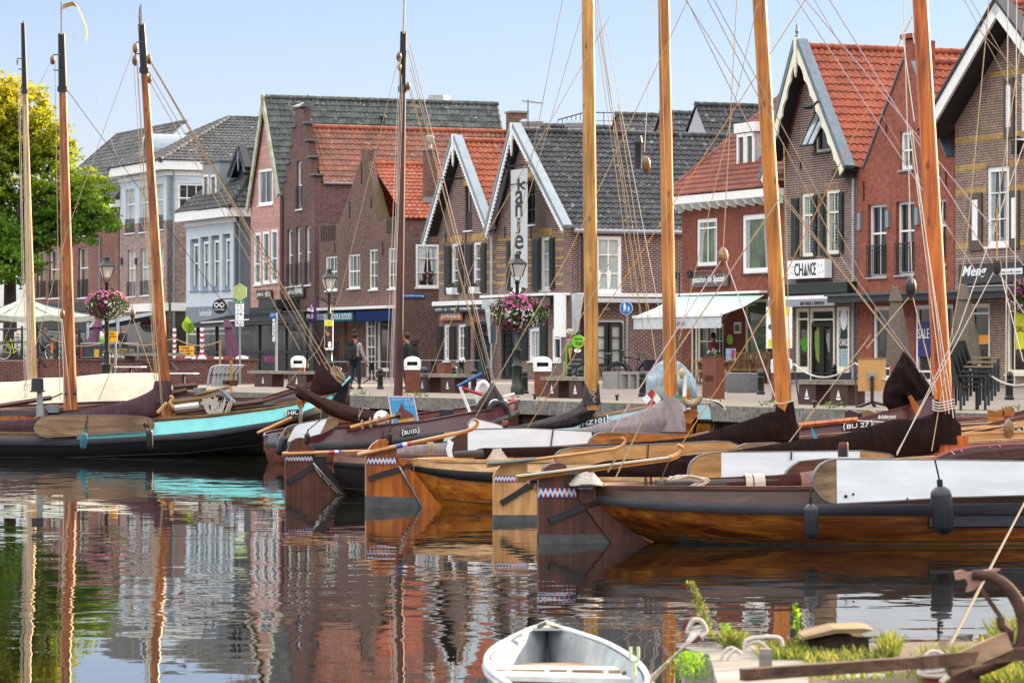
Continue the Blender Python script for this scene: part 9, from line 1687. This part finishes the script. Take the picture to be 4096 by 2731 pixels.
def backpack(P,label,q):
    t=thing('backpack',label,'backpack',q); c=P(0,-.22,1.14); rows=[]
    d=(P(0,-1,0)-P(0,0,0)).normalized(); s=(P(1,0,0)-P(0,0,0)).normalized()
    for z,w,dp in((-.26,.1,.08),(-.22,.15,.11),(.05,.16,.13),(.22,.15,.12),(.28,.1,.07)): rows.append([c+UP*z+s*(w*math.copysign(abs(math.cos(a))**.6,math.cos(a)))+d*(dp*math.copysign(abs(math.sin(a))**.6,math.sin(a))) for a in [2*PI*i/16 for i in range(16)]])
    bk=mat('backpack_black','17181b',.75,var=.3,scale=9); obj('bag',MB().rings(rows),bk,t,smooth=True); obj('pocket',MB().box(c+d*.12-s*.1-UP*.2,s*.2,d*.05,UP*.2),bk,t); obj('lid',MB().box(c+d*.02-s*.13+UP*.24,s*.26,d*.13,UP*.1),bk,t); b=MB()
    for sg in(-1,1): b.tube(smoothpath([P(.1*sg,-.14,1.36),P(.12*sg,.02,1.47),P(.14*sg,.14,1.32),P(.15*sg,.05,1.05),P(.1*sg,-.15,.98)],4),.022,6)
    obj('strap',b,bk,t,smooth=True); return t
backpack(P,'large black backpack worn by the woman with the hair bun',P(0,-.22,.86))
q=onq((1628,1555)); t,P=person('person in black with a bulging black backpack half hidden behind the dark red mast',q,1.62,(-.8,.6),None,None,BLACK,BLACK,HAIR,BLACK,False,.06); backpack(P,'bulging black backpack of the person behind the dark red mast',P(0,-.22,.86))
dq=L0.at(cI(1100,700),-.0); q=L0.pt(L0.s_of(cI(1098,0)[0]),.14,.35); person('person in a crimson shirt standing in the doorway of the ice cream shop',q,1.62,(.8,.3),None,None,mat('shirt_crimson','9c1f45',.8,var=.2),JN,HAIR,BLACK,False,.03)
person('man in a grey shirt seated with a phone behind the red pannier bicycle',at_d(cF(405,0)[0],150,ZT+.05),1.7,(.85,-.5),None,None,mat('shirt_grey','5d625f',.8,var=.2),JN,mat('hair_grey','6d6a66',.7),BLACK,sit=True,arms=((.15,.25,1.1),(-.12,.28,1.12)))
person('bald man in a dark jacket seated behind the welcome banner',at_d(cF(1105,0)[0],148,ZT+.12),1.75,(-.8,-.6),None,None,mat('jacket_dark','20202a',.8),JN,HAIR,BLACK,sit=True,bald=True,arms=((.2,.2,.95),(-.2,.2,.95)))
person('woman with brown hair seated on the left terrace behind the orange mast',at_d(cF(688,0)[0],150,ZT+.0),1.66,(.2,.98),None,None,mat('top_mauve','5d4650',.8,var=.3),JN,mat('hair_brown2','5a3a28',.7),BLACK,sit=True,arms=((.2,.2,.95),(-.2,.2,.95)))
for x0,x1,y0,y1,l in((770,800,832,1030,'tall pale beach flag left of the purple parasol'),(1038,1070,820,1000,'tall white beach flag right of the left flower lamp')):
    P_=Pl(pd(cF(x0,0)[0],150),V((1,-.1,0))); r=P_.rect(cF,x0,y0,x1,y1); t=thing('beach_flag',l,'flag',P_.pt(r[0],ZT),'beach flags on the left terrace'); obj('cloth',MB().prism([P_.pt(r[0],r[1]),P_.pt(r[2],r[1]+.15),P_.pt(r[2],r[3]-.2),P_.pt(r[0]+.12,r[3]),P_.pt(r[0],r[3]-.2)],-P_.n*.01),cloth('flag_pale','b5bcc6',.02),t); obj('pole',MB().tube([P_.pt(r[0],ZT),P_.pt(r[0],r[3])],.02,6),IRON,t)
c=W(cF(900,1072),149); k=149/F/2.24; t=thing('inflatable','green and white inflatable blob behind the purple parasol','inflatable',c); obj('green_base',MB().ball(c+UP*32*k,48*k,14,8,1,.8,.75),mat('inflatable_green','3aa52a',.4),t,smooth=True); obj('white_top',MB().ball(c+UP*80*k,32*k,12,8,1,.8,1.2),WHITE,t,smooth=True)
DW=mat('dinghy_white','a6a9a8',.5,metal=.1,var=.4,scale=6); DWI=mat('dinghy_inside','9aa1a5',.6,var=.4,scale=4); PLK=wood('thwart_wood',['7b5a3e','a07f60','bfa383'],sc=(.6,5,5),rough=.7)
Lp=[(675,700),(520,742),(350,822),(200,903),(125,975),(105,1040),(135,1120),(225,1195),(340,1275),(440,1370)]; Rp=[(676,700),(838,740),(1010,790),(1240,872),(1440,985),(1550,1075),(1605,1150),(1625,1225),(1600,1310),(1560,1390)]
zz=[lerp(-.66,-.76,k/9) for k in range(10)]; GL=[Wz(cQ(*p),z) for p,z in zip(Lp,zz)]; GR=[Wz(cQ(*p),z) for p,z in zip(Rp,zz)]
d0=(GL[0]+GR[9])/2; t=thing('dinghy','small white metal rowing boat with a plank thwart at the bottom of the photo','boat',V((d0.x,d0.y,WZ)))
rows=[];rin=[]
for k,(a,b) in enumerate(zip(GL,GR)):
    m=(a+b)/2; zb_=-1.32; w=(b-a)
    f=[(-.5,0),(-.53,-.03),(-.5,-.08),(-.46,-.22),(-.36,-.45),(-.2,-.56),(0,-.6),(.2,-.56),(.36,-.45),(.46,-.22),(.5,-.08),(.53,-.03),(.5,0)]
    rows.append([m+w*x+UP*(z) for x,z in f]); rin.append([m+w*x*.95+UP*z for x,z in ((-.5,-.01),(-.47,-.08),(-.43,-.16),(-.38,-.22),(0,-.24),(.38,-.22),(.43,-.16),(.47,-.08),(.5,-.01))])
obj('hull',MB().rings(rows,False,False),DW,t,smooth=50); obj('lining',MB().rings(rin,False,False),DWI,t,smooth=40)
for G_ in(GL,GR): obj('gunwale',MB().tube(smoothpath(G_,4),.017,8),mat('gunwale_white','c3c6c8',.4,var=.1),t,smooth=True)
obj('stem_seam',MB().tube([rin[0][4]+UP*.22,rin[1][4],rin[2][4]],.008,5),mat('seam_dark','3b3d3e',.6),t)
obj('bow_plate',MB().prism([GL[1]+UP*.012,GR[1]+UP*.012,(GR[0]+GL[0])/2+UP*.03],UP*-.02),DW,t); obj('bow_cap',MB().tube([Wz(cQ(600,716),-.64),Wz(cQ(672,684),-.6),Wz(cQ(775,718),-.64)],.014,6),mat('cap_rubber','3a3b3c',.6),t)
def cross(k,z,m,name,dep,th=.025,ins=.46):
    a,b=GL[k],GR[k]; m_=(a+b)/2; w=(b-a); return obj(name,MB().box(m_-w*ins+UP*z,w*2*ins,V((0,dep,0)),UP*th),m,t)
cross(3,-.17,PLK,'floorboard',.5,.02,.36); th_=cross(4,-.11,mat('thwart_white','b9bab6',.6,var=.3),'thwart',.24); b=GL[4]; cross(4,-.125,PLK,'thwart_edge',-.012,.04); cross(5,-.11,mat('thwart_white','b9bab6'),'thwart',.3,.03)
for f in(-.34,-.06,.1,.36): 
    a,b=GL[4],GR[4]; m_=(a+b)/2+(b-a)*f+UP*.04; obj('bracket',MB().box(m_-V((.03,.012,.16)),V((.06,0,0)),V((0,.01,0)),UP*.04),WHITE,th_); obj('strap',MB().box(m_-V((.02,.012,.22)),V((.04,0,0)),V((0,.01,0)),UP*.06),mat('strap_green','1f5b46',.6),th_)
e=Wz(cQ(1500,1030),-.62); obj('oarlock',MB().tube(smoothpath([e+V((-.02,0,.07)),e+V((-.018,0,0)),e+V((.018,0,0)),e+V((.02,0,.07))],4),.009,6).tube([e,e-UP*.1],.012,6),mat('oarlock_pale_green','b5c9a6',.5),t,smooth=True)
for G_,sg in((GL,1),(GR,-1)):
    for k in range(1,7): c=(G_[k]+G_[k+1])/2-UP*.035+V((.012*sg,0,0)); obj('rivet',MB().ball(c,.008,6,4),mat('rivet_metal','8d9092',.4,metal=.5),t)
b=MB(); rr=random.Random(2)
for k in range(26): c=Wz(cQ(1380+rr.uniform(0,80),1080+rr.uniform(0,100)),-.8); b.tube([c+V((.016*math.cos(a),.004,.02*math.sin(a))) for a in [2*PI*i/8 for i in range(9)]],.004,4)
obj('chain',b,mat('chain_rust','54483f',.6,metal=.3),t)
WORN=wood('worn_timber',['625e58','857f77','a09a92'],sc=(.5,4,4),rough=.9,bump=.012,stain='57534b'); ZJ=-.5
def J(x,y,z=ZJ): return Wz(cR(x,y),z)
t=thing('jetty','worn white timber jetty overgrown with weeds at the lower right','jetty',J(700,760))
o_=J(45,652); w_=J(235,690); b=MB()
b.prism([J(45,652),J(560,640),J(640,735),J(232,702)],UP*-.34); obj('beam',b,WORN,t); 
b=MB(); b.prism([J(232,703),J(640,736),J(900,745),J(900,1000),J(296,930)],UP*-.35); obj('beam',b,WORN,t)
b=MB(); b.prism([J(560,640,ZJ-.02),J(2600,600,ZJ-.02),J(2600,1100,ZJ-.02),J(640,1100,ZJ-.02)],UP*-.35); obj('deck',b,mat('jetty_soil','5a4a38',.9,var=.5,scale=9),t)
for x in(90,420,1000,1700,2200): a=J(x,800); obj('pile',MB().lathe(V((a.x,a.y+.3,-2)),[(.09,0),(.09,1.3)],10),PILE,t)
GR1=leafmat('jetty_grass','45562a','6d7c3c','a09860',.35); b=MB(); rr=random.Random(9)
def blade(q,h,lean,wd=.006):
    i=len(b.v); d=V((rr.gauss(0,lean),rr.gauss(0,lean),1)).normalized(); s=V((rr.uniform(-1,1),rr.uniform(-1,1),0)).normalized()*wd; b.v+=[q-s,q+s,q+d*h*.6+s*.7,q+d*h+V((d.x,d.y,-.2))*h*.3,q+d*h*.6-s*.7]; b.f.append((i,i+1,i+2,i+3,i+4))
for x0,x1,y0,y1,n,h in((560,860,660,740,420,.06),(850,1400,690,760,330,.05),(900,1650,770,880,260,.045),(330,460,640,670,300,.09),(1650,2100,780,900,900,.12),(2050,2600,740,1000,2600,.13),(1400,1500,690,740,300,.12),(2150,2500,600,720,900,.14)):
    for k in range(n): blade(J(rr.uniform(x0,x1),rr.uniform(y0,y1)),h*rr.uniform(.4,1.3),.35)
obj('jetty_grass',b,GR1,kind='stuff',fix=False,label='weeds and grass growing over the old jetty')
def weed(label,q,h,n,spread,sz,m,seed,stem=True,lean=.02):
    r_=random.Random(seed); t=thing('weed',label,'plant',q); b=MB()
    if stem: obj('stem',MB().tube(smoothpath([q,q+V((-lean*.4,0,h*.5)),q+V((-lean,0,h))],4),.006,5),mat('weed_stem','6d7a35',.7),t)
    for k in range(n): f=r_.random()**.8; leaf(b,q+V((-lean*f+r_.gauss(0,spread*(1.1-f*.6)),r_.gauss(0,spread),h*f)),sz*r_.uniform(.5,1.2),r_,.6)
    obj('leaves',b,m,t,fix=False)
WL=leafmat('tall_weed','5a6632','7c8640','a09a5c',.3); WG=leafmat('moss_green','4f7a1c','76a52a','a0c23c',.5)
weed('tall pale green weed behind the rope tied post',J(240,590),.3,420,.02,.014,WL,3,True,.1); weed('bushy bright green weed on the jetty end face',W(cR(120,880),17.1),.14,900,.06,.012,WG,4,False); weed('thin upright weed left of the timber stump',J(835,655),.23,90,.012,.018,WG,5); weed('small weed by the coiled mooring rope',J(370,650),.12,120,.03,.014,WG,6); weed('yellow flowering weed beside the anchor',J(2070,800),.1,200,.06,.016,WG,7); 
RP=mat('post_red_rust','7a3028',.75,var=.4,scale=12,bump=.003)
for x,y0,y1,w_,l in((146,470,605,46,'rust red iron post with tied ropes at the jetty end'),(1740,690,930,75,'rust red bollard with a white rope in the right foreground')):
    q=J(x,y1); k=q.y/F/1.685; h=(y1-y0)*k; t=thing('iron_post',l,'mooring post',q,'rust red posts of the jetty'); r_=w_*k
    obj('post',MB().lathe(q,[(r_,0),(r_*.95,h*.75),(r_*1.12,h*.78),(r_*1.12,h*.95),(r_*.9,h)],14),RP,t,smooth=True); b=MB()
    for i in range(3): b.tube([q+V((r_*1.25*math.cos(a),r_*1.25*math.sin(a),h*(.45+.09*i)+.01*math.sin(a+i))) for a in [2*PI*j/16 for j in range(17)]],.013,6)
    b.tube(smoothpath([q+V((-r_*1.2,-r_,h*.6)),q+V((-r_*.5,-r_*1.3,h*1.02)),q+V((r_*.6,-r_*1.3,h*.98)),q+V((r_*1.3,-r_,h*.5)),q+V((r_*.5,-r_*1.5,h*.2))],5),.014,6); obj('rope',b,ROPEG,t,smooth=True)
def ropeline(label,pts,r_,m=ROPEG,n=5): return obj('mooring_rope',MB().tube(smoothpath(pts,n),r_,7),m,None,smooth=True,label=label,cat='rope',group='mooring ropes of the jetty')
for k,(x,y) in enumerate(((20,700),(-60,760),(-140,830))): ropeline(['upper mooring rope from the dinghy to the red post','middle mooring rope from the dinghy to the red post','lower mooring rope from the dinghy to the red post'][k],[J(120+k*22,555,ZJ+.08),W(cR(60-k*14,650+k*14),18),W(cR(x-k*8,y+k*14),18.5),Wz(cQ(1650+k*25,1190+k*40),-.8)],.008)
ropeline('coiled rope lying over the front of the worn jetty beam',[W(cR(*p),17.3) for p in((440,690),(385,655),(335,680),(300,760),(275,910))],.009)
ropeline('second turn of rope hanging over the worn jetty beam',[W(cR(*p),17.25) for p in((450,700),(410,670),(360,715),(335,790),(325,920))],.009)
ropeline('grey rope loop standing up among the jetty weeds',[W(cR(*p),17.5) for p in((470,690),(480,610),(580,585),(700,590),(724,645))],.011)
ropeline('grey rope end curling through the jetty grass',[W(cR(*p),17.5) for p in((480,640),(560,615),(630,680),(560,700))],.01)
a=J(1825,690); e=W(cN(2156,1105),34); f=a+(e-a)*1.6
obj('mooring_rope',MB().tube([a,f],.01,8),mat('rope_worn','5f5548',.9,var=.3,scale=30),None,smooth=True,label='long taut mooring rope running from the jetty up to the right',cat='rope')
q=J(1100,690); k=q.y/F/1.685; t=thing('timber_stump','dark brown timber stump with a weathered plank lying on top','stump',q); b=MB(); b.prism([q+V((x*k,0,z*k)) for x,z in((-200,0),(-205,70),(-20,120),(190,105),(205,90),(212,-5))],V((.0,.3,0))); obj('block',b,wood('stump_wood',['241a14','3a2b22','5c4634'],sc=(1,3,3),rough=.95,bump=.01),t)
obj('plank',MB().prism([q+V((x*k,-.06,z*k)) for x,z in((-245,92),(-240,112),(-30,165),(165,170),(235,160),(160,138),(-20,138))],V((0,.4,0))),wood('plank_pale',['5f4c36','806a4c','9a8360'],sc=(.5,4,4),rough=.9),t)
AR=mat('rust_anchor','4d3229',.85,var=.65,scale=11,bump=.012); AP=mat('fluke_pink_rust','9c7468',.8,var=.35,scale=9,bump=.003); D_=15.2
def K_(x,y,d=D_): return W(cR(x,y),d)
t=thing('rusty_anchor','large rusty old anchor with a curved arm and pale pink fluke','anchor',K_(1900,780)); sh=MB(); sh.bar(K_(455,838,14.6),K_(1640,755,14.9),.05,.06,V((0,1,0))); sh.bar(K_(1640,755,14.9),K_(2420,690,15.2),.055,.05,V((0,1,0))); obj('shank',sh,wood('shank_rust',['33211a','543c2e','735845'],sc=(.5,4,4),rough=.9,bump=.01),t)
obj('arm',MB().tube(smoothpath([K_(2000,165),K_(2120,175),K_(2230,240),K_(2310,350),K_(2350,480),K_(2345,600),K_(2290,690),K_(2180,760),K_(2010,830)],5),[.021+.01*math.sin(PI*i/40) for i in range(41)],10),AR,t,smooth=True)
obj('fluke',MB().prism([K_(*p) for p in((1885,145),(1935,132),(1985,150),(2070,135),(2150,125),(2198,128),(2130,165),(2090,200),(2010,270),(1965,280),(1980,230),(1960,190),(1895,200))],V((0,.03,0))),AP,t)
obj('brace',MB().bar(K_(2065,262),K_(2195,450),.02,.02,V((0,1,0))).tube(smoothpath([K_(2195,450),K_(2205,510),K_(2250,560),K_(2240,650)],4),.022,7),AR,t); obj('stock',MB().bar(K_(1835,790,15),K_(2240,610,15.1),.08,.05,V((0,1,0))),wood('stock_rust',['5d4636','86694f','a2856a'],sc=(.7,4,4),rough=.9),t)
obj('palm',MB().prism([K_(1850,895),K_(1870,800),K_(1915,740),K_(1980,800),K_(2040,780),K_(2060,895)],V((0,.03,0))),AR,t)
for p,l in(((1150,850),'white rope end lying on the lower timbers'),): ropeline(l,[J(p[0],840),J(p[0]+30,860),J(p[0]+120,852),J(p[0]+260,850)],.014,mat('rope_white','b5b3ad',.8))
q=J(612,790); obj('wooden_peg',MB().box(q-V((.03,0,0)),V((.06,0,0)),V((0,.05,0)),UP*.09),WORN,None,label='short grey wooden peg on the jetty beam',cat='peg')
SUNE=5; SKYS=.12; EXPO=1.52; SKYK=4.5; HAZE=2.35; SKYFILL=12
# ------------------------------------------------------------------ light, sky, camera
AZ=rad(48); EL=rad(15)     # sun: degrees right of the view axis, behind the houses
sd_=V((math.sin(AZ)*math.cos(EL),math.cos(AZ)*math.cos(EL),math.sin(EL)))
l=bpy.data.lights.new('sun','SUN'); l.energy=SUNE; l.angle=rad(.6); l.color=(1,.74,.45); o=bpy.data.objects.new('sun',l); COL.objects.link(o); o.rotation_euler=(-sd_).to_track_quat('-Z','Y').to_euler(); o.location=sd_*150
w=bpy.data.worlds.new('World'); SC.world=w; w.use_nodes=True; nt=w.node_tree; nt.nodes.clear()
ou=nt.nodes.new('ShaderNodeOutputWorld'); bg=nt.nodes.new('ShaderNodeBackground'); nt.links.new(bg.outputs[0],ou.inputs[0])
sk=nt.nodes.new('ShaderNodeTexSky'); sk.sky_type='NISHITA'; sk.sun_disc=False; sk.sun_elevation=EL; sk.sun_rotation=AZ; sk.air_density=1.; sk.dust_density=.6; sk.ozone_density=1.6
tc=nt.nodes.new('ShaderNodeTexCoord'); ml=nt.nodes.new('ShaderNodeVectorMath'); ml.operation='MULTIPLY_ADD'; ml.inputs[1].default_value=(1,1,SKYK); ml.inputs[2].default_value=(0,0,.05)
nz=nt.nodes.new('ShaderNodeVectorMath'); nz.operation='NORMALIZE'; nt.links.new(tc.outputs['Generated'],ml.inputs[0]); nt.links.new(ml.outputs[0],nz.inputs[0]); nt.links.new(nz.outputs[0],sk.inputs[0])
sp=N(nt,'SeparateXYZ'); nt.links.new(tc.outputs['Generated'],sp.inputs[0]); z=sp.outputs[2]
hz=ramp(nt,z,[(0,1.),(.05,.82),(.07,.6),(.105,.34),(.25,0.)]); c=mixc(nt,1,sk.outputs[0],(.84,.9,.95),'MULTIPLY'); c=mixc(nt,hz,c,tuple(v*HAZE for v in (1.,.98,.945)))
cl=noise(nt,tc.outputs['Generated'],3.2,6,.6); up=ramp(nt,z,[(.12,0.),(.5,1.)]); k=N(nt,'Math',operation='MULTIPLY'); nt.links.new(up,k.inputs[0]); nt.links.new(ramp(nt,cl.outputs[0],[(.3,.35),(.65,1.)]),k.inputs[1])
c=mixc(nt,k.outputs[0],c,tuple(v*SKYFILL for v in (1.,.975,.935)))  # bright sky overhead, out of view, added to fill the shaded fronts
gr=ramp(nt,z,[(.0,1.),(.004,0.)]); c=mixc(nt,gr,c,(HAZE*.06,HAZE*.062,HAZE*.045))
nt.links.new(c,bg.inputs[0]); bg.inputs[1].default_value=SKYS
SC.view_settings.view_transform='Standard'; SC.view_settings.look='None'; SC.view_settings.exposure=EXPO; SC.view_settings.gamma=1
cd=bpy.data.cameras.new('camera'); cam=bpy.data.objects.new('camera',cd); COL.objects.link(cam); SC.camera=cam
cam.location=(0,0,CZ); cam.rotation_euler=(rad(90),0,0); cd.sensor_width=36; cd.lens=F/4096*36; cd.shift_y=(HY-1365.5)/4096; cd.clip_start=.5; cd.clip_end=3000
cd.dof.use_dof=True; cd.dof.focus_distance=66; cd.dof.aperture_fstop=9
